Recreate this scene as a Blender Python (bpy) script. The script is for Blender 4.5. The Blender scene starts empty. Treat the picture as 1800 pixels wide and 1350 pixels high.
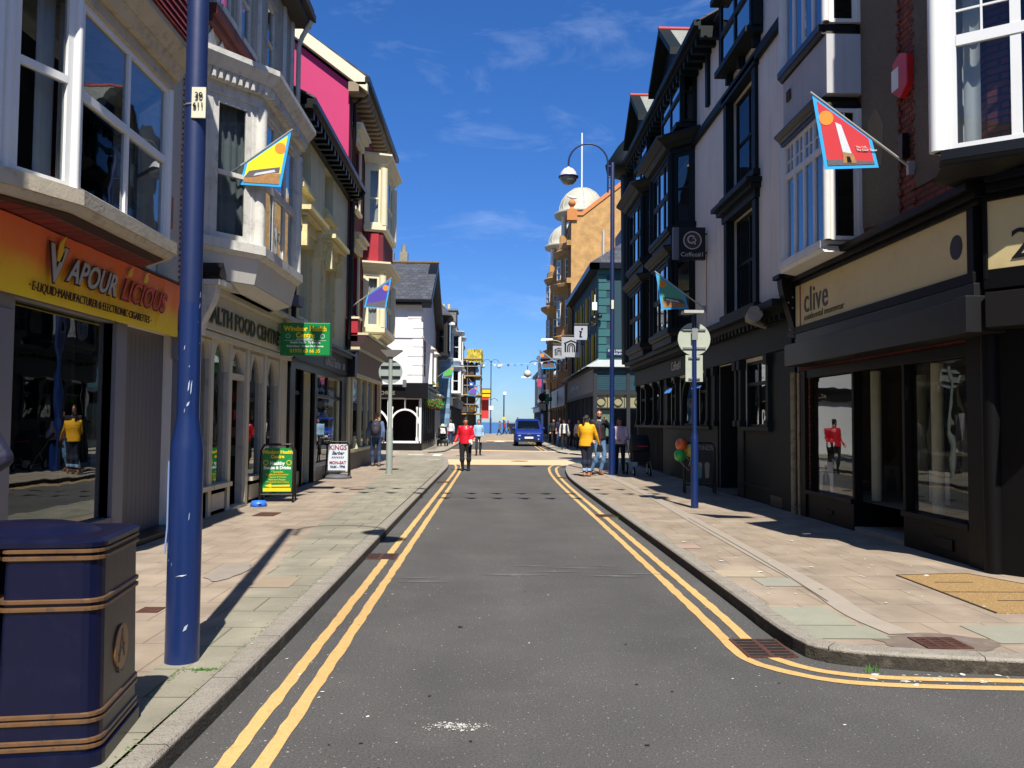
import bpy, bmesh, math, random
from mathutils import Vector, Matrix
random.seed(7)
R = math.radians
scn = bpy.context.scene
COL = scn.collection

# ---------------------------------------------------------------- camera
cam_d = bpy.data.cameras.new('camera'); cam = bpy.data.objects.new('camera', cam_d)
COL.objects.link(cam); scn.camera = cam
cam_d.lens = 29.6; cam_d.sensor_width = 36; cam_d.clip_end = 30000; cam_d.clip_start = .05
pitch, yaw, roll = R(2.6026), R(1.3329), R(.45)
fw = Vector((math.sin(yaw)*math.cos(pitch), math.cos(yaw)*math.cos(pitch), math.sin(pitch)))
rt = Vector((math.cos(yaw), -math.sin(yaw), 0)); up = rt.cross(fw)
r2 = rt*math.cos(roll) + up*math.sin(roll); u2 = up*math.cos(roll) - rt*math.sin(roll)
cam.matrix_world = Matrix((( r2.x, u2.x, -fw.x, 0), (r2.y, u2.y, -fw.y, 0), (r2.z, u2.z, -fw.z, 1.55), (0, 0, 0, 1)))

# ---------------------------------------------------------------- sky and sun
EL, AZ = R(54), R(7.7)
w = bpy.data.worlds.new('World'); scn.world = w; w.use_nodes = True
nt = w.node_tree; nt.nodes.clear()
def N(nt, t, **k):
    n = nt.nodes.new(t)
    for a, b in k.items(): setattr(n, a, b)
    return n
sky = N(nt, 'ShaderNodeTexSky'); sky.sky_type = 'NISHITA'; sky.sun_disc = False
sky.sun_elevation = EL; sky.sun_rotation = math.pi - AZ; sky.air_density = 1.0; sky.dust_density = .1; sky.ozone_density = 4.0
hs = N(nt, 'ShaderNodeHueSaturation'); hs.inputs['Saturation'].default_value = 1.22; hs.inputs['Value'].default_value = 1.0
nt.links.new(sky.outputs[0], hs.inputs['Color'])
tc = N(nt, 'ShaderNodeTexCoord'); mp = N(nt, 'ShaderNodeMapping'); mp.inputs['Scale'].default_value = (2.6, 1.2, 8); mp.inputs['Location'].default_value = (3.7, 1, .7)
mp.inputs['Rotation'].default_value = (0, R(8), 0)
nt.links.new(tc.outputs['Generated'], mp.inputs[0])
n1 = N(nt, 'ShaderNodeTexNoise'); n1.inputs['Scale'].default_value = 2.6; n1.inputs['Detail'].default_value = 9; n1.inputs['Roughness'].default_value = .62
n1.inputs['Distortion'].default_value = .5
nt.links.new(mp.outputs[0], n1.inputs['Vector'])
cr = N(nt, 'ShaderNodeValToRGB'); cr.color_ramp.elements[0].position = .55; cr.color_ramp.elements[0].color = (0, 0, 0, 1)
cr.color_ramp.elements[1].position = .86; cr.color_ramp.elements[1].color = (.2, .2, .2, 1)
nt.links.new(n1.outputs['Fac'], cr.inputs[0])
mx = N(nt, 'ShaderNodeMix', data_type='RGBA'); mx.inputs[7].default_value = (6.5, 7.4, 9, 1)
sz = N(nt, 'ShaderNodeSeparateXYZ'); nt.links.new(tc.outputs['Generated'], sz.inputs[0])
ct = N(nt, 'ShaderNodeValToRGB'); ct.color_ramp.elements[0].position = 0; ct.color_ramp.elements[0].color = (.40, .56, .86, 1)
ct.color_ramp.elements[1].position = .55; ct.color_ramp.elements[1].color = (.60, .74, 1.0, 1)
e3 = ct.color_ramp.elements.new(.85); e3.color = (.95, .90, .86, 1)
nt.links.new(sz.outputs[2], ct.inputs[0])
tm = N(nt, 'ShaderNodeMix', data_type='RGBA', blend_type='MULTIPLY'); tm.inputs[0].default_value = 1
nt.links.new(hs.outputs[0], tm.inputs[6]); nt.links.new(ct.outputs[0], tm.inputs[7])
nt.links.new(cr.outputs[0], mx.inputs[0]); nt.links.new(tm.outputs[2], mx.inputs[6])
bg = N(nt, 'ShaderNodeBackground'); bg.inputs['Strength'].default_value = .092
nt.links.new(mx.outputs[2], bg.inputs[0])
wo = N(nt, 'ShaderNodeOutputWorld'); nt.links.new(bg.outputs[0], wo.inputs[0])
sun_d = bpy.data.lights.new('sun', 'SUN'); sun_d.energy = 4.7; sun_d.angle = R(.5); sun_d.color = (1, .95, .87)
sun = bpy.data.objects.new('sun', sun_d); COL.objects.link(sun)
sun.rotation_euler = Vector((-math.sin(AZ)*math.cos(EL), math.cos(AZ)*math.cos(EL), -math.sin(EL))).to_track_quat('-Z', 'Y').to_euler()
scn.view_settings.view_transform = 'Standard'; scn.view_settings.look = 'None'
scn.view_settings.exposure = .7; scn.view_settings.gamma = 1

# ---------------------------------------------------------------- materials
def c(h, k=1.0):
    h = h.lstrip('#'); o = []
    for i in (0, 2, 4):
        v = int(h[i:i+2], 16)/255
        o.append((v/12.92 if v <= .04045 else ((v+.055)/1.055)**2.4)*k)
    return tuple(o)
MC = {}
def mat(name, col, rough=.7, var=.12, scale=6, bump=0, bscale=40, metal=0, coat=0, streak=0, spec=.5, dirt=None, speck=None, trans=0):
    """plain procedural surface: two noises for uneven colour, optional vertical streaks, dirt blotches, specks and bump"""
    if name in MC: return MC[name]
    m = bpy.data.materials.new(name); m.use_nodes = True; t = m.node_tree; b = t.nodes['Principled BSDF']
    col = c(col) if isinstance(col, str) else col
    L = t.links.new
    tc = N(t, 'ShaderNodeTexCoord')
    n = N(t, 'ShaderNodeTexNoise'); n.inputs['Scale'].default_value = scale; n.inputs['Detail'].default_value = 7
    L(tc.outputs['Object'], n.inputs['Vector'])
    mixn = N(t, 'ShaderNodeMix', data_type='RGBA')
    mixn.inputs[6].default_value = tuple(x*(1-var*1.6) for x in col)+(1,)
    mixn.inputs[7].default_value = tuple(min(1, x*(1+var*1.6)) for x in col)+(1,)
    L(n.outputs['Fac'], mixn.inputs[0]); out = mixn.outputs[2]
    if streak:
        mp = N(t, 'ShaderNodeMapping'); mp.inputs['Scale'].default_value = (7, 7, .5); L(tc.outputs['Object'], mp.inputs[0])
        n2 = N(t, 'ShaderNodeTexNoise'); n2.inputs['Scale'].default_value = 1.3; n2.inputs['Detail'].default_value = 6; L(mp.outputs[0], n2.inputs['Vector'])
        r = N(t, 'ShaderNodeMapRange'); r.inputs[1].default_value = .5; r.inputs[2].default_value = .78; r.inputs[3].default_value = 0; r.inputs[4].default_value = streak
        L(n2.outputs['Fac'], r.inputs[0])
        x = N(t, 'ShaderNodeMix', data_type='RGBA'); x.inputs[7].default_value = tuple(v*.35 for v in col)+(1,)
        L(r.outputs[0], x.inputs[0]); L(out, x.inputs[6]); out = x.outputs[2]
    if dirt:
        dc, amt, ds = dirt
        n3 = N(t, 'ShaderNodeTexNoise'); n3.inputs['Scale'].default_value = ds; n3.inputs['Detail'].default_value = 8; n3.inputs['Roughness'].default_value = .7
        L(tc.outputs['Object'], n3.inputs['Vector'])
        r = N(t, 'ShaderNodeMapRange'); r.inputs[1].default_value = .52; r.inputs[2].default_value = .7; r.inputs[4].default_value = amt; L(n3.outputs['Fac'], r.inputs[0])
        x = N(t, 'ShaderNodeMix', data_type='RGBA'); x.inputs[7].default_value = (c(dc) if isinstance(dc, str) else dc)+(1,)
        L(r.outputs[0], x.inputs[0]); L(out, x.inputs[6]); out = x.outputs[2]
    if speck:
        sc_, ss, th = speck
        v = N(t, 'ShaderNodeTexVoronoi'); v.inputs['Scale'].default_value = ss; L(tc.outputs['Object'], v.inputs['Vector'])
        r = N(t, 'ShaderNodeMapRange'); r.inputs[1].default_value = th; r.inputs[2].default_value = th*.6; L(v.outputs['Distance'], r.inputs[0])
        w1 = N(t, 'ShaderNodeSeparateColor'); L(v.outputs['Color'], w1.inputs[0])
        g = N(t, 'ShaderNodeMath', operation='GREATER_THAN'); g.inputs[1].default_value = .6; L(w1.outputs[0], g.inputs[0])
        mu = N(t, 'ShaderNodeMath', operation='MULTIPLY'); L(r.outputs[0], mu.inputs[0]); L(g.outputs[0], mu.inputs[1])
        x = N(t, 'ShaderNodeMix', data_type='RGBA'); x.inputs[7].default_value = c(sc_)+(1,)
        L(mu.outputs[0], x.inputs[0]); L(out, x.inputs[6]); out = x.outputs[2]
    L(out, b.inputs['Base Color'])
    b.inputs['Roughness'].default_value = rough; b.inputs['Metallic'].default_value = metal
    b.inputs['Specular IOR Level'].default_value = spec
    if coat: b.inputs['Coat Weight'].default_value = coat; b.inputs['Coat Roughness'].default_value = .12
    if bump:
        nb = N(t, 'ShaderNodeTexNoise'); nb.inputs['Scale'].default_value = bscale; nb.inputs['Detail'].default_value = 6; L(tc.outputs['Object'], nb.inputs['Vector'])
        bu = N(t, 'ShaderNodeBump'); bu.inputs['Strength'].default_value = bump; bu.inputs['Distance'].default_value = .02
        L(nb.outputs['Fac'], bu.inputs['Height']); L(bu.outputs[0], b.inputs['Normal'])
    MC[name] = m; return m

def brick(name, c1, c2, mortar, axis='y', bw=.225, bh=.075, ms=.012, rough=.85, bump=.5, off=.5, var=.0, bias=0, z=True, dirt=None):
    """brick / slate / slab pattern in real metres; axis = horizontal direction the courses run along ('y','x' walls, 'g' ground)"""
    if name in MC: return MC[name]
    m = bpy.data.materials.new(name); m.use_nodes = True; t = m.node_tree; b = t.nodes['Principled BSDF']; L = t.links.new
    tc = N(t, 'ShaderNodeTexCoord'); s = N(t, 'ShaderNodeSeparateXYZ'); L(tc.outputs['Object'], s.inputs[0])
    cb = N(t, 'ShaderNodeCombineXYZ')
    if axis == 'y': L(s.outputs[1], cb.inputs[0]); L(s.outputs[2], cb.inputs[1])
    elif axis == 'x': L(s.outputs[0], cb.inputs[0]); L(s.outputs[2], cb.inputs[1])
    else: L(s.outputs[0], cb.inputs[0]); L(s.outputs[1], cb.inputs[1])
    bt = N(t, 'ShaderNodeTexBrick'); bt.offset = off
    for k, v in (('Scale', 1), ('Brick Width', bw), ('Row Height', bh), ('Mortar Size', ms), ('Mortar Smooth', .15), ('Bias', bias)): bt.inputs[k].default_value = v
    bt.inputs['Color1'].default_value = c(c1)+(1,); bt.inputs['Color2'].default_value = c(c2)+(1,); bt.inputs['Mortar'].default_value = c(mortar)+(1,)
    L(cb.outputs[0], bt.inputs['Vector'])
    n = N(t, 'ShaderNodeTexNoise'); n.inputs['Scale'].default_value = 2.2; n.inputs['Detail'].default_value = 9; L(tc.outputs['Object'], n.inputs['Vector'])
    r = N(t, 'ShaderNodeMapRange'); r.inputs[1].default_value = .3; r.inputs[2].default_value = .7; r.inputs[3].default_value = .78; r.inputs[4].default_value = 1.18; L(n.outputs['Fac'], r.inputs[0])
    x = N(t, 'ShaderNodeMix', data_type='RGBA', blend_type='MULTIPLY'); x.inputs[0].default_value = 1
    L(bt.outputs['Color'], x.inputs[6]); L(r.outputs[0], x.inputs[7]); out = x.outputs[2]
    if dirt:
        n3 = N(t, 'ShaderNodeTexNoise'); n3.inputs['Scale'].default_value = dirt[2]; n3.inputs['Detail'].default_value = 9; L(tc.outputs['Object'], n3.inputs['Vector'])
        r3 = N(t, 'ShaderNodeMapRange'); r3.inputs[1].default_value = .55; r3.inputs[2].default_value = .72; r3.inputs[4].default_value = dirt[1]; L(n3.outputs['Fac'], r3.inputs[0])
        x3 = N(t, 'ShaderNodeMix', data_type='RGBA'); x3.inputs[7].default_value = c(dirt[0])+(1,); L(r3.outputs[0], x3.inputs[0]); L(out, x3.inputs[6]); out = x3.outputs[2]
    L(out, b.inputs['Base Color']); b.inputs['Roughness'].default_value = rough
    nb = N(t, 'ShaderNodeTexNoise'); nb.inputs['Scale'].default_value = 60; nb.inputs['Detail'].default_value = 4; L(tc.outputs['Object'], nb.inputs['Vector'])
    sm = N(t, 'ShaderNodeMath', operation='MULTIPLY_ADD'); sm.inputs[1].default_value = .25; L(nb.outputs['Fac'], sm.inputs[0])
    iv = N(t, 'ShaderNodeMath', operation='SUBTRACT'); iv.inputs[0].default_value = 1; L(bt.outputs['Fac'], iv.inputs[1]); L(iv.outputs[0], sm.inputs[2])
    bu = N(t, 'ShaderNodeBump'); bu.inputs['Strength'].default_value = bump; bu.inputs['Distance'].default_value = .012
    L(sm.outputs[0], bu.inputs['Height']); L(bu.outputs[0], b.inputs['Normal'])
    MC[name] = m; return m

def glass(name, tint=(.62, .66, .68), k=1.5, base=.05):
    """window glass: clear body tinted, mirror reflection growing towards grazing angles"""
    if name in MC: return MC[name]
    m = bpy.data.materials.new(name); m.use_nodes = True; t = m.node_tree; t.nodes.clear(); L = t.links.new
    g = N(t, 'ShaderNodeNewGeometry'); d = N(t, 'ShaderNodeVectorMath', operation='DOT_PRODUCT'); L(g.outputs['Normal'], d.inputs[0]); L(g.outputs['Incoming'], d.inputs[1])
    a = N(t, 'ShaderNodeMath', operation='ABSOLUTE'); L(d.outputs['Value'], a.inputs[0])
    o = N(t, 'ShaderNodeMath', operation='SUBTRACT'); o.inputs[0].default_value = 1; L(a.outputs[0], o.inputs[1])
    p = N(t, 'ShaderNodeMath', operation='POWER'); p.inputs[1].default_value = 4; L(o.outputs[0], p.inputs[0])
    ma = N(t, 'ShaderNodeMath', operation='MULTIPLY_ADD', use_clamp=True); ma.inputs[1].default_value = k; ma.inputs[2].default_value = base; L(p.outputs[0], ma.inputs[0])
    tc = N(t, 'ShaderNodeTexCoord'); nb = N(t, 'ShaderNodeTexNoise'); nb.inputs['Scale'].default_value = 1.3; L(tc.outputs['Object'], nb.inputs['Vector'])
    bu = N(t, 'ShaderNodeBump'); bu.inputs['Strength'].default_value = .06; bu.inputs['Distance'].default_value = .05; L(nb.outputs['Fac'], bu.inputs['Height'])
    tr = N(t, 'ShaderNodeBsdfTransparent'); tr.inputs[0].default_value = tint+(1,)
    gl = N(t, 'ShaderNodeBsdfGlossy'); gl.inputs['Roughness'].default_value = .0; gl.inputs['Color'].default_value = (.85, .9, .92, 1); L(bu.outputs[0], gl.inputs['Normal'])
    ms = N(t, 'ShaderNodeMixShader'); L(ma.outputs[0], ms.inputs[0]); L(tr.outputs[0], ms.inputs[1]); L(gl.outputs[0], ms.inputs[2])
    ou = N(t, 'ShaderNodeOutputMaterial'); L(ms.outputs[0], ou.inputs[0]); MC[name] = m; return m

def ramp_mat(name, stops, lo, hi, rough=.5, axis=2):
    if name in MC: return MC[name]
    m = bpy.data.materials.new(name); m.use_nodes = True; t = m.node_tree; b = t.nodes['Principled BSDF']; L = t.links.new
    tc = N(t, 'ShaderNodeTexCoord'); s = N(t, 'ShaderNodeSeparateXYZ'); L(tc.outputs['Object'], s.inputs[0])
    n = N(t, 'ShaderNodeTexNoise'); n.inputs['Scale'].default_value = 2; L(tc.outputs['Object'], n.inputs['Vector'])
    a = N(t, 'ShaderNodeMath', operation='MULTIPLY_ADD'); a.inputs[1].default_value = (hi-lo)*.35; L(n.outputs['Fac'], a.inputs[0]); L(s.outputs[axis], a.inputs[2])
    r = N(t, 'ShaderNodeMapRange'); r.inputs[1].default_value = lo+(hi-lo)*.17; r.inputs[2].default_value = hi+(hi-lo)*.17; L(a.outputs[0], r.inputs[0])
    cr = N(t, 'ShaderNodeValToRGB')
    while len(cr.color_ramp.elements) < len(stops): cr.color_ramp.elements.new(.5)
    for e, (p, h) in zip(cr.color_ramp.elements, stops): e.position = p; e.color = c(h)+(1,)
    L(r.outputs[0], cr.inputs[0]); L(cr.outputs[0], b.inputs['Base Color']); b.inputs['Roughness'].default_value = rough
    MC[name] = m; return m

WHITE = mat('white_paint', '#d9d8d2', .45, .06, 3, streak=.18, bump=.05, bscale=20)
PVC = mat('white_upvc', '#e4e4e0', .3, .03, 2)
OLDW = mat('weathered_white_paint', '#cfccc2', .6, .1, 4, streak=.35, bump=.15, bscale=25, dirt=('#6b675c', .5, 5))
RENDER_W = mat('white_render', '#e4ddd0', .85, .07, 1.6, bump=.35, bscale=60, streak=.25)
PEBBLE = mat('grey_pebbledash', '#6d6356', .95, .2, 30, bump=.9, bscale=120, dirt=('#7a7166', .4, 2))
CREAM = mat('cream_paint', '#c6bd98', .6, .06, 3, streak=.15, bump=.05)
CREAM2 = mat('pale_cream_paint', '#d8cfae', .55, .06, 3, streak=.12)
CRIM = mat('crimson_render', '#651221', .75, .08, 2, bump=.12)
PINK = mat('pink_render', '#b82c5f', .75, .05, 1.5, bump=.1, streak=.1)
BLK = mat('black_gloss_paint', '#0c0c0c', .35, .15, 4, bump=.05)
BLKM = mat('black_matt', '#101011', .8, .2, 5)
DGRN = mat('dark_green_grey_paint', '#131b1c', .55, .12, 4, bump=.08, spec=.2)
DGRN2 = mat('dark_grey_green_panel', '#191f1e', .6, .12, 2, spec=.2)
GREY = mat('mid_grey_panel', '#66656b', .55, .06, 2)
LGREY = mat('pale_grey_paint', '#8e8d92', .5, .06, 2)
BROWN = mat('oxblood_paint', '#4a2420', .6, .1, 4)
STONE = mat('weathered_stone', '#8f8874', .85, .15, 6, bump=.35, bscale=30, dirt=('#55503f', .6, 5))
SHOPC = mat('taupe_timber_paint', '#c4bba6', .5, .06, 3, streak=.1)
SLATE = brick('slate_tiles_x', '#4b4e55', '#3a3d44', '#26282c', 'x', .3, .2, .01, .7, .5, dirt=('#7d6b3c', .25, 3))
SLATEY = brick('slate_tiles_y', '#4b4e55', '#3a3d44', '#26282c', 'y', .3, .2, .01, .7, .5)
BRK = brick('red_brick_y', '#8f4230', '#743325', '#3d2c26', 'y', bump=.6)
BRKX = brick('red_brick_x', '#7a3526', '#652a1e', '#4d3a30', 'x', bump=.6)
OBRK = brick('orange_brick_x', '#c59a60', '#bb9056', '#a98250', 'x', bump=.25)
OBRKY = brick('shaded_orange_brick_y', '#a98250', '#9a7446', '#8a6a42', 'y', bump=.25)  # darker copy for the street side, its shade put into the brick colours
SAND = mat('orange_sandstone', '#a8814f', .8, .12, 4, bump=.2, dirt=('#5b4128', .5, 3))
REDT = brick('red_clay_tiles', '#7d1f1c', '#66181a', '#2c0c0d', 'y', .17, .11, .014, .6, 1)
GLASS = glass('window_glass'); DGLASS = glass('dark_window_glass', (.22, .24, .26), 1.7, .07)
SGLASS = glass('shop_glass', (.8, .83, .82), 1.05, .05)
CURT = mat('grey_net_curtain', '#7f8683', .9, .1, 5); WCURT = mat('white_curtain', '#c9cbc8', .9, .1, 5); BREFL = mat('blue_pane_reflection', '#5f86c9', .9, .08, 3)
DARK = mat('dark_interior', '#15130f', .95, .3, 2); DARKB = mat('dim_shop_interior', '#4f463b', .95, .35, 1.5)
FLOORI = mat('shop_floor', '#6f6150', .8, .2, 3)
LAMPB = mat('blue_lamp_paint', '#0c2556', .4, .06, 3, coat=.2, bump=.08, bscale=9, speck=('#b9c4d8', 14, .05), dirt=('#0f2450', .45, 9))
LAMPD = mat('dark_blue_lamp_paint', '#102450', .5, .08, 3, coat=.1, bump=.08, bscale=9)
NAVY = mat('navy_bin_paint', '#060b29', .35, .12, 4, bump=.05, bscale=14, dirt=('#151b33', .5, 9), spec=.3)
GOLD = mat('worn_gold_paint', '#6e5136', .4, .2, 10, metal=.3, dirt=('#34343c', .8, 18))
GALV = mat('galvanised_steel', '#8d9290', .5, .1, 8, metal=.4)
SIGNBK = mat('grey_sign_back', '#8f9a96', .5, .07, 3)
TYRE = mat('tyre_rubber', '#151515', .9); SKIN = mat('skin', '#c08a6b', .55, .06, 9)
PIPEB = BLK
def flat(name, col, rough=.5, **k): return mat(name, col, rough, .04, 4, **k)

# ---------------------------------------------------------------- geometry helpers
class Fr:
    def __init__(s, o, u, n):
        s.o = Vector(o); s.u = Vector(u).normalized(); s.n = Vector(n).normalized()
        s.flip = s.u.cross(Vector((0, 0, 1))).dot(s.n) < 0
    def p(s, u, v, w=0): return s.o + s.u*u + Vector((0, 0, v)) + s.n*w
LF = Fr((-4.25, 0, 0), (0, 1, 0), (1, 0, 0)); RF = Fr((5, 0, 0), (0, 1, 0), (-1, 0, 0))
XF = lambda y: Fr((0, y, 0), (1, 0, 0), (0, -1, 0))       # a face looking back down the street, u = X
LF2 = Fr((-3.6, 0, 0), (0, 1, 0), (1, 0, 0))
W0 = Fr((0, 0, 0), (1, 0, 0), (0, -1, 0))

def origin(o):
    v = Vector((0, 0, 0))
    while o is not None: v = v + o.location; o = o.parent
    return v

class MB:
    def __init__(s): s.v = []; s.f = []; s.m = []; s.s = []
    def add(s, vs, fs, m=0, smooth=False):
        b = len(s.v); s.v += [Vector(x) for x in vs]
        for f in fs: s.f.append([b+i for i in f]); s.m.append(m); s.s.append(smooth)
        return s
    def box(s, F, u0, u1, v0, v1, w0, w1, m=0):
        P = [F.p(u, v, w_) for w_ in (w0, w1) for v in (v0, v1) for u in (u0, u1)]
        return s.add(P, [(0, 1, 3, 2), (4, 6, 7, 5), (0, 4, 5, 1), (2, 3, 7, 6), (0, 2, 6, 4), (1, 5, 7, 3)], m)
    def wb(s, x0, x1, y0, y1, z0, z1, m=0):
        P = [(x, y, z) for z in (z0, z1) for y in (y0, y1) for x in (x0, x1)]
        return s.add(P, [(0, 2, 3, 1), (4, 5, 7, 6), (0, 1, 5, 4), (2, 6, 7, 3), (0, 4, 6, 2), (1, 3, 7, 5)], m)
    def quad(s, pts, m=0): return s.add(pts, [tuple(range(len(pts)))], m)
    def prism(s, F, pts, w0, w1, m=0):                     # outline in the face plane, given thickness
        n = len(pts); A = [F.p(u, v, w0) for u, v in pts]; B = [F.p(u, v, w1) for u, v in pts]
        return s.add(A+B, [tuple(range(n))[::-1], tuple(range(n, 2*n))] + [(i, (i+1) % n, n+(i+1) % n, n+i) for i in range(n)], m)
    def xy(s, pts, z0, z1, m=0):                           # plan outline between two heights
        n = len(pts)
        return s.add([(x, y, z0) for x, y in pts]+[(x, y, z1) for x, y in pts], [tuple(range(n))[::-1], tuple(range(n, 2*n))] + [(i, (i+1) % n, n+(i+1) % n, n+i) for i in range(n)], m)
    def loft(s, rings, m=0, cap=True, smooth=False, closed=True):
        n = len(rings[0]); vs = [p for r_ in rings for p in r_]; fs = []
        for k in range(len(rings)-1):
            for i in range(n if closed else n-1):
                j = (i+1) % n; fs.append((k*n+i, k*n+j, (k+1)*n+j, (k+1)*n+i))
        s.add(vs, fs, m, smooth)
        if cap: s.add(rings[0], [tuple(range(n))[::-1]], m); s.add(rings[-1], [tuple(range(n))], m)
        return s
    def tube(s, path, r, n=8, m=0, cap=True):
        path = [Vector(p) for p in path]; rs = r if isinstance(r, (list, tuple)) else [r]*len(path); rings = []
        ref = None
        for i, p in enumerate(path):
            d = (path[min(i+1, len(path)-1)]-path[max(i-1, 0)]).normalized()
            if ref is None:
                ref = Vector((0, 0, 1)) if abs(d.z) < .9 else Vector((0, 1, 0))
            a = (ref - d*ref.dot(d)).normalized(); ref = a; b = d.cross(a)
            rings.append([p + (a*math.cos(2*math.pi*k/n) + b*math.sin(2*math.pi*k/n))*rs[i] for k in range(n)])
        return s.loft(rings, m, cap, True)
    def lathe(s, cx, cy, prof, n=16, m=0, a0=0, a1=360, smooth=True):
        full = abs(a1-a0) >= 360; k = n if full else n+1
        rings = [[(cx+r_*math.cos(R(a0+(a1-a0)*i/n)), cy+r_*math.sin(R(a0+(a1-a0)*i/n)), z) for i in range(k)] for r_, z in prof]
        return s.loft(rings, m, full, smooth, full)
    def ball(s, ct, r, m=0, n=12):
        rx, ry, rz = r if isinstance(r, (tuple, list)) else (r, r, r)
        rings = []
        for k in range(n//2+1):
            t = math.pi*k/(n//2); q = max(math.sin(t), .02)
            rings.append([(ct[0]+rx*q*math.cos(2*math.pi*i/n), ct[1]+ry*q*math.sin(2*math.pi*i/n), ct[2]-rz*math.cos(t)) for i in range(n)])
        return s.loft(rings, m, True, True)
    def disc(s, F, u, v, r, w0, w1, m=0, n=20, ry=None):
        return s.prism(F, [(u+r*math.cos(2*math.pi*i/n), v+(ry or r)*math.sin(2*math.pi*i/n)) for i in range(n)], w0, w1, m)
    def ring(s, F, u, v, r0, r1, w0, w1, m=0, n=20, a0=0, a1=360):
        for i in range(n):
            t0, t1 = R(a0+(a1-a0)*i/n), R(a0+(a1-a0)*(i+1)/n)
            s.prism(F, [(u+r0*math.cos(t0), v+r0*math.sin(t0)), (u+r1*math.cos(t0), v+r1*math.sin(t0)), (u+r1*math.cos(t1), v+r1*math.sin(t1)), (u+r0*math.cos(t1), v+r0*math.sin(t1))], w0, w1, m)
        return s
    def build(s, name, mats, parent=None, recalc=True, bevel=0, at=None):
        o0 = origin(parent) if parent is not None else Vector(at or (0, 0, 0))
        me = bpy.data.meshes.new(name); me.from_pydata([tuple(v-o0) for v in s.v], [], s.f)
        mats = mats if isinstance(mats, (list, tuple)) else [mats]
        for q in mats: me.materials.append(q)
        for i, p in enumerate(me.polygons): p.material_index = s.m[i]; p.use_smooth = s.s[i]
        if recalc:
            bm = bmesh.new(); bm.from_mesh(me); bmesh.ops.recalc_face_normals(bm, faces=bm.faces); bm.to_mesh(me); bm.free()
        o = bpy.data.objects.new(name, me); COL.objects.link(o)
        if parent is not None: o.parent = parent
        else: o.location = o0
        if bevel:
            b = o.modifiers.new('b', 'BEVEL'); b.width = bevel; b.segments = 2; b.limit_method = 'ANGLE'; b.angle_limit = R(40)
        return o

def thing(name, label, cat, loc=(0, 0, 0), group=None):
    o = bpy.data.objects.new(name, None); COL.objects.link(o); o.location = loc; o.empty_display_size = .2
    o['label'] = label; o['category'] = cat
    if group: o['group'] = group
    return o
def tag(o, label, cat, group=None):
    o['label'] = label; o['category'] = cat
    if group: o['group'] = group
    return o
def struct(o): o['kind'] = 'structure'; return o
def dup(root, loc, label=None, rotz=None):
    r = root.copy(); COL.objects.link(r); r.location = loc
    if rotz is not None: r.rotation_euler = (0, 0, rotz)
    if label: r['label'] = label
    for ch in list(root.children):
        q = ch.copy(); COL.objects.link(q); q.parent = r
        for g in ch.children:
            d = g.copy(); COL.objects.link(d); d.parent = q
    return r

def text(s_, F, u, v, w_, size, m, parent, name='lettering', ext=.004, shear=0, sx=1, offset=0, align='LEFT', spacing=1, slope=0):
    cu = bpy.data.curves.new(name, 'FONT'); cu.body = s_; cu.size = size; cu.extrude = ext; cu.shear = shear; cu.offset = offset
    cu.align_x = align; cu.space_character = spacing; cu.resolution_u = 3
    ob = bpy.data.objects.new('t', cu); COL.objects.link(ob)
    dg = bpy.context.evaluated_depsgraph_get(); me = bpy.data.meshes.new_from_object(ob.evaluated_get(dg))
    bpy.data.objects.remove(ob)
    o0 = origin(parent); sg = -1 if F.flip else 1
    for q in me.vertices:
        x, y, z = q.co; P = F.p(u+sg*x*sx, v+y+slope*x*sx, w_+z+ext); q.co = P-o0
    me.materials.clear(); me.materials.append(m); me.name = name
    o = bpy.data.objects.new(name, me); COL.objects.link(o); o.parent = parent; return o

def wall_grid(mb, F, u0, u1, v0, v1, holes, depth=.15, m=0, w=0):
    us = sorted({u0, u1, *[x for h in holes for x in h[:2] if u0 < x < u1]}); vs = sorted({v0, v1, *[x for h in holes for x in h[2:4] if v0 < x < v1]})
    for a, b in zip(us, us[1:]):
        run = None
        for e, f in zip(vs, vs[1:]):
            cu_, cv = (a+b)/2, (e+f)/2
            solid = not any(h[0] < cu_ < h[1] and h[2] < cv < h[3] for h in holes)
            if solid: run = (run[0], f) if run else (e, f)
            if (not solid or f == vs[-1]) and run: mb.quad([F.p(a, run[0], w), F.p(b, run[0], w), F.p(b, run[1], w), F.p(a, run[1], w)], m); run = None
    for h in holes:
        a, b, e, f = h[:4]; d = -(h[4] if len(h) > 4 else depth)+w
        for (p, q) in (((a, e), (b, e)), ((b, e), (b, f)), ((b, f), (a, f)), ((a, f), (a, e))):
            mb.quad([F.p(p[0], p[1], w), F.p(q[0], q[1], w), F.p(q[0], q[1], d), F.p(p[0], p[1], d)], m)

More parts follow.
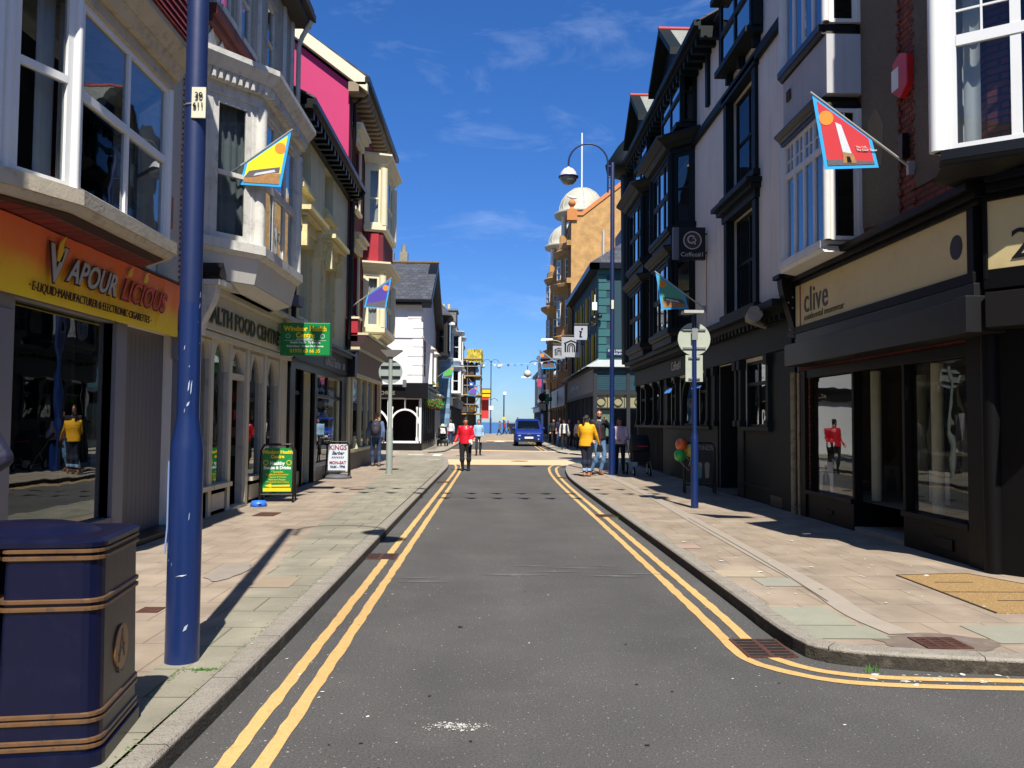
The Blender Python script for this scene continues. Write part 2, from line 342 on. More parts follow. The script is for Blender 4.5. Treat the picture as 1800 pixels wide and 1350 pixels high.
def window(root, F, u0, u1, v0, v1, w_=-.1, fm=None, cols=1, rows=(.5,), fwid=.055, th=.05, curtain=None, glassm=None, sill=None, sillm=None, top_split=0, label=None, bar=.035, cin=.14, side_only=0):
    fm = fm or WHITE; mb = MB()
    for (a, b, e, f) in ((u0, u0+fwid, v0, v1), (u1-fwid, u1, v0, v1), (u0+fwid, u1-fwid, v0, v0+fwid), (u0+fwid, u1-fwid, v1-fwid, v1)): mb.box(F, a, b, e, f, w_, w_+th)
    for i in range(1, cols):
        x = u0+(u1-u0)*i/cols; mb.box(F, x-bar/2, x+bar/2, v0+fwid, v1-fwid, w_+.003, w_+th-.004)
    for q in rows:
        y = v0+(v1-v0)*q; mb.box(F, u0+fwid, u1-fwid, y-bar/2-.008, y+bar/2+.008, w_+.001, w_+th+.004)
        if top_split and q == rows[-1]:
            for i in range(cols):
                for k in range(1, top_split):
                    x = u0+(u1-u0)*(i+k/top_split)/cols; mb.box(F, x-.01, x+.01, y, v1-fwid, w_+.006, w_+th-.012)
            y2 = (y+v1-fwid)/2; mb.box(F, u0+fwid, u1-fwid, y2-.01, y2+.01, w_+.008, w_+th-.014)
    o = mb.build('window', fm, root)
    if label: o['label'] = label
    g = MB(); g.quad([F.p(u0+.01, v0+.01, w_+.02), F.p(u1-.01, v0+.01, w_+.02), F.p(u1-.01, v1-.01, w_+.02), F.p(u0+.01, v1-.01, w_+.02)])
    g.build('pane', glassm or GLASS, o, recalc=False)
    if curtain:
        cm, parts = curtain
        q = MB()
        for (a, b) in parts:
            a, b = u0+(u1-u0)*a, u0+(u1-u0)*b; n = max(4, int((b-a)/.035)); r1 = []; r0 = []
            for k in range(n+1):
                x = a+(b-a)*k/n; ww = w_-cin+.022*math.sin(k*1.9)+.01*math.sin(k*.7)
                r0.append(F.p(x, v0+.02, ww)); r1.append(F.p(x, v1-.02, ww))
            q.loft([r0, r1], 0, False, True, False)
        q.build('curtain', cm, o, recalc=False)
    if sill:
        s_ = MB(); s_.box(F, u0-.08, u1+.08, v0-.1, v0-.002, w_, sill); s_.build('sill', sillm or fm, o)
    return o

def offs(P, d, out):
    """offset an open plan line outwards; ends stay square to the wall"""
    P = [Vector(p) for p in P]; n = len(P); ns = []
    for a, b in zip(P, P[1:]):
        t = (b-a).normalized(); q = Vector((t.y, -t.x)); q = q if q.dot(out) > -1e-6 else -q; ns.append(q)
    res = []
    for i in range(n):
        if i == 0 or i == n-1:
            q = ns[0] if i == 0 else ns[-1]; t = (P[1]-P[0]).normalized() if i == 0 else (P[-1]-P[-2]).normalized()
            tan = Vector((-out.y, out.x)); k = tan.dot(q)
            res.append(P[i]+tan*(d/k if abs(k) > .3 else (d if k > 0 else -d)) if abs(k) > 1e-3 else P[i]+q*d)
        else:
            b = (ns[i-1]+ns[i]); res.append(P[i]+b*(d/max(.3, 1+ns[i-1].dot(ns[i]))))
    return [(p.x, p.y) for p in res]

def bay(root, P, out, z0, z1, fm, faces, sill=(.08, .1), head=(.3, .2), post=.1, curtain=None, glassm=None, headm=None, sillm=None, dentil=False, name='bay_window'):
    """splayed bay: corner posts, sill slab and moulded head as one part; each face's window a part of its own"""
    out = Vector(out); mb = MB(); Pi = [tuple(p) for p in P]
    def ring(d0, d1, za, zb, m=0):
        A = offs(P, d0, out); B = offs(P, d1, out)
        mb.loft([[(x, y, za) for x, y in A], [(x, y, zb) for x, y in B]], m, True, False, True)
    ring(sill[1], sill[1], z0-sill[0], z0-.002, 2); ring(sill[1]*.4, sill[1]*.8, z0-sill[0]-.06, z0-sill[0]-.002, 2)
    h, d = head
    ring(.03, .03, z1+.002, z1+h*.3, 1); ring(d*.35, d*.55, z1+h*.3+.002, z1+h*.55, 1); ring(d*.6, d, z1+h*.55+.002, z1+h*.85, 1); ring(d, d, z1+h*.85+.002, z1+h, 1)
    for p in P[1:-1]: mb.lathe(p[0], p[1], [(post*.62, z0), (post*.62, z1)], 8, 0)
    for k, (a, b) in enumerate(zip(P, P[1:])):
        A = Vector((a[0], a[1], 0)); B = Vector((b[0], b[1], 0)); t = (B-A).normalized(); q = Vector((t.y, -t.x, 0))
        if q.dot(Vector((out.x, out.y, 0))+(Vector((0, 0, 0)))) < 0: q = -q
        if abs(q.dot(Vector((out.x, out.y, 0)))) < 1e-3:
            mid = (Vector((P[0][0], P[0][1], 0))+Vector((P[-1][0], P[-1][1], 0)))/2; q = q if q.dot((A+B)/2-mid) > 0 else -q
        F = Fr(A, t, q); L_ = (B-A).length; fa = faces[k] if k < len(faces) else None
        if dentil:
            n = int(L_/.1)
            for i in range(n): mb.box(F, L_*(i+.25)/n, L_*(i+.65)/n, z1+h*.3, z1+h*.52, 0, d*.55+.02, 1)
        if fa is None: mb.box(F, 0, L_, z0, z1, -.05, 0); continue
        pw = fa.get('post', post)
        mb.box(F, 0, pw, z0, z1, -.06, .012); mb.box(F, L_-pw, L_, z0, z1, -.06, .012)
        kw = {k_: v_ for k_, v_ in fa.items() if k_ not in ('post',)}
        kw.setdefault('curtain', curtain); kw.setdefault('glassm', glassm)
        window(root, F, pw, L_-pw, z0, z1, -.05, fm, **kw)
    return mb.build(name, [fm, headm or fm, sillm or fm], root)

def body(root, mb, F, u0, u1, depth, top, m=0, near=True, far=True, base=0):
    """side and back walls closing a building behind its street face"""
    if near: mb.quad([F.p(u0, base, 0), F.p(u0, base, -depth), F.p(u0, top, -depth), F.p(u0, top, 0)], m)
    if far: mb.quad([F.p(u1, base, 0), F.p(u1, base, -depth), F.p(u1, top, -depth), F.p(u1, top, 0)], m)
    mb.quad([F.p(u0, base, -depth), F.p(u1, base, -depth), F.p(u1, top, -depth), F.p(u0, top, -depth)], m)
def roof_part(root, F, u0, u1, depth, z, rise, m, over=.3, name='roof', th=.12):
    mb = MB()
    mb.loft([[F.p(u0, z, over), F.p(u0, z+rise, -depth/2), F.p(u0, z, -depth-over), F.p(u0, z-th, -depth-over), F.p(u0, z+rise-th*1.2, -depth/2), F.p(u0, z-th, over)],
             [F.p(u1, z, over), F.p(u1, z+rise, -depth/2), F.p(u1, z, -depth-over), F.p(u1, z-th, -depth-over), F.p(u1, z+rise-th*1.2, -depth/2), F.p(u1, z-th, over)]])
    return mb.build(name, m, root)
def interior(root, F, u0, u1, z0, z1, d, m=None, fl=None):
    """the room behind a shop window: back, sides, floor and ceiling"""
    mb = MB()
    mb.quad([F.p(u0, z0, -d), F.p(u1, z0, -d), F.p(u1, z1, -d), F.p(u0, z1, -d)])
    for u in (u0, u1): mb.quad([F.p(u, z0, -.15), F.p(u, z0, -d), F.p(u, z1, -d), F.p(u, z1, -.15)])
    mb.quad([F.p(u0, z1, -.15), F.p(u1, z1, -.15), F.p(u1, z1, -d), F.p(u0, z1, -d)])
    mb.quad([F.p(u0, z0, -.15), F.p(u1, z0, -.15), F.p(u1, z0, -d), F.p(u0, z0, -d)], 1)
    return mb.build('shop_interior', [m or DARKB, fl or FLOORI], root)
def pipe(root, pts, r=.045, m=None, name='downpipe'): return MB().tube(pts, r, 8).build(name, m or BLK, root)

# ================================================================ GROUND
ASPH = mat('asphalt', (.084, .080, .076), .88, .16, 1.1, bump=.6, bscale=170, dirt=((.11, .105, .098), .6, 1.6), speck=('#a5a298', 38, .16))
struct(MB().quad([(-90, -70, 0), (90, -70, 0), (90, 115.5, 0), (-90, 115.5, 0)]).build('road', ASPH))
SEA = mat('sea_water', '#1f4f86', .25, .1, .02, bump=.4, bscale=.3)
struct(MB().quad([(-9000, 114, -5), (9000, 114, -5), (9000, 22000, -5), (-9000, 22000, -5)]).build('sea', SEA))
PAVR = brick('paving_slabs_right', '#948573', '#90816f', '#776a5a', 'g', .45, .62, .007, .85, .25, dirt=('#a89c90', .5, 2.5))
PAVL = brick('paving_slabs_left', '#958675', '#918271', '#786a5b', 'g', .45, .62, .007, .85, .25, dirt=('#aa9c8c', .5, 2.5))
PAVG = brick('green_paving_slabs', '#8b8675', '#878271', '#666251', 'g', .6, .5, .009, .85, .3, dirt=('#9c927e', .5, 2.2))
KERBM = mat('granite_kerb', '#8f887c', .85, .14, 14, bump=.6, bscale=90, speck=('#4d4a45', 60, .25), dirt=('#6e675a', .5, 6))
BEIGE = mat('buff_table_surfacing', '#9b8c78', .85, .08, 2, bump=.2, bscale=90, dirt=('#857866', .5, 1.2))
CREAMB = mat('cream_block_band', '#d0b48c', .8, .06, 4, bump=.2, dirt=('#b79d78', .4, 3))
YEL = mat('yellow_line_paint', '#c8a367', .75, .07, 7, bump=.3, bscale=120, dirt=('#b08a4a', .75, 16))
WHM = mat('white_road_paint', '#d8d2c4', .75, .06, 5, dirt=('#a59a86', .5, 9))

def arc(cx, cy, r, a0, a1, n=8): return [(cx+r*math.cos(R(a0+(a1-a0)*i/n)), cy+r*math.sin(R(a0+(a1-a0)*i/n))) for i in range(n+1)]
def grain(m, amt, sc, big=0, tracks=False):
    t = m.node_tree; L = t.links.new; b = t.nodes['Principled BSDF']; src = b.inputs['Base Color'].links[0].from_socket; tc = N(t, 'ShaderNodeTexCoord')
    n = N(t, 'ShaderNodeTexNoise'); n.inputs['Scale'].default_value = sc; n.inputs['Detail'].default_value = 3; L(tc.outputs['Object'], n.inputs['Vector'])
    r_ = N(t, 'ShaderNodeMapRange'); r_.inputs[1].default_value = .3; r_.inputs[2].default_value = .7; r_.inputs[3].default_value = 1-amt; r_.inputs[4].default_value = 1+amt; L(n.outputs['Fac'], r_.inputs[0])
    x = N(t, 'ShaderNodeMix', data_type='RGBA', blend_type='MULTIPLY'); x.inputs[0].default_value = 1; L(src, x.inputs[6]); L(r_.outputs[0], x.inputs[7]); out = x.outputs[2]
    if big:
        mp = N(t, 'ShaderNodeMapping'); mp.inputs['Scale'].default_value = (1.0, .22, 1); L(tc.outputs['Object'], mp.inputs[0])
        n = N(t, 'ShaderNodeTexNoise'); n.inputs['Scale'].default_value = .9; n.inputs['Detail'].default_value = 5; L(mp.outputs[0], n.inputs['Vector'])
        r2_ = N(t, 'ShaderNodeMapRange'); r2_.inputs[1].default_value = .35; r2_.inputs[2].default_value = .68; r2_.inputs[3].default_value = 1-big; r2_.inputs[4].default_value = 1+big; L(n.outputs['Fac'], r2_.inputs[0])
        x = N(t, 'ShaderNodeMix', data_type='RGBA', blend_type='MULTIPLY'); x.inputs[0].default_value = 1; L(out, x.inputs[6]); L(r2_.outputs[0], x.inputs[7]); out = x.outputs[2]
    L(out, b.inputs['Base Color'])
grain(ASPH, .3, 75, .12); grain(ASPH, .45, 190); grain(YEL, .12, 90, .12); grain(PAVR, .1, 120, .08); grain(PAVL, .1, 120, .08); grain(PAVG, .1, 120, .08); grain(KERBM, .25, 150); grain(BEIGE, .12, 120, .1)
def offline(P, d):
    P = [Vector(p) for p in P]; res = []
    for i, p in enumerate(P):
        a = P[max(i-1, 0)]; b = P[min(i+1, len(P)-1)]; t = (b-a).normalized(); res.append((p.x-t.y*d, p.y+t.x*d))
    return res
def dense(P, step=.4):
    o = [P[0]]
    for a, b in zip(P, P[1:]):
        n = max(1, int(math.dist(a, b)/step))
        for k in range(1, n+1): o.append((a[0]+(b[0]-a[0])*k/n, a[1]+(b[1]-a[1])*k/n))
    return o
def smooth(P, it=2):
    for _ in range(it):
        Q = [P[0]]
        for a, b in zip(P, P[1:]): Q += [(a[0]*.75+b[0]*.25, a[1]*.75+b[1]*.25), (a[0]*.25+b[0]*.75, a[1]*.25+b[1]*.75)]
        P = Q+[P[-1]]
    return P
def strip(P, w_, z, m, name, jit=0, kind=True):
    P = dense(P, .12 if jit else .6); mb = MB(); rnd = random.Random(len(P))
    A = offline(P, w_/2); B = offline(P, -w_/2)
    A = [(x+rnd.uniform(-jit, jit), y) for x, y in A]; B = [(x+rnd.uniform(-jit, jit), y) for x, y in B]
    mb.loft([[(*p, z) for p in A], [(*p, z) for p in B]], 0, False, False, False)
    o = mb.build(name, m, recalc=False); return struct(o)
def kerb(P, side, wd=.15, h=.104):
    """granite kerb stones along a path; side=+1 pavement to the left of travel"""
    P = smooth(P, 2) if len(P) > 2 else P; P = dense(P, .15); e = .014; mb = MB(); gr = MB(); acc = 0
    E_ = offline(P, side*e); Q_ = offline(P, side*wd); O_ = offline(P, -side*.002)
    for i in range(len(P)-1):
        l = math.dist(P[i], P[i+1]); acc += l; g = 0
        if acc > .9: g = min(.4, .006/max(l, .01)); acc = 0
        L_ = lambda A, t: (A[i][0]+(A[i+1][0]-A[i][0])*t, A[i][1]+(A[i+1][1]-A[i][1])*t)
        rings = [[(*L_(P, t), -.02), (*L_(P, t), h-e), (*L_(E_, t), h), (*L_(Q_, t), h), (*L_(Q_, t), -.02)] for t in (0, 1-g)]
        mb.loft(rings, 0, g > 0)
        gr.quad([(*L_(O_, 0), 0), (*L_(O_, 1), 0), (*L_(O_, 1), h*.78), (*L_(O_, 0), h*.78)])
    k_ = struct(mb.build('kerb', KERBM)); g_ = gr.build('kerb_face_strip', mat('kerb_face_strip', '#3a352c', .95, .3, 14, bump=.5, bscale=60, dirt=('#6b6456', .7, 9)), k_, recalc=False)  # darker strip over the lower part of the kerb face
    return k_

KL = [(-1.44, -40), (-1.44, 3), (-1.40, 5.7), (-1.43, 15), (-1.43, 24), (-1.42, 28), (-1.62, 31.6), (-1.85, 34.6), (-2.6, 35.8), (-4, 36), (-30, 36)]
KR = [(30, 4.6), (5, 4.95), (3.33, 5.22), (2.7, 5.33), (2.2, 5.47), (2.05, 5.75), (2.08, 7.5), (2.07, 15), (2.04, 22), (2.2, 25), (2.4, 27.6), (2.75, 29.9), (3.5, 30.9), (5, 31.1), (30, 31.2)]
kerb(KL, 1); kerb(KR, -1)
def pave(name, pts, m, z=.1):
    n = len(pts); return struct(MB().add([(x, y, z) for x, y in pts]+[(x, y, -.01) for x, y in pts], [tuple(range(n))]+[(i, (i+1) % n, n+(i+1) % n, n+i) for i in range(n)]).build(name, m))
kls = smooth(KL, 2); krs = smooth(KR, 2)
inner = offline(kls, .13)
pave('pavement_left', [(x, y) for x, y in inner]+[(-30, 28), (-30, -40)], PAVL)
pave('pavement_right', [(x, y) for x, y in offline(krs, -.13)]+[(30, 30), (30, 5)], PAVR)
# greener slabs along the kerb side of the left pavement
gl = [(-1.56, -40), (-1.56, 24), (-1.6, 28), (-1.75, 31), (-1.98, 34.3), (-2.7, 35.6), (-6, 35.8), (-6, 34.6), (-3.4, 32), (-3.2, 29), (-2.85, 19.7), (-2.35, 11), (-1.95, 6.2), (-1.9, -40)]
pave('pavement_green_slabs', gl, PAVG, .104)
# beyond the junction
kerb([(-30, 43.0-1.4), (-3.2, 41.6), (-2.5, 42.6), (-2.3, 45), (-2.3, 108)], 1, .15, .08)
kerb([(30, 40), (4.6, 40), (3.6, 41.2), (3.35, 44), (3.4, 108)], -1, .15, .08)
PF = brick('far_paving', '#a39a8a', '#97907f', '#777060', 'g', .45, .6, .01, .85, .2)
pave('pavement_far_left', [(-30, 41.7), (-3.4, 41.7), (-2.6, 42.6), (-2.43, 45), (-2.43, 108), (-30, 108)], PF, .075)
pave('pavement_far_right', [(30, 40.1), (4.7, 40.1), (3.7, 41.2), (3.47, 44), (3.53, 108), (30, 108)], PF, .075)
struct(MB().quad([(-60, 34.6, .004), (60, 34.6, .004), (60, 46, .004), (-60, 46, .004)]).build('raised_table', BEIGE))
struct(MB().quad([(-1.9, 30.6, .005), (2.9, 30.6, .005), (7, 33.0, .005), (7, 34.8, .005), (-2.0, 34.8, .005)]).build('cream_band', CREAMB))
struct(MB().quad([(-2.3, 45.8, .008), (3.4, 44.2, .008), (3.4, 45.6, .008), (-2.3, 47.4, .008)]).build('cream_band', CREAMB))
struct(MB().quad([(-2.3, 68, .004), (3.4, 68, .004), (3.4, 71.5, .004), (-2.3, 71.5, .004)]).build('cream_band', CREAMB))
struct(MB().quad([(-2.3, 71.5, .006), (3.4, 71.5, .006), (3.4, 108, .006), (-2.3, 108, .006)]).build('raised_table', BEIGE))
pave('promenade', [(-90, 100), (-2.5, 100), (3.5, 100), (90, 100), (90, 115.4), (-90, 115.4)], mat('promenade_surface', '#8f8778', .9, .1, .6), .012)
# double yellow lines
def wob(P): return smooth(P, 2)
strip(wob([(-1.19, -10), (-1.19, 5), (-1.17, 15), (-1.15, 24), (-1.16, 28.4), (-1.38, 31.2), (-1.75, 33.4), (-2.4, 34.5), (-4, 34.7)]), .08, .004, YEL, 'yellow_line', .006)
strip(wob([(-1.02, -10), (-1.02, 5), (-1.0, 15), (-.98, 24), (-1.0, 28.4), (-1.15, 31.2), (-1.5, 33.9), (-2.3, 34.95), (-4, 35.1)]), .08, .004, YEL, 'yellow_line', .006)
strip(wob([(12, 4.5), (3.16, 4.97), (2.5, 5.02), (2.1, 5.1), (1.85, 5.3), (1.68, 5.55), (1.68, 5.9), (1.7, 7), (1.71, 12), (1.7, 20), (1.74, 24), (1.84, 27), (1.99, 29.3), (2.3, 31.0), (2.92, 31.9), (5, 32)]), .08, .004, YEL, 'yellow_line', .006)
strip(wob([(12, 4.65), (3.25, 5.12), (2.57, 5.16), (2.2, 5.24), (1.97, 5.42), (1.84, 5.7), (1.85, 6.1), (1.87, 7), (1.88, 12), (1.87, 20), (1.93, 24), (2.06, 27), (2.22, 29), (2.52, 30.4), (3.0, 31.3), (5, 31.45)]), .08, .004, YEL, 'yellow_line', .006)
strip([(2.75, 46.5), (2.85, 66)], .09, .004, YEL, 'yellow_line'); strip([(3.0, 46.2), (3.1, 66)], .09, .004, YEL, 'yellow_line')
struct(MB().quad([(-3.9, 39.2, .009), (-3.2, 39.2, .009), (-3.2, 39.8, .009), (-3.9, 39.8, .009)]).quad([(-2.7, 38.2, .009), (-2.35, 38.2, .009), (-2.35, 40.6, .009), (-2.9, 40.6, .009), (-2.9, 40.1, .009), (-2.7, 40.1, .009)]).build('white_road_marking', WHM))
struct(MB().quad([(-1.3, 66, .01), (-.4, 66, .01), (-.85, 71.3, .01)]).quad([(.1, 66, .01), (1.1, 66, .01), (.6, 71.3, .01)]).build('white_road_marking', WHM))
struct(MB().quad([(3.3, 43.5, .084), (5.0, 36.2, .084), (5.15, 36.3, .084), (3.4, 43.8, .084)]).build('white_road_marking', WHM))
# smooth channel along the right pavement
strip(smooth([(3.22, 24), (3.2, 17.3), (3.08, 13.8), (2.93, 9.2), (2.9, 7.4), (2.78, 6.45), (2.86, 5.85)]), .2, .106, mat('pale_channel_stone', '#a59a8c', .45, .08, 5, bump=.1), 'drainage_channel')
for p in ([(3.02, 12.9), (2.9, 9), (2.76, 6.9)],): strip(smooth(p), .015, .107, mat('dark_joint', '#4c453d', .9), 'joint_line')
# gravel-filled cover
GRAV = mat('resin_gravel', '#a08050', .85, .25, 60, bump=1, bscale=90, speck=('#e0c890', 70, .35))
g = MB(); g.xy([(3.92, 8.12), (4.66, 8.22), (5.1, 7.2), (5.1, 6.4), (3.92, 6.5)], .09, .106); tag(g.build('gravel_cover', GRAV, at=(4.4, 7.2, .1)), 'gravel filled service cover with metal edges by the menswear shop corner', 'access cover')
o = bpy.data.objects['gravel_cover']
e = MB(); EM = mat('rusty_metal_edge', '#4a3a2c', .7, .2, 12)
for (a, b) in (((3.92, 8.12), (3.92, 6.5)), ((4.66, 8.22), (3.92, 8.12)), ((3.92, 7.3), (5.1, 7.3)), ((4.66, 8.22), (5.1, 7.2))):
    d = Vector((b[0]-a[0], b[1]-a[1])).normalized()*.008; e.xy([(a[0]-d.y, a[1]+d.x), (b[0]-d.y, b[1]+d.x), (b[0]+d.y, b[1]-d.x), (a[0]+d.y, a[1]-d.x)], .1, .109)
for (x, y) in ((4.25, 7.75), (4.35, 6.95)): e.wb(x-.15, x+.2, y-.01, y+.01, .1, .109)
e.build('metal_edge', EM, o)
RUST = mat('rusty_cast_iron', '#4b2c20', .8, .25, 18, bump=.5, bscale=60, dirt=('#6b4634', .6, 20))
def grate(x0, x1, y0, y1, z, label, nx=2, ny=5):
    t = thing('drain_grate', label, 'drain grate', ((x0+x1)/2, (y0+y1)/2, z))
    f = MB(); b = .022; Z0, Z1 = z-.012, z+.007
    for q in ((x0, x1, y0, y0+b), (x0, x1, y1-b, y1), (x0, x0+b, y0+b, y1-b), (x1-b, x1, y0+b, y1-b)): f.wb(*q, Z0, Z1)
    f.build('frame', RUST, t)
    g = MB()
    for i in range(1, ny): y = y0+(y1-y0)*i/ny; g.wb(x0+b, x1-b, y-.013, y+.013, Z0, Z1-.001)
    for i in range(1, nx): x = x0+(x1-x0)*i/nx; g.wb(x-.018, x+.018, y0+b, y1-b, Z0, Z1+.001)
    g.build('bars', RUST, t); MB().quad([(x0+b, y0+b, z+.0055), (x1-b, y0+b, z+.0055), (x1-b, y1-b, z+.0055), (x0+b, y1-b, z+.0055)]).build('pit', BLKM, t)
grate(1.71, 2.05, 5.62, 6.08, .0045, 'rusty road grate at the right pavement corner breaking the double yellow lines', 2, 6)
grate(1.74, 2.06, 13.9, 14.25, .0045, 'dark road gully grate in the right gutter with weeds beside it', 2, 5)
grate(1.85, 2.12, 23.5, 23.85, .0045, 'road gully grate in the right gutter close to the junction', 2, 4)
grate(-1.43, -1.08, 9.55, 9.93, .0045, 'rusty road grate in the left gutter beside the lamp head shadow', 2, 5)
grate(-1.4, -1.08, 21.5, 21.85, .0045, 'small road gully grate in the left gutter far along', 2, 4)
grate(2.84, 3.14, 5.46, 5.74, .1045, 'small iron grate sunk in a patched part of the right pavement corner', 3, 6)
for (x0, x1, y0, y1, lb) in ((-2.66, -2.5, 6.45, 6.62, 'small iron stopcock cover in the left pavement beside the blue lamp post'), (-3.62, -3.3, 12.9, 13.4, 'rectangular iron cover in the left pavement in front of the blue dog bowl'), (-3.0, -2.7, 17.9, 18.1, 'narrow iron cover in the left pavement beyond the barber board')):
    tag(MB().wb(x0, x1, y0, y1, .098, .108).build('pavement_cover', RUST, at=((x0+x1)/2, (y0+y1)/2, .1)), lb, 'access cover')
# manholes on the table, dark chewed patches and white droppings on the road
for x, y in ((-1.3, 38.5), (1.1, 33.6)): struct(MB().quad([(x+.36*math.cos(q*.314), y+.36*math.sin(q*.314), .011) for q in range(20)]).build('manhole', mat('dark_patch', '#4a443c', .9), recalc=False))
def blot(m, n, x0, x1, y0, y1, r0, r1, z, name, seed, asp=1.6, gauss=False):
    rnd = random.Random(seed); mb = MB()
    for _ in range(n):
        x, y, r_ = rnd.uniform(x0, x1), rnd.uniform(y0, y1), rnd.uniform(r0, r1)*(1 if rnd.random() < .85 else 2)
        if gauss: x, y = (x0+x1)/2+rnd.gauss(0, .3)*(x1-x0)-abs(rnd.gauss(0, .2))*(x1-x0), (y0+y1)/2+rnd.gauss(0, .25)*(y1-y0)
        a = rnd.uniform(0, 6.28); pts = []
        for k in range(7):
            t = 2*math.pi*k/7; q = r_*rnd.uniform(.5, 1.1); px, py = q*asp*math.cos(t), q*math.sin(t)
            pts.append((x+px*math.cos(a)-py*math.sin(a), y+px*math.sin(a)+py*math.cos(a), z+rnd.uniform(0, .0006)))
        mb.quad(pts)
    return struct(mb.build(name, m, recalc=False))
DROP = mat('dried_gull_droppings', '#c9c6be', .9, .1, 30)
blot(DROP, 110, -1.4, 1.9, 3, 13, .0015, .005, .0045, 'road_droppings', 3); blot(DROP, 50, -1.35, 2.0, 12, 28, .004, .009, .0045, 'road_droppings', 4)
blot(DROP, 90, -1.45, 0, 3, 8, .002, .006, .0048, 'road_droppings', 12)
blot(DROP, 70, 2.3, 4.6, 6, 12, .006, .016, .107, 'pavement_droppings', 5); blot(DROP, 40, -3.8, -1.5, 5, 16, .004, .010, .108, 'pavement_droppings', 6)
blot(DROP, 110, 2.2, 4.5, 5.0, 5.25, .003, .012, .005, 'gutter_litter', 8)
blot(mat('black_gum', '#1d1c1b', .9), 60, -1, 1.8, 3.2, 14, .004, .012, .0045, 'road_gum', 9)
blot(DROP, 260, -.24, .0, 4.3, 4.42, .0015, .005, .0048, 'road_splash', 10, 1.2, True)
rnd = random.Random(2); mb = MB()
for _ in range(9):
    y = rnd.uniform(8.2, 9.2); x = rnd.uniform(-1.0, 1.2); l = rnd.uniform(.3, .9); h = rnd.uniform(.02, .06)
    mb.quad([(x, y, .0042), (x+l*.5, y-h, .0042), (x+l, y-.04, .0042), (x+l*.5, y+h, .0042)])
struct(mb.build('scuff_marks', mat('scuffed_asphalt', (.118, .114, .107), .9, .3, 14), recalc=False))
# odd coloured slabs
for i, (x0, x1, y0, y1, h, z) in enumerate(((2.2, 2.65, 6.1, 6.7, '#8f8e7c', .1045), (2.2, 2.72, 5.72, 6.09, '#8b8a79', .1045), (3.4, 3.9, 5.6, 6.1, '#8d8b7b', .1045), (2.2, 2.62, 8.0, 8.35, '#a3957d', .1045), (2.45, 2.85, 7.55, 7.95, '#8f8c7e', .1045), (2.2, 2.45, 9.8, 10.1, '#a08778', .1045), (-2.1, -1.75, 7.4, 7.9, '#93836f', .1075), (-2.45, -2.0, 32, 32.6, '#bba07a', .1075))):
    struct(MB().quad([(x0, y0, z), (x1, y0, z), (x1, y1, z), (x0, y1, z)]).build('odd_slab', mat('odd_slab_%s' % h[1:], h, .85, .08, 6, bump=.2), recalc=False))
struct(MB().quad([(3.0+(.4+.04*math.sin(q*2.3))*math.cos(q*.314), 5.63+(.24+.03*math.sin(q*1.7))*math.sin(q*.314), .1035) for q in range(20)]).build('patched_mortar', mat('dark_mortar', '#6e6156', .9, .2, 8, dirt=('#9c8f80', .6, 6)), recalc=False))
struct(MB().quad([(-2.5+(.16+.03*math.sin(q*2.3))*math.cos(q*.314), 8.2+(.5+.06*math.sin(q*1.7))*math.sin(q*.314), .1075) for q in range(20)]).build('mortar_patch', mat('pale_mortar', '#8e8479', .8, .15, 6), recalc=False))
# moss and weeds in the joints
MOSS = mat('moss_and_weeds', '#3f6b22', .9, .3, 30)
def tufts(pts, name, label=None):
    rnd = random.Random(len(pts)); mb = MB()
    for (x, y, z, h, s) in pts:
        for _ in range(int(14*s)):
            a = rnd.uniform(0, 6.28); q = rnd.uniform(0, .05)*s; px, py = x+q*math.cos(a)*1.6, y+q*math.sin(a); hh = h*rnd.uniform(.4, 1); b = rnd.uniform(0, 6.28)
            dx, dy = .006*math.cos(b), .006*math.sin(b); lx, ly = rnd.uniform(-.02, .02), rnd.uniform(-.02, .02)
            mb.quad([(px-dx, py-dy, z), (px+dx, py+dy, z), (px+lx, py+ly, z+hh)])
    o = mb.build(name, MOSS, recalc=False); o['kind'] = 'stuff'; return o
P = []
for k in range(190): y = 3.2+k*.036; P.append((-1.575+random.uniform(-.008, .008), y, .103, .008, .25 if random.random() < .6 else .05))
for k in range(40): P.append((-1.78+random.uniform(-.01, .01), 4.0+k*.03, .105, .008, .2))
P += [(-1.72+.012*k, 4.97+.01*(k % 3), .104, .012, .7) for k in range(10)]
for k in range(60): P.append((2.215, 5.7+k*.03, .1, .008, .15))
P += [(2.42, 5.33, .0, .06, 1.2), (2.08, 13.6, 0, .07, 1.6), (2.08, 13.75, 0, .09, 1.5), (2.9, 7.4, .106, .01, .6)]
tufts(P, 'moss')

# ================================================================ LEFT SIDE BUILDINGS
def bld(name, label, x, y): return thing(name, label, 'building', (x, y, 0))
Y = 0
# ---- 1. vape shop with big splayed bay
B = bld('vape_shop_building', 'pale building with red tiled bay over an orange and yellow shop banner, far left', -4.25, 9)
mb = MB()
holes = [(5.3, 7.13, .45, 2.68), (7.45, 9.48, .45, 2.68), (9.75, 11.25, .12, 2.66), (6.1, 9.8, 3.5, 5.2), (6.1, 9.8, 7.2, 8.9)]
wall_grid(mb, LF, 4.6, 11.3, 0, 10.2, holes, .2); body(B, mb, LF, 4.6, 12.2, 8, 10.2)
mb.build('wall', RENDER_W, B, recalc=False)
MB().box(LF, 11.3, 12.2, 0, 10.2, -.3, .025).build('brick_pier', BRK, B)
mb = MB(); mb.box(LF, 10.62, 11.3, 3.3, 10.2, -.1, .03)
for k in range(90): mb.box(LF, 11.29, 11.3+.02*((k % 2)+.3), 3.4+k*.075, 3.44+k*.075, .0, .045)
mb.build('pebbledash_strip', mat('pale_pebbledash', '#b7b4ae', .9, .12, 30, bump=.8, bscale=100), B)
roof_part(B, LF, 4.6, 12.2, 8, 10.2, 3, SLATEY, .4)
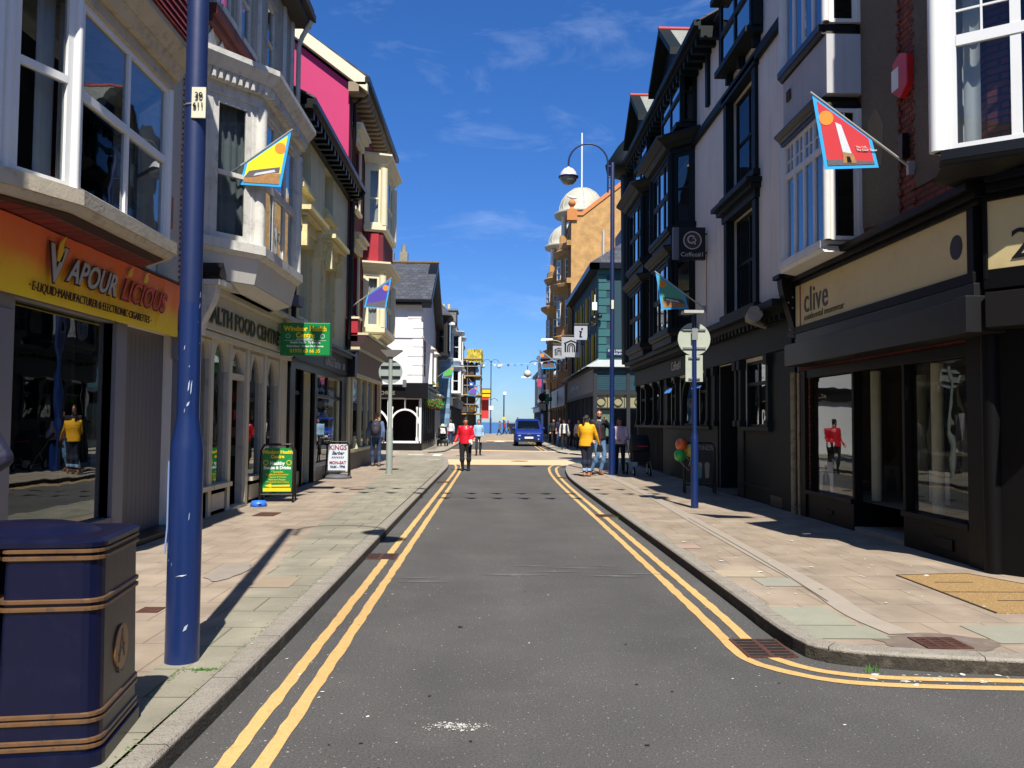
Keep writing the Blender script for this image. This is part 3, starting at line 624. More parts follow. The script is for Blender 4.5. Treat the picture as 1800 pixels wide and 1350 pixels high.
# shopfront timbers
mb = MB()
mb.box(LF, 7.13, 7.45, .0, 2.7, -.1, .06); mb.box(LF, 7.17, 7.41, .2, 2.5, .06, .075); mb.box(LF, 9.48, 9.75, 0, 2.7, -.1, .05)
mb.box(LF, 5.3, 7.13, 2.6, 2.7, -.08, .03); mb.box(LF, 7.45, 9.48, 2.62, 2.7, -.08, .03); mb.box(LF, 7.45, 9.48, 0, .42, -.1, .02); mb.box(LF, 5.3, 7.13, 0, .42, -.1, .02)
mb.box(LF, 11.25, 11.62, 0, 2.35, 0, .09); mb.box(LF, 11.21, 11.66, 2.35, 2.7, 0, .16); mb.box(LF, 11.19, 11.68, 2.62, 2.72, 0, .2)
mb.build('shopfront_frame', mat('vape_grey_paint', '#77767c', .5, .05, 2), B, bevel=.008)
mb = MB(); mb.box(LF, 9.75, 11.25, .12, 2.66, -.14, -.12)
for k in range(1, 12): mb.box(LF, 9.75+k*.125, 9.753+k*.125, .12, 2.6, -.122, -.118)
mb.build('entrance_panel', mat('dull_grey_boarding', '#686667', .6, .05, 2), B)
MB().box(LF, 9.7, 11.3, .1, .17, -.1, .22).build('door_step', BLK, B)
MB().box(LF, 7.43, 9.5, .4, .46, -.06, .05).build('window_sill', GREY, B)
for a, b in ((5.3, 7.13), (7.45, 9.48)):
    MB().quad([LF.p(a, .45, -.05), LF.p(b, .45, -.05), LF.p(b, 2.66, -.05), LF.p(a, 2.66, -.05)]).build('shop_window', glass('vape_glass', (.3, .31, .3), 1.3, .16), B, recalc=False)
interior(B, LF, 5.2, 9.6, .44, 2.68, 1.6, BLKM)
MB().box(LF, 9.0, 9.06, .46, 2.66, -.3, -.2).build('display_rail', GREY, B)
# banner
mb = MB(); nb = 40; rows = []
for k in range(nb+1):
    y = 5.0+(10.95-5.0)*k/nb; sag = .012*math.sin(k*.9)+.008*math.sin(k*2.3)
    rows.append([LF.p(y, 2.62, .12), LF.p(y, 2.62, .17), LF.p(y, 2.95, .19+sag), LF.p(y, 3.25+.02*(y-5)/6, .22+sag*.5), LF.p(y, 3.25+.02*(y-5)/6, .14)])
mb.loft(rows)
S = mb.build('sign_banner', ramp_mat('banner_orange_to_yellow', [(0, '#f0cf22'), (.3, '#efb824'), (.55, '#ef7a30'), (1, '#e5693c')], 2.62, 3.3, .45), B)
MB().box(LF, 5.0, 10.98, 3.275, 3.3, .1, .24).build('banner_rail', BLK, B)
SIL = mat('silver_letters', '#a9a7a0', .4, .1, 8); DKT = mat('dark_letter_shadow', '#3a2a22', .6)
T = thing('lettering_group', 'x', 'x'); bpy.data.objects.remove(T)
text('V', LF, 7.58, 2.8, .232, .5, DKT, B, shear=.25, offset=.02, sx=1.0); text('V', LF, 7.585, 2.805, .238, .49, SIL, B, shear=.25, offset=.008, sx=1.0)
text('APOUR', LF, 7.96, 2.85, .23, .33, DKT, B, shear=.5, offset=.018, sx=.93); text('APOUR', LF, 7.965, 2.855, .236, .325, SIL, B, shear=.5, offset=.006, sx=.94)
LIC = mat('fiery_letters', '#c8432c', .5, .3, 6)
text('LICIOUS', LF, 9.1, 2.85, .231, .33, DKT, B, shear=.5, offset=.014, sx=1.0); text('LICIOUS', LF, 9.105, 2.855, .237, .325, LIC, B, shear=.5, offset=.004, sx=1.0)
text('\u00b7 E-LIQUID\u00b7MANUFACTURER\u00b7&\u00b7ELECTRONIC\u00b7CIGARETTES \u00b7', LF, 7.38, 2.68, .2, .12, mat('brown_letters', '#45260f', .6), B, shear=.2, sx=.84)
FL = mat('flame_yellow', '#e2b92a', .5, .2, 10)
f = MB()
for (u, v, h) in ((7.8, 3.0, .26), (9.3, 3.12, .12), (9.72, 3.12, .14)):
    f.prism(LF, [(u-.03, v), (u+.05, v), (u+.1, v+h*.4), (u+.08, v+h*.65), (u+.13, v+h), (u+.02, v+h*.7), (u-.02, v+h*.35)], .24, .246)
f.build('flame_mark', FL, B)
# red tile skirt under the bay, sill, bay, tiled head and upper bay
P1 = [(-4.22, 6.1), (-3.84, 6.62), (-3.6, 7.22), (-3.6, 9.28), (-4.22, 9.95)]
mb = MB(); A = offs(P1, -.02, Vector((1, 0))); Bq = offs([(-4.22, 6.3), (-4.05, 6.6), (-4.0, 6.9), (-4.0, 9.4), (-4.22, 9.8)], 0, Vector((1, 0)))
mb.loft([[(x, y, 3.30) for x, y in A], [(x, y, 3.27) for x, y in Bq]]); mb.build('tile_skirt', REDT, B)
SILLST = mat('pale_stone_sill', '#b9ae98', .75, .1, 5, bump=.2, bscale=30, dirt=('#6f6857', .6, 7))
bay(B, P1, (1, 0), 3.5, 5.2, PVC, [None, dict(rows=(.55,), fwid=.06, bar=.05, post=.04, curtain=(WCURT, ((.0, .3), (.62, .95)))), dict(cols=2, rows=(.52,), fwid=.06, bar=.06, post=.05, curtain=(WCURT, ((.0, .12),))), dict(rows=(.52,), fwid=.07)], sill=(.13, .1), head=(.42, .26), post=.06, sillm=SILLST, headm=SILLST)
def skirt(parent, P, out, d0, d1, z0, z1, m, n=7, name='tile_hanging'):
    mb = MB()
    for k in range(n):
        a, b = k/n, (k+1)/n; da, db = d0+(d1-d0)*a**.6, d0+(d1-d0)*b**.6
        A = offs(P, da+.03, Vector(out)); C = offs(P, db, Vector(out)); mb.loft([[(x, y, z0+(z1-z0)*a) for x, y in A], [(x, y, z0+(z1-z0)*b) for x, y in C]])
    return mb.build(name, m, parent)
skirt(B, P1, (1, 0), .26, .02, 5.63, 7.0, REDT, 12)
bay(B, P1, (1, 0), 7.2, 8.9, PVC, [None, dict(rows=(.55,), post=.05), dict(cols=2, rows=(.5,)), dict(rows=(.5,))], sill=(.14, .12), head=(.4, .25), sillm=SILLST, headm=SILLST)
al = thing('alarm_box', 'dark red alarm box on the pale wall beside the big white bay window at left', 'alarm box', (-4.2, 10.75, 4.2))
MB().box(LF, 10.62, 10.86, 4.0, 4.42, .03, .12).build('case', mat('alarm_red', '#8f2a20', .4), al, bevel=.02); MB().box(LF, 10.66, 10.82, 4.1, 4.2, .12, .126).build('label_panel', mat('alarm_grey', '#6b5650', .5), al)
# ---- 2. health food centre
B = bld('health_shop_building', 'old white building with splayed bay, dentil cornice and an arched cream health food shopfront', -4.25, 15)
mb = MB()
holes = [(12.25, 12.7, .55, 2.75), (12.86, 13.6, .55, 2.78), (13.76, 14.5, .1, 2.72), (14.84, 15.62, .55, 2.72), (15.94, 16.72, .55, 2.72), (12.6, 15.8, 4.1, 6.4), (12.85, 13.5, 7.95, 9.5), (13.95, 14.6, 7.95, 9.5), (15.5, 16.2, 7.95, 9.5)]
wall_grid(mb, LF, 12.2, 17.5, 0, 10.15, holes, .12); body(B, mb, LF, 12.2, 17.5, 8, 10.15)
mb.build('wall', mat('roughcast_old_white', '#a8a498', .9, .12, 2.5, bump=.6, bscale=50, streak=.5, dirt=('#6f6b60', .5, 4)), B, recalc=False)
mb = MB()
for (a, b, z0, z1) in holes[:5]:                      # pointed-arch heads: fill the corners above each opening
    cx = (a+b)/2; r_ = (b-a)/2; n = 8
    for sgn in (-1, 1):
        pts = [(cx+sgn*r_, z1+.001)]+[(cx+sgn*r_*math.cos(R(90*k/n)), z1-r_*1.25+r_*1.25*math.sin(R(90*k/n))) for k in range(n+1)]
        mb.prism(LF, pts, -.1, .02)
    if z0 > .3: mb.box(LF, a, b, .1, .5, -.1, .0); mb.box(LF, a-.06, b+.06, .5, .57, -.1, .1)
for u in (12.2, 12.78, 13.68, 14.66, 15.78, 16.86): mb.box(LF, u-.07, u+.07, .0, 2.78, -.05, .03)
mb.box(LF, 17.0, 17.45, 0, 2.82, -.05, .02)
mb.box(LF, 12.2, 17.5, 2.78, 2.86, 0, .09)
for (a, b) in ((12.86, 13.6), (14.84, 15.62), (15.94, 16.72)): mb.box(LF, a+.06, b-.06, .16, .42, .0, .012)
mb.box(LF, 13.76, 14.5, 2.22, 2.32, -.1, .0); mb.box(LF, 13.76, 14.5, .06, .14, -.1, .08)
mb.build('shopfront_frame', SHOPC, B, bevel=.006)
for i, (a, b, z0, z1) in enumerate(holes[:5]):
    if i == 2: z0 = 2.3
    MB().quad([LF.p(a, z0, -.06), LF.p(b, z0, -.06), LF.p(b, z1, -.06), LF.p(a, z1, -.06)]).build('shop_window', SGLASS, B, recalc=False)
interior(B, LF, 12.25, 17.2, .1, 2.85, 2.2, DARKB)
GRN = mat('sign_green', '#0f7d3c', .4, .05, 3); YEL2 = mat('sign_yellow', '#e8c51c', .45, .04, 3); WHT = mat('sign_white', '#dfe3df', .45, .04, 3)
mb = MB(); mb.box(LF, 12.9, 13.56, 2.3, 2.6, -.16, -.14); mb.box(LF, 13.8, 14.46, 2.34, 2.6, -.16, -.14); mb.build('window_poster', GRN, B)
rnd = random.Random(5); GM = [mat('goods_red', '#8a3a30'), mat('goods_white', '#8f8f86'), mat('goods_green', '#35583c'), mat('goods_tan', '#7c6647')]
for k in range(16): u = rnd.choice((13.0, 13.3, 15.0, 15.3, 16.1, 16.45))+rnd.uniform(-.08, .08); MB().box(LF, u-.07, u+.07, .6+.32*(k % 5), .78+.32*(k % 5), -.35-.02*k, -.22-.02*k).build('window_goods', GM[k % 4], B)
MB().box(LF, 14.0, 14.45, .14, 2.2, -.75, -.7).build('door', mat('brown_door', '#4b3322', .5), B)
# fascia + letters
mb = MB(); mb.box(LF, 12.2, 16.75, 2.88, 3.42, 0, .12); mb.box(LF, 12.2, 17.5, 3.42, 3.5, 0, .22); mb.box(LF, 12.2, 17.5, 3.5, 3.58, 0, .34)
mb.build('fascia', mat('fascia_off_white', '#bfb9a6', .55, .06, 3, streak=.15), B, bevel=.008)
DG = mat('dark_green_letters', '#23312a', .5); text('HEALTH FOOD CENTRE', LF, 11.86, 2.98, .125, .36, mat('letter_gold_shadow', '#8f7d3b', .5), B, offset=.012, sx=1.13, ext=.006)
text('HEALTH FOOD CENTRE', LF, 11.84, 2.99, .138, .36, DG, B, offset=.006, sx=1.13, ext=.004)
def console(parent, F, u, z0, z1, wd, d, m, name='console_bracket'):
    mb = MB(); n = 8; pts = []
    for k in range(n+1):
        t = k/n; pts.append((z0+(z1-z0)*t, .03+d*(.35+.65*(.5-.5*math.cos(math.pi*t)))))
    A = [F.p(u-wd/2, z, w_) for z, w_ in pts]+[F.p(u-wd/2, z1, 0), F.p(u-wd/2, z0, 0)]; C = [F.p(u+wd/2, z, w_) for z, w_ in pts]+[F.p(u+wd/2, z1, 0), F.p(u+wd/2, z0, 0)]
    mb.loft([A, C]); mb.box(F, u-wd*.7, u+wd*.7, z1+.002, z1+.07, 0, d+.09); return mb.build(name, m, parent)
console(B, LF, 11.95, 2.75, 3.45, .22, .33, OLDW); console(B, LF, 17.25, 2.85, 3.55, .24, .34, OLDW)
mb = MB(); mb.prism(LF, [(11.8, 3.56), (12.1, 3.56), (12.1, 3.62), (11.95, 3.78), (11.8, 3.62)], 0, .42); mb.build('console_cap', BLK, B)
P2 = [(-4.22, 12.1), (-3.6, 12.88), (-3.6, 15.3), (-4.22, 15.95)]
bay(B, P2, (1, 0), 4.2, 6.35, OLDW, [dict(rows=(.47,), fwid=.11, bar=.05, curtain=(CURT, ((.03, .97),))), dict(cols=3, rows=(.5,), fwid=.07, bar=.11, curtain=(CURT, ((0, 1),))), dict(rows=(.47,), fwid=.1)], sill=(.14, .12), head=(.55, .3), post=.15, dentil=True)
mb = MB(); A = offs(P2, .02, Vector((1, 0))); C = offs(P2, -.06, Vector((1, 0))); D = [(-4.22, 12.7), (-3.85, 13.15), (-3.85, 15.0), (-4.22, 15.4)]
mb.loft([[(x, y, 4.0) for x, y in A], [(x, y, 3.62) for x, y in C]]); mb.loft([[(x, y, 3.61) for x, y in C], [(x, y, 3.5) for x, y in D]])
mb.build('bay_apron', mat('apron_white', '#cbc8c0', .6, .05, 2, streak=.12), B)
mb = MB(); mb.box(LF, 12.2, 17.5, 7.4, 7.52, 0, .1); mb.box(LF, 12.2, 17.5, 7.52, 7.68, 0, .16)
mb.build('string_course', mat('brown_red_stone', '#5c2a22', .7, .12, 6), B)
mb = MB(); mb.prism(LF, [(12.2, 7.05)]+[(12.2+.45*k+.225*j, 7.4 if j else 7.05+.12) for k in range(10) for j in (0, 1)]+[(17.0, 7.05)], 0, .03)
mb.build('zigzag_flashing', OLDW, B)
for a, b in ((12.85, 13.5), (13.95, 14.6), (15.5, 16.2)): window(B, LF, a, b, 7.95, 9.5, -.1, OLDW, rows=(.5,), fwid=.08, curtain=(CURT, ((0, 1),)), sill=.06)
mb = MB()
for u in (12.6, 13.72, 14.9, 16.7, 17.35): mb.box(LF, u-.07, u+.07, 7.7, 9.9, 0, .04)
mb.build('pilaster_strip', OLDW, B)
mb = MB(); mb.box(LF, 12.2, 17.6, 9.85, 9.98, -.05, .34); mb.box(LF, 12.2, 17.6, 9.98, 10.12, .3, .44); mb.build('eaves', mat('dark_eaves', '#3d3833', .7), B)
roof_part(B, LF, 12.2, 17.5, 8, 10.2, 2.6, SLATEY, .42)
pipe(B, [(-3.85, 17.35, 9.9), (-4.05, 17.42, 9.6), (-4.12, 17.42, 9.4), (-4.12, 17.42, 4.75)], .05, mat('pale_pipe', '#b9b6ac', .5)); pipe(B, [(-4.12, 17.42, 4.72), (-4.12, 17.42, 3.6)], .05)
MB().box(LF, 17.1, 17.6, 3.9, 4.1, 0, .3).build('hopper_shelf', mat('lead_grey', '#6e6f76', .5), B)
# ---- 3. cream building over the barber
B = bld('barber_building', 'cream stucco building with heavy black eaves and pediments over the black barber shop', -4.25, 21)
mb = MB(); holes = [(17.95, 18.75, .45, 2.72), (18.8, 19.95, .1, 2.66), (20.2, 23.5, .5, 2.66), (18.1, 19.4, 3.85, 5.5), (20.9, 22.2, 3.85, 5.5), (18.3, 19.4, 6.9, 8.0), (21.0, 22.1, 6.9, 8.0)]
wall_grid(mb, LF, 17.5, 24.3, 0, 8.6, holes, .3); body(B, mb, LF, 17.5, 24.3, 7, 8.6, far=False); mb.build('wall', mat('cream_stucco', '#ddd5ac', .8, .08, 1.8, bump=.25, bscale=40, streak=.3), B, recalc=False)
for (a, b) in ((18.1, 19.4), (20.9, 22.2)):
    window(B, LF, a, b, 3.85, 5.5, -.28, WHITE, rows=(.5,), curtain=(CURT, ((0, .3), (.7, 1))))
    window(B, LF, a+.15, b-.15, 6.9, 8.0, -.28, WHITE, rows=(.5,), curtain=(CURT, ((0, 1),)))
    mb = MB(); mb.box(LF, a-.16, a, 3.75, 5.5, 0, .07); mb.box(LF, b, b+.16, 3.75, 5.5, 0, .07); mb.box(LF, a-.2, b+.2, 5.5, 5.72, 0, .1); mb.box(LF, a-.3, b+.3, 5.95, 6.03, 0, .3); mb.box(LF, a-.36, b+.36, 6.03, 6.13, 0, .38); mb.box(LF, a-.25, b+.25, 5.72, 5.95, 0, .16)
    for q in (a-.16, b+.04): mb.prism(LF, [(q, 5.3), (q+.12, 5.3), (q+.12, 5.94), (q, 5.94)], .08, .26)
    mb.box(LF, a, b, 6.62, 6.72, 0, .14); mb.box(LF, a+.05, b-.05, 6.72, 6.86, 0, .08)
    mb.build('window_surround', mat('ochre_cream_trim', '#ddd09a', .75, .1, 5, dirt=('#9a7f45', .5, 6)), B)
mb = MB(); mb.box(LF, 17.5, 24.5, 8.12, 8.2, 0, .42); mb.box(LF, 17.5, 24.5, 8.2, 8.32, .3, .5); mb.box(LF, 17.5, 24.5, 7.95, 8.12, 0, .12)
for k in range(17): u = 17.7+k*.4; mb.box(LF, u, u+.14, 7.96, 8.12, .12, .4)
mb.build('eaves', BLK, B); roof_part(B, LF, 17.5, 24.3, 7, 8.36, 2.0, SLATEY, .48, th=.04)
pipe(B, [(-3.78, 24.25, 8.2), (-3.85, 24.3, 8.02), (-4.12, 24.25, 7.9), (-4.14, 24.22, 3.3)], .06)
mb = MB(); mb.box(LF, 17.5, 23.9, 2.84, 3.28, 0, .16); fasc = mb.build('fascia', mat('barber_fascia', '#2a2b2e', .45, .1, 3), B)
text('KINGS Barber', LF, 20.6, 2.93, .165, .34, mat('silver_sign_text', '#a9aaac', .4), B, shear=.2, sx=1.05); text('/////', LF, 23.0, 2.95, .165, .22, mat('silver_sign_text', '#a9aaac'), B, sx=1, offset=.01)
mb = MB(); mb.box(LF, 17.5, 24.0, 3.28, 3.36, 0, .3); mb.box(LF, 17.5, 24.0, 3.36, 3.42, 0, .38); mb.box(LF, 23.9, 24.25, 2.8, 3.5, 0, .36); mb.box(LF, 23.85, 24.3, 3.5, 3.56, 0, .46)
mb.box(LF, 17.5, 17.95, 0, 2.84, 0, .07); mb.box(LF, 18.75, 18.82, 0, 2.84, -.2, .06); mb.box(LF, 19.95, 20.2, 0, 2.84, -.05, .07); mb.box(LF, 23.5, 24.25, 0, 2.84, 0, .07); mb.box(LF, 17.5, 24.2, 2.66, 2.84, -.02, .08)
mb.box(LF, 20.2, 23.5, 2.12, 2.2, -.08, .0); mb.box(LF, 21.8, 21.88, 2.2, 2.66, -.08, .0); mb.box(LF, 20.2, 23.5, .44, .54, -.08, .07); mb.box(LF, 17.95, 18.75, 2.12, 2.2, -.06, 0); mb.box(LF, 17.95, 18.75, 0, .45, -.08, .02)
mb.build('shopfront_frame', BLK, B, bevel=.006)
MB().box(LF, 20.2, 23.5, .08, .44, -.06, .02).build('stall_riser', mat('barber_riser_grey', '#3f3f3e', .5, .1, 4), B)
MB().quad([LF.p(20.2, .5, -.04), LF.p(23.5, .5, -.04), LF.p(23.5, 2.66, -.04), LF.p(20.2, 2.66, -.04)]).quad([LF.p(17.95, .45, -.04), LF.p(18.75, .45, -.04), LF.p(18.75, 2.7, -.04), LF.p(17.95, 2.7, -.04)]).build('shop_window', SGLASS, B, recalc=False)
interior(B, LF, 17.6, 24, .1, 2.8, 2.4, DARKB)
d = MB().box(LF, 19.0, 19.9, .12, 2.6, -.85, -.8).build('door', BLK, B); MB().box(LF, 19.15, 19.75, .5, 2.0, -.8, -.79).build('door_glass', DGLASS, d)
# ---- 4. crimson building, pink gable
B = bld('crimson_building', 'tall crimson building with a bright pink gable and cream bays over a plum shopfront', -4.25, 28)
mb = MB(); holes = [(24.7, 31.0, .72, 2.9), (25.15, 26.2, 8.0, 9.9), (25.15, 26.2, 4.7, 6.6), (27.4, 30.2, 7.9, 9.9), (27.4, 30.2, 4.6, 6.3)]
wall_grid(mb, LF, 24.3, 31.4, 0, 11.5, holes, .25); mb.quad([LF.p(24.3, 0, -8.5), LF.p(31.4, 0, -8.5), LF.p(31.4, 11.5, -8.5), LF.p(24.3, 11.5, -8.5)])
mb.build('wall', CRIM, B, recalc=False)
mb = MB(); G = XF(24.3); gp = [(-12.75, 0), (-4.25, 0), (-4.25, 11.4), (-8.5, 14.6), (-12.75, 11.4)]
mb.prism(G, gp, -.02, .0); mb.build('gable_wall', PINK, B); MB().prism(XF(31.4), gp, 0, .02).build('gable_wall', CRIM, B)
mb = MB()
for s_ in (1,): mb.prism(G, [(-3.7, 11.1), (-8.5, 14.7), (-8.5, 15.05), (-3.7, 11.5)], -.05, .22)
mb.build('barge_board', CREAM2, B)
roof_part(B, LF, 24.1, 31.6, 8.5, 11.55, 3.45, SLATEY, .6, th=.06)
mb = MB(); mb.box(LF, 24.08, 31.7, 11.3, 11.38, 0, .5); mb.box(LF, 24.08, 24.5, 11.1, 11.3, 0, .3)
for k in range(18): u = 24.3+k*.41; mb.box(LF, u, u+.2, 11.08, 11.3, 0, .42); mb.lathe(-4.25+.42, u+.1, [(.07, 11.1), (.1, 11.16), (.07, 11.28)], 8)
mb.build('soffit_brackets', mat('taupe_brackets', '#8b7a5e', .7, .1, 6), B)
MB().box(LF, 24.05, 31.72, 11.36, 11.52, .48, .62).build('gutter', BLK, B)
pipe(B, [(-3.7, 24.5, 11.4), (-3.8, 24.6, 11.2), (-4.16, 24.75, 10.95), (-4.18, 24.75, 4.3)], .055)
for z0, z1 in ((8.0, 9.9), (4.7, 6.6)):
    window(B, LF, 25.15, 26.2, z0, z1, -.2, CREAM2, rows=(.5,), curtain=(CURT, ((0, 1),)), sill=.12)
    mb = MB(); mb.box(LF, 25.0, 25.15, z0-.1, z1+.1, 0, .06); mb.box(LF, 26.2, 26.35, z0-.1, z1+.1, 0, .06); mb.box(LF, 24.95, 26.4, z1+.1, z1+.35, 0, .14); mb.box(LF, 24.85, 26.5, z1+.35, z1+.48, 0, .26); mb.box(LF, 24.8, 26.55, z1+.48, z1+.55, 0, .32)
    mb.build('window_surround', CREAM2, B)
P4 = [(-4.22, 27.25), (-3.62, 27.45), (-3.62, 30.1), (-4.22, 30.3)]
for z0, z1 in ((7.95, 9.85), (4.6, 6.3)):
    bay(B, P4, (1, 0), z0, z1, CREAM2, [dict(rows=(.47,), fwid=.1, curtain=(WCURT, ((0, 1),)), post=.08), dict(cols=3, rows=(.47,), fwid=.1, bar=.14, curtain=(CURT, ((0, 1),))), dict(rows=(.47,), post=.1)], sill=(.16, .1), head=(.42, .28), post=.2)
mb = MB(); A = offs(P4, .0, Vector((1, 0))); mb.loft([[(x, y, 6.74) for x, y in A], [(x, y, 7.68) for x, y in A]]); mb.build('bay_panel', CRIM, B)
MB().box(LF, 27.3, 27.44, 6.76, 7.66, .15, .5).build('red_panel', mat('sunlit_red_panel', '#a01c2c', .6), B)
mb = MB(); A = offs(P4, .02, Vector((1, 0))); D = [(-4.22, 27.6), (-4.0, 27.8), (-4.0, 29.7), (-4.22, 29.9)]; mb.loft([[(x, y, 4.36) for x, y in A], [(x, y, 4.05) for x, y in D]]); mb.build('bay_apron', CREAM2, B)
mb = MB(); mb.box(LF, 24.3, 24.75, 3.85, 4.5, 0, .35); mb.build('red_console', mat('sunlit_red_panel', '#a01c2c', .6), B); MB().box(LF, 24.25, 24.8, 4.5, 4.56, 0, .4).build('console_cap', CREAM2, B)  # crimson end block in sunlight: the brightness is put into its red
PLUM = mat('plum_paint', '#3b2226', .5, .1, 3)
mb = MB(); mb.loft([[LF.p(24.35, 3.0, .14), LF.p(24.35, 3.6, .36), LF.p(24.35, 3.6, 0), LF.p(24.35, 3.0, 0)], [LF.p(31.4, 3.0, .14), LF.p(31.4, 3.6, .36), LF.p(31.4, 3.6, 0), LF.p(31.4, 3.0, 0)]]); mb.build('fascia', PLUM, B)
mb = MB(); mb.loft([[LF.p(24.3, 3.7, .4), LF.p(24.3, 4.0, .62), LF.p(24.3, 4.03, 0), LF.p(24.3, 3.7, 0)], [LF.p(31.4, 3.7, .4), LF.p(31.4, 4.0, .62), LF.p(31.4, 4.03, 0), LF.p(31.4, 3.7, 0)]]); mb.build('canopy_board', PLUM, B)
mb = MB(); mb.box(LF, 24.3, 31.45, 3.61, 3.69, 0, .42); mb.box(LF, 24.3, 31.45, 4.03, 4.1, 0, .66); mb.box(LF, 24.3, 31.4, 2.9, 3.0, 0, .17); mb.box(LF, 24.28, 24.62, 0, 3.0, 0, .12); mb.box(LF, 31.1, 31.4, 0, 3.0, 0, .12); mb.box(LF, 24.6, 31.1, .62, .72, -.1, .14)
for u in (25.5, 27.2, 28.5, 29.8): mb.box(LF, u-.045, u+.045, .72, 2.9, -.08, .04)
mb.lathe(-4.15, 25.5, [(.13, .72), (.11, .8), (.05, .95), (.04, 1.1)], 8)
mb.build('shopfront_frame', CREAM, B, bevel=.006)
MB().box(LF, 24.6, 31.1, .08, .62, -.1, .06).build('stall_riser', mat('riser_taupe', '#5d564c', .6, .08, 3), B)
MB().quad([LF.p(24.6, .72, -.03), LF.p(31.1, .72, -.03), LF.p(31.1, 2.9, -.03), LF.p(24.6, 2.9, -.03)]).build('shop_window', SGLASS, B, recalc=False)
interior(B, LF, 24.5, 31.2, .1, 2.95, 2.5, DARKB)
text('Ultramarine', LF, 25.6, 3.2, .24, .3, mat('faint_gold_text', '#5d4038', .5), B, shear=.2, sx=1.1) if False else None
mb = MB(); mb.box(LF, 29.9, 30.9, .8, 2.85, -.3, -.28); mb.build('blue_display_panel', mat('display_blue', '#5c86c4', .7), B)

# ---- 5. white corner pub
B = bld('corner_pub', 'white rendered corner pub with slate roof, black bargeboards and black pub front with white arches', -7.5, 47)
PW = mat('bright_white_render', '#dcdad6', .8, .04, 2, bump=.15); PL = LF2; G = XF(43)
mb = MB(); holes = [(-5.9, -5.25, 6.2, 7.6), (-6.9, -5.9, 3.7, 5.3), (-6.3, -3.7, .5, 2.7)]
wall_grid(mb, G, -12, -3.6, 0, 7.75, holes, .18); mb.build('wall', PW, B, recalc=False)
mb = MB(); sh = [(44.2, 45.2, 3.9, 5.9), (46.2, 47.2, 3.7, 5.4), (49.5, 50.5, 3.7, 5.4), (43.4, 52, .5, 2.6)]
wall_grid(mb, PL, 43, 52.5, 0, 7.75, sh, .18); mb.prism(PL, [(43, 7.75), (47.7, 10.4), (52.5, 7.75)], -.2, 0); body(B, mb, PL, 43, 52.5, 8.4, 7.75, near=False); mb.build('side_wall', mat('cool_white_render', '#d4d4d4', .8, .05, 2, bump=.15, streak=.12), B, recalc=False)
mb = MB()
for k in range(9): mb.box(G, -4.35 if k % 2 else -4.1, -3.58, 3.45+k*.48, 3.86+k*.48, 0, .025); mb.box(PL, 42.98, 43.5, 3.45+k*.48, 3.86+k*.48, 0, .025)
mb.box(G, -12, -3.57, 5.82, 5.92, 0, .06); mb.box(PL, 42.94, 52.5, 5.82, 5.92, 0, .06); mb.build('quoins', PW, B)
window(B, G, -5.9, -5.25, 6.2, 7.6, -.1, WHITE, glassm=DGLASS); window(B, G, -6.9, -5.9, 3.7, 5.3, -.1, WHITE, glassm=DGLASS)
window(B, PL, 44.2, 45.2, 3.9, 5.9, -.05, BLK, cols=2, rows=(.33, .66), glassm=DGLASS)
for a in (46.2, 49.5):
    window(B, PL, a, a+1, 3.7, 5.4, -.05, WHITE, rows=(.5,), glassm=DGLASS)
    mb = MB(); mb.box(PL, a-.15, a, 3.6, 5.5, 0, .3); mb.box(PL, a+1, a+1.15, 3.6, 5.5, 0, .3); mb.loft([[PL.p(a-.3, 5.5, 0), PL.p(a-.3, 5.5, .5), PL.p(a-.3, 5.85, 0)], [PL.p(a+1.3, 5.5, 0), PL.p(a+1.3, 5.5, .5), PL.p(a+1.3, 5.85, 0)]]); mb.build('window_hood', PW, B)
mb = MB()
mb.loft([[(x, 42.6, 7.75) for x in (-12, -3.15)], [(x, 47.7, 10.55) for x in (-12, -3.15)], [(x, 52.9, 7.75) for x in (-12, -3.15)]], 0, False, False, False)
mb.build('roof', SLATE, B, recalc=False)
mb = MB()
for (a, za, b, zb) in ((42.5, 7.55, 47.7, 10.5), (52.9, 7.55, 47.7, 10.5)): mb.prism(PL, [(a, za-.25), (b, zb-.25), (b, zb+.08), (a, za+.08)], .0, .48)
mb.box(G, -12, -3.1, 7.5, 7.72, .02, .42); mb.box(G, -12, -3.1, 7.6, 7.74, .42, .52)
mb.build('barge_boards', BLK, B)
MB().tube([(-12, 47.7, 10.6), (-3.1, 47.7, 10.6)], .09, 8, 0).build('ridge_tiles', mat('mossy_ridge', '#6e5a3a', .9, .3, 6), B)
for x in (-6.2, -5.4): MB().xy([(x, 48.2), (x+.45, 48.2), (x+.45, 48.7), (x, 48.7)], 10.2, 11.3).lathe(x+.22, 48.45, [(.14, 11.3), (.13, 11.75)], 10).build('chimney_pot', STONE, B)
MB().wb(-4.6, -3.9, 51.6, 52.6, 8, 10.4).wb(-4.66, -3.84, 51.54, 52.66, 10.2, 10.32).build('chimney', BRKX, B)
mb = MB(); mb.box(G, -12, -3.45, 2.75, 3.3, 0, .2); mb.box(G, -12, -3.3, 3.3, 3.42, 0, .35); mb.box(PL, 42.8, 52.4, 2.75, 3.3, 0, .16); mb.box(PL, 42.65, 52.4, 3.3, 3.42, 0, .32)
mb.box(G, -4.4, -3.25, 2.72, 3.5, .1, .42); mb.box(G, -6.35, -3.6, 0, .45, -.05, .05); mb.box(PL, 43, 52.4, 0, .5, -.05, .04)
for u in (43.2, 44.4, 45.8, 47.3, 48.8, 50.3, 51.8): mb.box(PL, u-.1, u+.1, .4, 2.75, -.05, .08)
mb.build('pub_front', BLK, B)
text('BLACK HORSE', G, -7.07, 2.9, .21, .27, mat('worn_gilt', '#8d836a', .5), B, sx=1.1, spacing=1.15)
mb = MB(); WA = PW
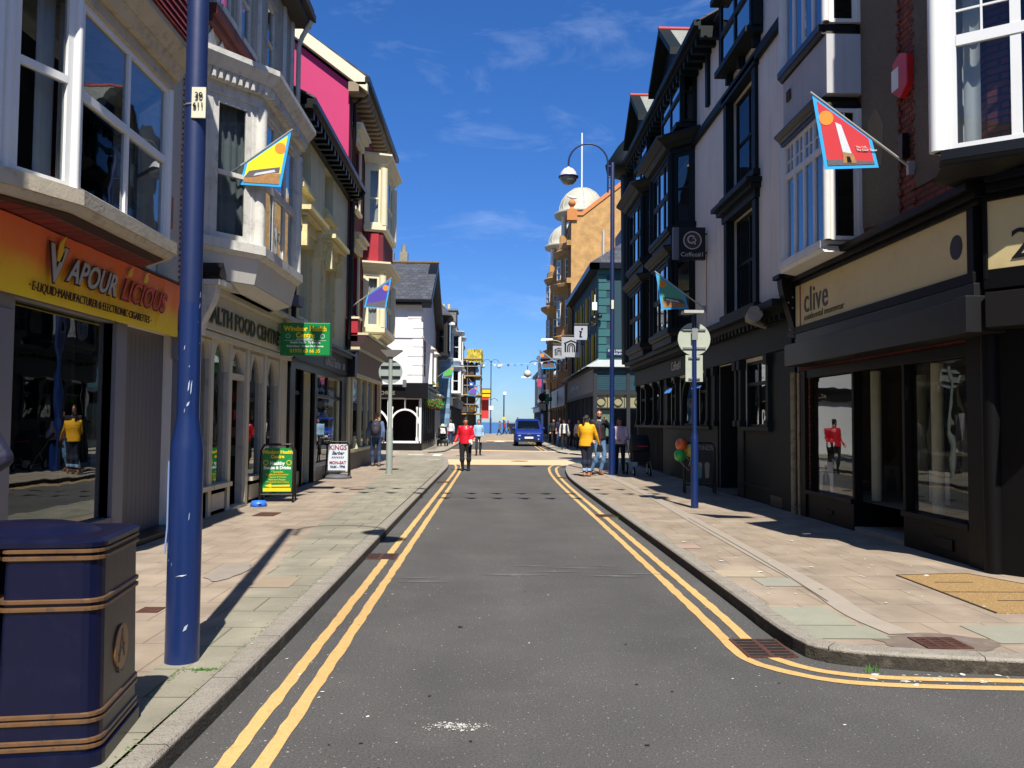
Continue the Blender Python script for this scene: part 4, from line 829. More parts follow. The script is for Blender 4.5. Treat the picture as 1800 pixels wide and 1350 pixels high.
mb.box(G, -5.2, -3.65, .45, .56, 0, .09); mb.box(G, -5.3, -5.16, .45, 2.75, 0, .09); mb.box(G, -3.72, -3.6, .45, 2.75, 0, .09); mb.box(G, -5.2, -3.65, 2.68, 2.76, 0, .08)
mb.ring(G, -4.43, 1.45, .66, .75, .0, .08, 0, 16, 0, 180); mb.box(G, -4.46, -4.4, 2.18, 2.7, 0, .07)
mb.ring(G, -6.3, 1.2, 1.02, 1.12, .0, .08, 0, 12, 0, 90); mb.box(G, -5.32, -5.26, 1.2, 2.7, 0, .07)
for u in (-5.08, -3.82): mb.lathe(u, 42.94, [(.06, .5), (.06, .7), (.035, .8), (.035, 2.1), (.06, 2.2), (.06, 2.3)], 8)
mb.build('arched_window_frame', WA, B)
MB().quad([G.p(-6.3, .5, -.05), G.p(-3.7, .5, -.05), G.p(-3.7, 2.7, -.05), G.p(-6.3, 2.7, -.05)]).quad([PL.p(43.4, .5, -.06), PL.p(52, .5, -.06), PL.p(52, 2.7, -.06), PL.p(43.4, 2.7, -.06)]).build('shop_window', SGLASS, B, recalc=False)
mb = MB(); mb.box(G, -7, -3.7, .1, 2.7, -1.6, -1.5); mb.box(PL, 43.3, 52, .1, 2.7, -1.7, -1.6); mb.build('pub_interior', DARK, B)
for i, y in enumerate((43.7, 45.3, 47.0, 49.2)):
    t = thing('hanging_basket', ['trailing green flower basket nearest the white pub corner', 'second hanging flower basket along the pub side wall', 'third hanging flower basket along the pub side wall', 'farthest hanging flower basket on the pub side wall'][i], 'hanging basket', (-3.15, y, 2.5), 'hanging baskets along the pub')
    MB().lathe(-3.15, y, [(.05, 2.2), (.18, 2.27), (.26, 2.45), (.26, 2.5)], 10).tube([(-3.15, y, 2.5), (-3.15, y, 3.0), (-3.5, y, 3.05)], .012, 5).build('basket', mat('coir_brown', '#5a3d22', .9), t)
    rnd = random.Random(i); q = MB()
    for k in range(380):
        a, b, r_ = rnd.uniform(0, 6.28), rnd.uniform(-.6, 1.2), rnd.uniform(.1, .42); cx, cy, cz = -3.15+r_*math.cos(a), y+r_*math.sin(a), 2.52+r_*math.sin(b)*.75-.06
        d = Vector((rnd.uniform(-1, 1), rnd.uniform(-1, 1), rnd.uniform(-1, 1))).normalized()*.05; e = d.orthogonal().normalized()*.03; p = Vector((cx, cy, cz))
        q.quad([p-d, p+e, p+d, p-e], 1 if rnd.random() < .07 else (2 if rnd.random() < .35 else 0))
    q.build('foliage', [mat('basket_leaf', '#2f6a22', .7, .3, 20), mat('basket_flower', '#c0392b', .6), mat('basket_leaf_light', '#5f9440', .7, .2, 20)], t, recalc=False)
for y in (46.7, 50):
    t = thing('window_box', 'planted window box below the %s hooded window of the white pub' % ('nearer' if y < 48 else 'farther'), 'window box', (-3.4, y, 3.45)); MB().box(PL, y-.5, y+.5, 3.43, 3.6, .02, .28).build('trough', BLK, t)
    q = MB(); rnd = random.Random(int(y))
    for k in range(260):
        p = Vector((-3.6+rnd.uniform(0, .4), y+rnd.uniform(-.55, .55), 3.6+rnd.uniform(-.02, .35)*rnd.random())); d = Vector((rnd.uniform(-1, 1), rnd.uniform(-1, 1), rnd.uniform(-1, 1))).normalized()*.055; e = d.orthogonal().normalized()*.03; q.quad([p-d, p+e, p+d, p-e], 1 if rnd.random() < .15 else (2 if rnd.random() < .4 else 0))
    q.build('foliage', [mat('basket_leaf', '#2f6a22'), mat('basket_flower', '#c0392b'), mat('basket_leaf_light', '#5f9440')], t, recalc=False)

# ---- 6-9 farther left row
F2 = LF2
def simple_house(name, label, u0, u1, top, wm, F=F2, depth=8, wins=(), fm=None, shop=None, rise=2.2, eave=BLK, ox=None, chim=None, rm=None):
    t = bld(name, label, F.p((u0+u1)/2, 0).x, (u0+u1)/2); mb = MB(); hs_ = [w_ for w_ in wins]
    wall_grid(mb, F, u0, u1, 0, top, hs_+([(u0+.3, u1-.3, .5, 2.6)] if shop else []), .15); body(t, mb, F, u0, u1, depth, top); 
    mb.build('wall', wm, t, recalc=False)
    for w_ in wins: window(t, F, *w_, -.1, fm or WHITE, rows=(.5,), glassm=DGLASS)
    roof_part(t, F, u0, u1, depth, top, rise, rm or SLATEY, .35, th=.1)
    e = MB(); e.box(F, u0, u1, top-.22, top-.02, 0, .3); e.build('eaves', eave, t)
    gm = MB(); d = depth
    for u in (u0+.01, u1-.01): MB().loft([[F.p(u, top-.12, 0), F.p(u, top-.12, -d), F.p(u, top+rise-.16, -d/2)], [F.p(u+.01, top-.12, 0), F.p(u+.01, top-.12, -d), F.p(u+.01, top+rise-.16, -d/2)]]).build('gable_wall', wm, t)
    pass
    if shop:
        s_ = MB(); s_.box(F, u0+.05, u1-.05, 2.65, 3.15, 0, .2); s_.box(F, u0+.05, u1-.05, 3.15, 3.25, 0, .4); s_.box(F, u0+.05, u1-.05, .05, .5, 0, .06)
        n = max(2, int((u1-u0)/1.3))
        for k in range(n+1): u = u0+.3+(u1-u0-.6)*k/n; s_.box(F, u-.06, u+.06, .5, 2.65, -.05, .08)
        s_.build('shopfront', shop, t)
        MB().quad([F.p(u0+.3, .5, -.04), F.p(u1-.3, .5, -.04), F.p(u1-.3, 2.6, -.04), F.p(u0+.3, 2.6, -.04)]).build('shop_window', DGLASS, t, recalc=False)
        MB().box(F, u0+.1, u1-.1, .1, 2.65, -1.5, -1.4).build('shop_interior', DARK, t)
    if chim:
        q = MB(); cx, cy = F.p(chim, 0, -depth/2).x, chim; q.wb(cx-.3, cx+.3, cy-.5, cy+.5, top, top+rise+1.0); q.build('chimney', BRKX, t)
    return t
B = simple_house('oriel_house', 'narrow cream house with a black capped oriel window beside the white pub', 52.5, 57.5, 8.0, mat('tan_render', '#b79a6a', .8), wins=[(53.5, 54.3, 3.8, 5.2)], shop=OLDW, chim=54)
Po = [(-3.6, 53.2), (-2.95, 53.6), (-2.95, 55.8), (-3.6, 56.2)]
bay(B, Po, (1, 0), 5.9, 8.0, mat('dark_oriel', '#2b2723', .6), [dict(rows=(.5,), glassm=DGLASS), dict(cols=3, rows=(.5,), glassm=DGLASS), dict(rows=(.5,))], sill=(.15, .1), head=(.35, .3), post=.14)
MB().loft([[(x, y, 8.3) for x, y in offs(Po, .35, Vector((1, 0)))], [(-3.6, 54.2, 9.4), (-3.5, 54.4, 9.4), (-3.5, 55, 9.4), (-3.6, 55.2, 9.4)]]).build('oriel_roof', SLATEY, B)
F3 = Fr((-2.9, 0, 0), (0, 1, 0), (1, 0, 0))
B = simple_house('blue_house', 'pale blue slate hung house with white bays halfway down the left row', 57.5, 67, 8.4, F=F3, wm=brick('blue_slate_hanging', '#7ea3bd', '#7399b4', '#5d7f99', 'y', .5, .35, .02, .7, .3), shop=mat('shop_grey_fascia', '#4a4f56', .5), eave=WHITE, rm=SLATEY)
MB().prism(XF(57.49), [(-2.9, 3.2), (-2.9, 8.4), (-6.9, 10.5), (-6.9, 3.2)], 0, .02).build('slate_gable', brick('blue_slate_hanging_x', '#86abc4', '#7ba1bb', '#6387a0', 'x', .5, .35, .02, .7, .3), B)
for a, b in ((59.5, 62), (63.5, 66)):
    for z0, z1 in ((3.7, 5.2), (6.0, 7.7)): bay(B, [(-2.9, a), (-2.3, a+.4), (-2.3, b-.4), (-2.9, b)], (1, 0), z0, z1, PVC, [dict(rows=(.5,), glassm=DGLASS), dict(cols=2, rows=(.5,), glassm=DGLASS), dict(rows=(.5,))], sill=(.12, .06), head=(.3, .25))
    MB().loft([[(x, y, 5.2) for x, y in offs([(-2.9, a), (-2.3, a+.4), (-2.3, b-.4), (-2.9, b)], 0, Vector((1, 0)))], [(x, y, 5.95) for x, y in offs([(-2.9, a), (-2.3, a+.4), (-2.3, b-.4), (-2.9, b)], 0, Vector((1, 0)))]]).build('bay_panel', mat('blue_grey_panel', '#5b7186', .6), B)
mb = MB(); mb.wb(-3.9, -2.7, 61.5, 63.8, 8.5, 9.7); mb.wb(-4.0, -2.6, 61.4, 63.9, 9.7, 9.82); mb.build('dormer', brick('dormer_slates', '#7c7a74', '#6f6d68', '#4c4b48', 'x', .3, .2, .01, .7, .3), B)
mb = MB(); mb.lathe(-3.7, 62.5, [(.12, 9.8), (.12, 10.3)], 8); mb.lathe(-3.3, 62.5, [(.12, 9.8), (.12, 10.3)], 8); mb.build('chimney_pots', CREAM, B)
B = simple_house('cream_house', 'cream rendered house with white window hoods before the scaffolding', 67, 78, 8.4, CREAM, F=F3, wins=[(68.5, 69.5, 3.7, 5.3), (71, 72, 3.7, 5.3), (68.5, 69.5, 6.2, 7.6), (71, 72, 6.2, 7.6), (74, 75, 3.7, 5.3), (74, 75, 6.2, 7.6)], shop=BLK, eave=CREAM2)
for u in (69, 71.5, 74.5): MB().box(F3, u-.8, u+.8, 5.4, 5.6, 0, .5).build('window_hood', CREAM2, B)
MB().box(F3, 70, 71, 4.8, 5.2, 0, .5).build('red_panel', mat('faded_red_panel', '#b5453c', .6), B)
B = simple_house('house_under_scaffold', 'dull seafront end house hidden behind scaffolding on the left', 84.6, 96, 7.4, mat('grey_brown_wall', '#4b463e', .9, .2, 1), F=Fr((-1.9, 0, 0), (0, 1, 0), (1, 0, 0)), depth=9, wins=[(86, 87.2, 3.5, 5), (90, 91.2, 3.5, 5)], shop=BLK)
S = thing('scaffold', 'tube scaffolding with plank lifts and yellow netting at the sea end of the left row', 'scaffolding', (-2.6, 88, 0))
SM = mat('scaffold_tube', '#8a8a86', .5, .1, 8, metal=.5)
X0, X1 = -3.4, -1.2
for y in (84.0, 88, 92):
    for x in (-2.5, X1): MB().tube([(x, y, 0), (x, y, 8.9)], .05, 6).build('upright', SM, S)
for z in (2.3, 4.2, 6.1, 7.8):
    MB().wb(X0, X1+.1, 83.8, 92.2, z, z+.12).build('platform', mat('scaffold_planks', '#a98f62', .9, .15, 4), S)
    MB().tube([(X0, 84, z+1.0), (X1+.1, 84, z+1.0)], .04, 6).build('ledger', SM, S); MB().tube([(X1, 84, z+1.0), (X1, 92, z+1.0)], .04, 6).build('ledger', SM, S)
MB().tube([(-2.5, 84, 2.3), (X1, 84, 4.2)], .04, 6).build('brace', SM, S); MB().tube([(X1, 84, 4.2), (-2.5, 84, 6.1)], .04, 6).build('brace', SM, S)
rnd = random.Random(4); mb = MB(); rows = []
for z in (7.5, 7.85, 8.2, 8.5, 8.8): rows.append([(-2.6+.1*k+rnd.uniform(-.06, .06), 83.9+rnd.uniform(-.08, .08), z+rnd.uniform(-.1, .1)) for k in range(16)]+[(X1+.15+rnd.uniform(-.06, .06), 84+k*.6, z+rnd.uniform(-.1, .1)) for k in range(1, 14)])
mb.loft(rows, 0, False, False, False); mb.build('debris_netting', mat('yellow_netting', '#b8a83e', .8, .15, 8), S, recalc=False)
for (x, z, h, sz) in ((-2.1, 5.3, '#2b59b5', .45), (-2.0, 2.9, '#e39a2b', .55)):
    tag(MB().wb(x-sz/2, x+sz/2*1.3, 83.68, 83.74, z-sz/2, z+sz/2).wb(x-sz/4, x+sz/4, 83.67, 83.68, z-sz/5, z+sz/5, 1).build('site_sign', [mat('site_sign_'+h[1:], h, .5), WHT], at=(x, 83.7, z)), ('blue' if h == '#2b59b5' else 'orange')+' contractor board tied to the scaffolding', 'sign')
tag(MB().wb(-1.05, -.35, 83.9, 84.0, 1.9, 4.9).build('red_banner', mat('banner_red', '#c43434', .6), at=(-.7, 84, 3.4)), 'tall red vertical banner on the sea side of the scaffolding', 'banner')
t = thing('takeaway_sign', 'yellow and black hanging shop sign projecting by the scaffolding', 'sign', (-.6, 83, 4.3)); MB().wb(-1.05, -.15, 83, 83.12, 3.95, 4.85).build('board', mat('sign_dark_olive', '#2b2d1c', .5), t)
mb = MB(); mb.wb(-1.0, -.2, 82.98, 82.995, 4.42, 4.75); mb.wb(-1.0, -.2, 82.98, 82.995, 4.03, 4.3); mb.build('yellow_panel', YEL2, t)

# ================================================================ RIGHT SIDE BUILDINGS
# ---- menswear corner shop
B = bld('menswear_building', 'dark brick corner building with boxed white bays over the black and cream menswear shop', 6.5, 10)
CF = Fr((5.0, 8.3, 0), (.60, -.80, 0), (-.80, -.60, 0))       # canted corner face, u runs towards the camera side
SHF = mat('shop_black', '#0e0e0f', .5, .12, 3, bump=.04, spec=.15)
FCR = mat('cream_fascia', '#d3c08a', .5, .05, 1.5, dirt=('#a8945f', .25, 4))
mb = MB(); holes = [(8.66, 10.05, .52, 2.28, .01), (10.1, 11.5, .1, 2.3, .01), (11.55, 13.15, .52, 2.28, .01), (11.2, 12.8, 4.1, 5.8), (11.2, 12.8, 7.1, 9)]
wall_grid(mb, RF, 8.3, 13.6, 0, 10.9, holes, .1)
ch = [(.45, 2.4, .55, 2.35, .01), (.2, 2.2, 4.2, 6)]
wall_grid(mb, CF, 0, 2.6, 0, 10.9, ch, .1); e = CF.p(2.6, 0); SF = XF(e.y)
wall_grid(mb, SF, e.x, 14, 0, 10.9, [(e.x+.5, e.x+3, .55, 2.4)], .1)
mb.quad([RF.p(13.6, 0), RF.p(13.6, 0, -9), RF.p(13.6, 10.9, -9), RF.p(13.6, 10.9)]); mb.quad([(14, e.y, 0), (14, 13.6, 0), (14, 13.6, 10.9), (14, e.y, 10.9)])
mb.quad([(5, 8.3, 10.9), (e.x, e.y, 10.9), (14, e.y, 10.9), (14, 13.6, 10.9), (5, 13.6, 10.9)])
mb.build('wall', BRK, B, recalc=False)
mb = MB(); mb.box(RF, 8.95, 9.75, 4.35, 10.5, 0, .02)
mb.prism(RF, [(10.12, 4.05), (11.15, 4.2), (11.15, 10.5), (10.12, 10.5)], 0, .02); mb.box(RF, 9.75, 10.12, 9, 10.5, 0, .019)
mb.box(CF, .0, 2.6, 6.3, 10.5, 0, .02)
mb.build('pebbledash_panel', PEBBLE, B)
rnd = random.Random(3); mb = MB()
for k in range(70):
    z = 4.1+k*.083; 
    if k % 2: mb.box(RF, 10.06, 10.14, z, z+.065, 0, .03); mb.box(RF, 9.72, 9.8, z, z+.065, 0, .03); mb.box(RF, 8.9, 8.97, z, z+.065, 0, .03)
mb.build('brick_quoins', BRK, B)
MB().prism(RF, [(10.55, 4.9), (10.9, 4.95), (10.95, 5.6), (10.7, 5.7), (10.5, 5.4)], .02, .026).build('render_patch', mat('pale_patch', '#756857', .9), B)
# fascia
mb = MB(); mb.box(RF, 8.42, 13.35, 3.1, 3.76, 0, .14); f1 = mb.build('fascia', FCR, B)
mb = MB(); mb.box(CF, .04, 2.6, 3.1, 3.78, 0, .14); mb.build('fascia', FCR, B)
mb = MB(); mb.box(RF, 13.12, 13.16, 3.1, 3.76, .14, .146); mb.build('red_stripe', mat('dark_red_stripe', '#7c2b1c', .5), B)
LT = mat('black_letters', '#15151b', .4); GT = mat('olive_letters', '#6b6238', .5)
text('clive', RF, 12.98, 3.29, .142, .55, LT, B, sx=.9, spacing=1.06); text('continental menswear', RF, 12.98, 3.17, .142, .14, GT, B, sx=1.2)
MB().disc(RF, 8.66, 3.42, .115, .14, .147, ry=.13).build('black_dot', LT, B); text('2', CF, .24, 3.18, .142, .42, LT, B, sx=1.1)
mb = MB()
mb.box(RF, 8.2, 13.7, 3.762, 3.82, 0, .17); mb.box(RF, 8.15, 13.7, 3.822, 3.89, 0, .24); mb.box(RF, 8.15, 13.7, 3.892, 3.98, 0, .32)
mb.box(CF, .0, 2.6, 3.782, 3.84, 0, .17); mb.box(CF, .08, 2.6, 3.842, 3.92, 0, .28); mb.box(CF, .1, 2.6, 3.922, 4.0, 0, .36)
mb.box(RF, 8.3, 13.35, 2.99, 3.1, 0, .18); mb.box(RF, 8.3, 8.42, 3.102, 3.76, 0, .17); mb.box(CF, .0, .04, 3.0, 3.78, 0, .17); mb.box(CF, .0, 2.6, 2.9, 3.098, 0, .165)
mb.box(RF, 13.2, 13.65, 0, 2.4, 0, .06); mb.box(RF, 8.3, 8.66, 0, 2.5, 0, .06); mb.box(CF, 0, .45, 0, 2.5, 0, .06); mb.lathe(4.97, 8.27, [(.09, .1), (.09, 3)], 10)
mb.box(RF, 8.66, 13.2, 2.28, 2.42, -.02, .04); mb.box(CF, .45, 2.6, 2.35, 2.5, -.02, .04)
mb.box(RF, 8.66, 10.1, .1, .46, -.1, .03); mb.box(RF, 11.5, 13.2, .1, .46, -.1, .03); mb.box(RF, 8.66, 10.1, .46, .53, -.1, .07); mb.box(RF, 11.5, 13.2, .46, .53, -.1, .07)
mb.box(CF, .45, 2.6, .05, .5, -.1, .03); mb.box(CF, .45, 2.6, .5, .56, -.1, .06)
for u in (10.07, 11.5): mb.box(RF, u-.03, u+.04, .5, 2.3, -.09, .03)
mb.box(RF, 9.0, 9.4, .2, .32, .03, .05); mb.box(RF, 12.2, 12.5, .24, .3, .03, .05)
mb.build('shopfront_frame', SHF, B, bevel=.006)
mb = MB(); mb.box(RF, 8.25, 13.2, 2.46, 2.8, .0, .38); mb.box(RF, 8.25, 13.2, 2.82, 2.98, 0, .2); mb.box(RF, 8.05, 8.24, 2.46, 2.82, 0, .4); mb.box(CF, .1, 2.6, 2.5, 2.84, .0, .38)
mb.build('shutter_box', mat('graphite_shutter_box', '#1d1c1c', .42, .1, 1.2, spec=.3), B, bevel=.006)
console(B, RF, 13.5, 2.95, 3.9, .22, .32, SHF)
mb = MB()
for k in range(9): t_ = k/8; mb.ball(RF.p(13.4, 2.9+.7*t_, .12+.12*math.sin(t_*9)), .022, n=6)
mb.build('scroll_ornament', mat('worn_grey_scroll', '#7f8187', .5), B)
MB().tube([RF.p(13.62, .1, .09), RF.p(13.62, 2.4, .09)], .05, 8).box(RF, 13.42, 13.5, .1, 2.38, .06, .075).build('peeling_pilaster', mat('peeling_cream_paint', '#8f8468', .7, .2, 8, dirt=('#3c2c20', .9, 9)), B)
for a, b in ((8.66, 10.05), (11.55, 13.15)): MB().quad([RF.p(a, .5, -.05), RF.p(b, .5, -.05), RF.p(b, 2.3, -.05), RF.p(a, 2.3, -.05)]).build('shop_window', SGLASS, B, recalc=False)
MB().quad([CF.p(.45, .55, -.05), CF.p(2.4, .55, -.05), CF.p(2.4, 2.36, -.05), CF.p(.45, 2.36, -.05)]).build('shop_window', SGLASS, B, recalc=False)
MB().quad([RF.p(10.1, .5, -.9), RF.p(11.5, .5, -.9), RF.p(11.5, 2.3, -.9), RF.p(10.1, 2.3, -.9)]).quad([RF.p(10.1, .5, -.05), RF.p(10.1, .5, -.9), RF.p(10.1, 2.3, -.9), RF.p(10.1, 2.3, -.05)]).quad([RF.p(11.5, .5, -.05), RF.p(11.5, .5, -.9), RF.p(11.5, 2.3, -.9), RF.p(11.5, 2.3, -.05)]).build('lobby_glass', SGLASS, B, recalc=False)
mb = MB(); mb.box(RF, 10.1, 11.5, .0, .16, -1, .02); mb.build('door_step', mat('pale_step', '#8b867c', .8, .1, 8), B)
mb = MB(); mb.box(RF, 10.12, 11.48, .16, .5, -.92, -.86); mb.box(RF, 10.08, 10.14, .16, .5, -.9, -.1); mb.box(RF, 11.46, 11.52, .16, .5, -.9, -.1); mb.build('lobby_riser', SHF, B)
mb = MB(); mb.quad([RF.p(8.4, .1, -2.2), RF.p(13.4, .1, -2.2), RF.p(13.4, 2.6, -2.2), RF.p(8.4, 2.6, -2.2)]); mb.quad([RF.p(13.4, .1, -.1), RF.p(13.4, .1, -2.2), RF.p(13.4, 2.6, -2.2), RF.p(13.4, 2.6, -.1)])
mb.quad([RF.p(8.4, .5, -.1), RF.p(13.4, .5, -.1), RF.p(13.4, .5, -2.2), RF.p(8.4, .5, -2.2)], 1); mb.quad([RF.p(7, 2.6, -.1), RF.p(13.4, 2.6, -.1), RF.p(13.4, 2.6, -5), RF.p(7, 2.6, -5)]); mb.quad([(5.2, 6.0, .5), (8, 6.0, .5), (8, 8.4, .5), (5.2, 8.4, .5)], 1)
mb.quad([(7.2, 6, .1), (7.2, 9, .1), (7.2, 9, 2.6), (7.2, 6, 2.6)])
mb.build('shop_interior', [DARKB, FLOORI], B)
mb = MB()
for (u, w_) in ((10.0, -.35), (11.62, -.35), (9.4, -1.3), (12.4, -1.4)): mb.lathe(5-w_, u, [(.07, .5), (.07, 2.3)], 10)
mb.box(CF, .5, .6, .56, 2.35, -.16, -.08); mb.build('display_column', mat('ivory_column', '#cfc9ac', .6), B)
def poster(u, w_, z, h, wd, label):
    t = thing('poster', label, 'poster', (5-w_, u, z)); MB().box(RF, u-wd/2, u+wd/2, z, z+h, w_, w_+.01).build('sheet', mat('poster_paper', '#e6e6ee', .6), t)
    q = MB(); q.prism(RF, [(u-wd*.3, z), (u+wd*.3, z), (u+wd*.26, z+h*.5), (u+wd*.1, z+h*.66), (u-wd*.1, z+h*.66), (u-wd*.26, z+h*.5)], w_+.01, w_+.013, 0); q.disc(RF, u, z+h*.78, wd*.1, w_+.01, w_+.013, 1, ry=h*.1); q.disc(RF, u, z+h*.85, wd*.11, w_+.013, w_+.015, 0, ry=h*.05)
    q.prism(RF, [(u-wd*.05, z+h*.3), (u+wd*.05, z+h*.3), (u+wd*.07, z+h*.66), (u-wd*.07, z+h*.66)], w_+.013, w_+.016, 2); q.build('printed_figure', [mat('poster_suit', '#1c2234', .6), SKIN, mat('poster_shirt', '#8a90a0', .6)], t)
poster(12.72, -.09, .54, .45, .5, 'suit poster standing in the far left pane of the menswear window'); poster(10.85, -.82, .54, .42, .5, 'suit poster in the recessed middle pane of the menswear shop')
def mannequin(x, y, z, label, m1):
    t = thing('mannequin', label, 'mannequin', (x, y, z)); mb = MB()
    mb.loft([[(x+a*r_*.6*math.cos(q), y+a*r_*math.sin(q), z+h) for q in [2*math.pi*k/14 for k in range(14)]] for h, r_, a in ((0, .17, 1), (.15, .16, 1), (.35, .15, 1), (.55, .2, 1), (.66, .19, 1), (.72, .07, 1))], 0, True, True)
    for s_ in (-1, 1): mb.tube([(x, y+s_*.18, z+.64), (x-.02, y+s_*.24, z+.35), (x-.06, y+s_*.25, z+.05)], [.06, .055, .04], 8)
    mb.build('jacket', m1, t)
    q = MB(); q.loft([[(x-.11, y-.01, z+.4), (x-.115, y+.045, z+.68), (x-.115, y-.065, z+.68)], [(x-.125, y-.01, z+.38), (x-.13, y+.05, z+.69), (x-.13, y-.07, z+.69)]]); q.build('shirt', mat('shirt_white', '#b9bcc4', .7), t)
    MB().tube([(x, y, z+.7), (x, y, z+.8)], [.045, .03], 8).ball((x, y, z+.83), .035).build('neck_cap', mat('wood_cap', '#8a6a3d', .5), t)
    MB().tube([(x, y, .5), (x, y, z)], .02, 6).build('stand', GALV, t)
mannequin(5.4, 9.35, 1.0, 'dressed mannequin torso in dark jacket in the nearest pane of the menswear window', mat('suit_charcoal', '#3a3d47', .8)); mannequin(5.38, 8.86, 1.0, 'second mannequin torso in navy jacket by the corner pillar of the menswear window', mat('suit_navy', '#26304f', .8)); mannequin(6.05, 10.6, 1.0, 'mannequin torso in black coat in the recessed middle pane', mat('suit_black', '#0d0e12', .8))
# boxed white bays
P = [(5, 11.16), (4.5, 11.16), (4.5, 12.86), (5, 13.2)]
for z0, z1 in ((4.05, 5.85), (7.05, 8.85)):
    bay(B, P, (-1, 0), z0, z1, WHITE, [dict(rows=(.74,), top_split=2, fwid=.05, post=.07, glassm=DGLASS), dict(cols=4, rows=(.72,), top_split=2, bar=.07, curtain=(BREFL, ((0, 1),)), fwid=.05), dict(rows=(.74,))], sill=(.1, .07), head=(.2, .12), post=.09, headm=BLK, sillm=BLK if z0 > 5 else WHITE)  # blue sheet behind the front panes is their reflection, painted as a colour
mb = MB(); A = offs(P, -.01, Vector((-1, 0))); mb.loft([[(x, y, 6.06) for x, y in A], [(x, y, 6.88) for x, y in A]]); mb.build('bay_panel', mat('bay_render_white', '#b5b4b4', .8, .06, 2, streak=.2), B)
MB().box(RF, 12.5, 12.65, 6.5, 6.66, .5, .52).build('air_brick', RUST, B)
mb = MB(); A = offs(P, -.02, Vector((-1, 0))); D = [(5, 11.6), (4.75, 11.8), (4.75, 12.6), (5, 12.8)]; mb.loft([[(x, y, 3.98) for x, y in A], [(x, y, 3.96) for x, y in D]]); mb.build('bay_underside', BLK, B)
# big white bay on the canted corner
q0, q1 = CF.p(.05, 0, .0), CF.p(2.5, 0, 0)
c1, c2 = Vector((4.38, 8.12)), Vector((5.95, 7.0))
bay(B, [(5.0, 8.42), (c1.x, c1.y), (c2.x, c2.y), (6.5, 7.2)], (-.59, -.81), 4.25, 6.0, PVC, [None, dict(cols=3, rows=(.62,), top_split=2, fwid=.06, bar=.09, glassm=GLASS, curtain=(WCURT, ((.06, .15), (.38, .46), (.75, .95)))), None], sill=(.1, .06), head=(.3, .2), post=.12, sillm=BLK)
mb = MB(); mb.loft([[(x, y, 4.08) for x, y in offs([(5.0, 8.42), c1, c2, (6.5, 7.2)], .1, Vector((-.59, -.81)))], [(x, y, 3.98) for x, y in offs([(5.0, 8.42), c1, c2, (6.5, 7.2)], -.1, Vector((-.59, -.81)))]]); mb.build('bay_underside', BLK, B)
al = thing('alarm_box', 'bright red hexagonal alarm box with white front high on the brick pier', 'alarm box', (4.97, 9.9, 5.6))
mb = MB(); mb.prism(RF, [(9.72, 5.62), (9.72, 5.98), (9.9, 6.06), (10.08, 5.98), (10.08, 5.62), (9.9, 5.5)], .02, .11); mb.build('case', mat('alarm_bright_red', '#c01f22', .35), al, bevel=.01); MB().box(RF, 9.92, 10.09, 5.64, 5.9, .11, .116).build('front_label', WHT, al)
MB().box(RF, 9.83, 9.93, 4.75, 5.05, .03, .12).build('junction_box', BLK, B)
text('.', RF, 9.8, 5.0, 0, .01, BLK, B) if False else None

# ---- Coffee shop terrace
B = bld('coffee_shop_building', 'long white rendered building with dark bays and gabled dormers over the coffee shop', 6.5, 21)
UW = [(15.75, 17.65, 3.85, 5.85), (15.75, 17.65, 6.38, 8.4)]
mb = MB(); holes = UW+[(15.0, 16.45, 1.5, 2.75, .01), (16.95, 18.35, .12, 2.8, .01), (19.2, 20.2, 1.5, 2.75, .01), (20.4, 22.3, 1.5, 2.75, .01), (22.5, 23.4, 1.5, 2.75, .01), (24.5, 28.3, 1.5, 2.75, .01), (21.0, 23.8, 3.9, 5.7), (21.0, 23.8, 6.5, 8.5), (25.0, 27.8, 3.9, 5.7), (25.0, 27.8, 6.5, 8.5), (15.6, 17.2, 9.1, 10.4)]
wall_grid(mb, RF, 13.62, 28.8, 0, 10.5, holes, .2); body(B, mb, RF, 13.62, 28.8, 9, 10.5, near=False); mb.build('wall', RENDER_W, B, recalc=False)
for (a, b, z0, z1) in UW:
    window(B, RF, a+.08, b-.08, z0+.04, z1-.04, -.2, DGRN, rows=(.5,), cols=2, fwid=.07, glassm=DGLASS)
    mb = MB(); mb.box(RF, a-.14, a+.06, z0-.06, z1, -.1, .07); mb.box(RF, b-.06, b+.14, z0-.06, z1, -.1, .07); mb.box(RF, a-.2, b+.2, z1-.02, z1+.14, -.1, .1)
    mb.box(RF, a-.24, b+.24, z0-.14, z0-.02, -.1, .14)
    if z0 < 5: mb.box(RF, a-.28, b+.28, z1+.142, z1+.24, 0, .2); mb.box(RF, a-.34, b+.34, z1+.242, z1+.33, 0, .3)
    mb.build('window_surround', DGRN, B)
mb = MB(); mb.box(RF, 13.62, 20.8, 8.45, 8.62, 0, .1); mb.box(RF, 20.8, 28.8, 8.8, 8.95, 0, .1); mb.box(RF, 13.62, 13.8, 3.6, 9.5, 0, .06); mb.box(RF, 19.1, 19.3, 8.95, 10.3, 0, .08); mb.box(RF, 24.2, 24.3, 8.95, 10.3, 0, .06); mb.build('timber_band', DGRN, B)
mb = MB(); mb.box(RF, 13.62, 18.2, 10.3, 10.38, 0, .14); mb.box(RF, 18.2, 28.9, 10.3, 10.38, 0, .5); mb.box(RF, 18.2, 28.9, 10.38, 10.52, .45, .6)
for k in range(38): u = 13.8+k*.4; mb.box(RF, u, u+.14, 10.12, 10.3, 0, .45 if u > 18.2 else .12)
mb.build('eaves', DGRN, B); roof_part(B, RF, 13.62, 18.2, 9, 10.5, 3, SLATEY, .16, th=.05); roof_part(B, RF, 18.2, 28.8, 9, 10.5, 3, SLATEY, .55, th=.05)
RRT = mat('red_ridge_tiles', '#b0413a', .7, .12, 6)
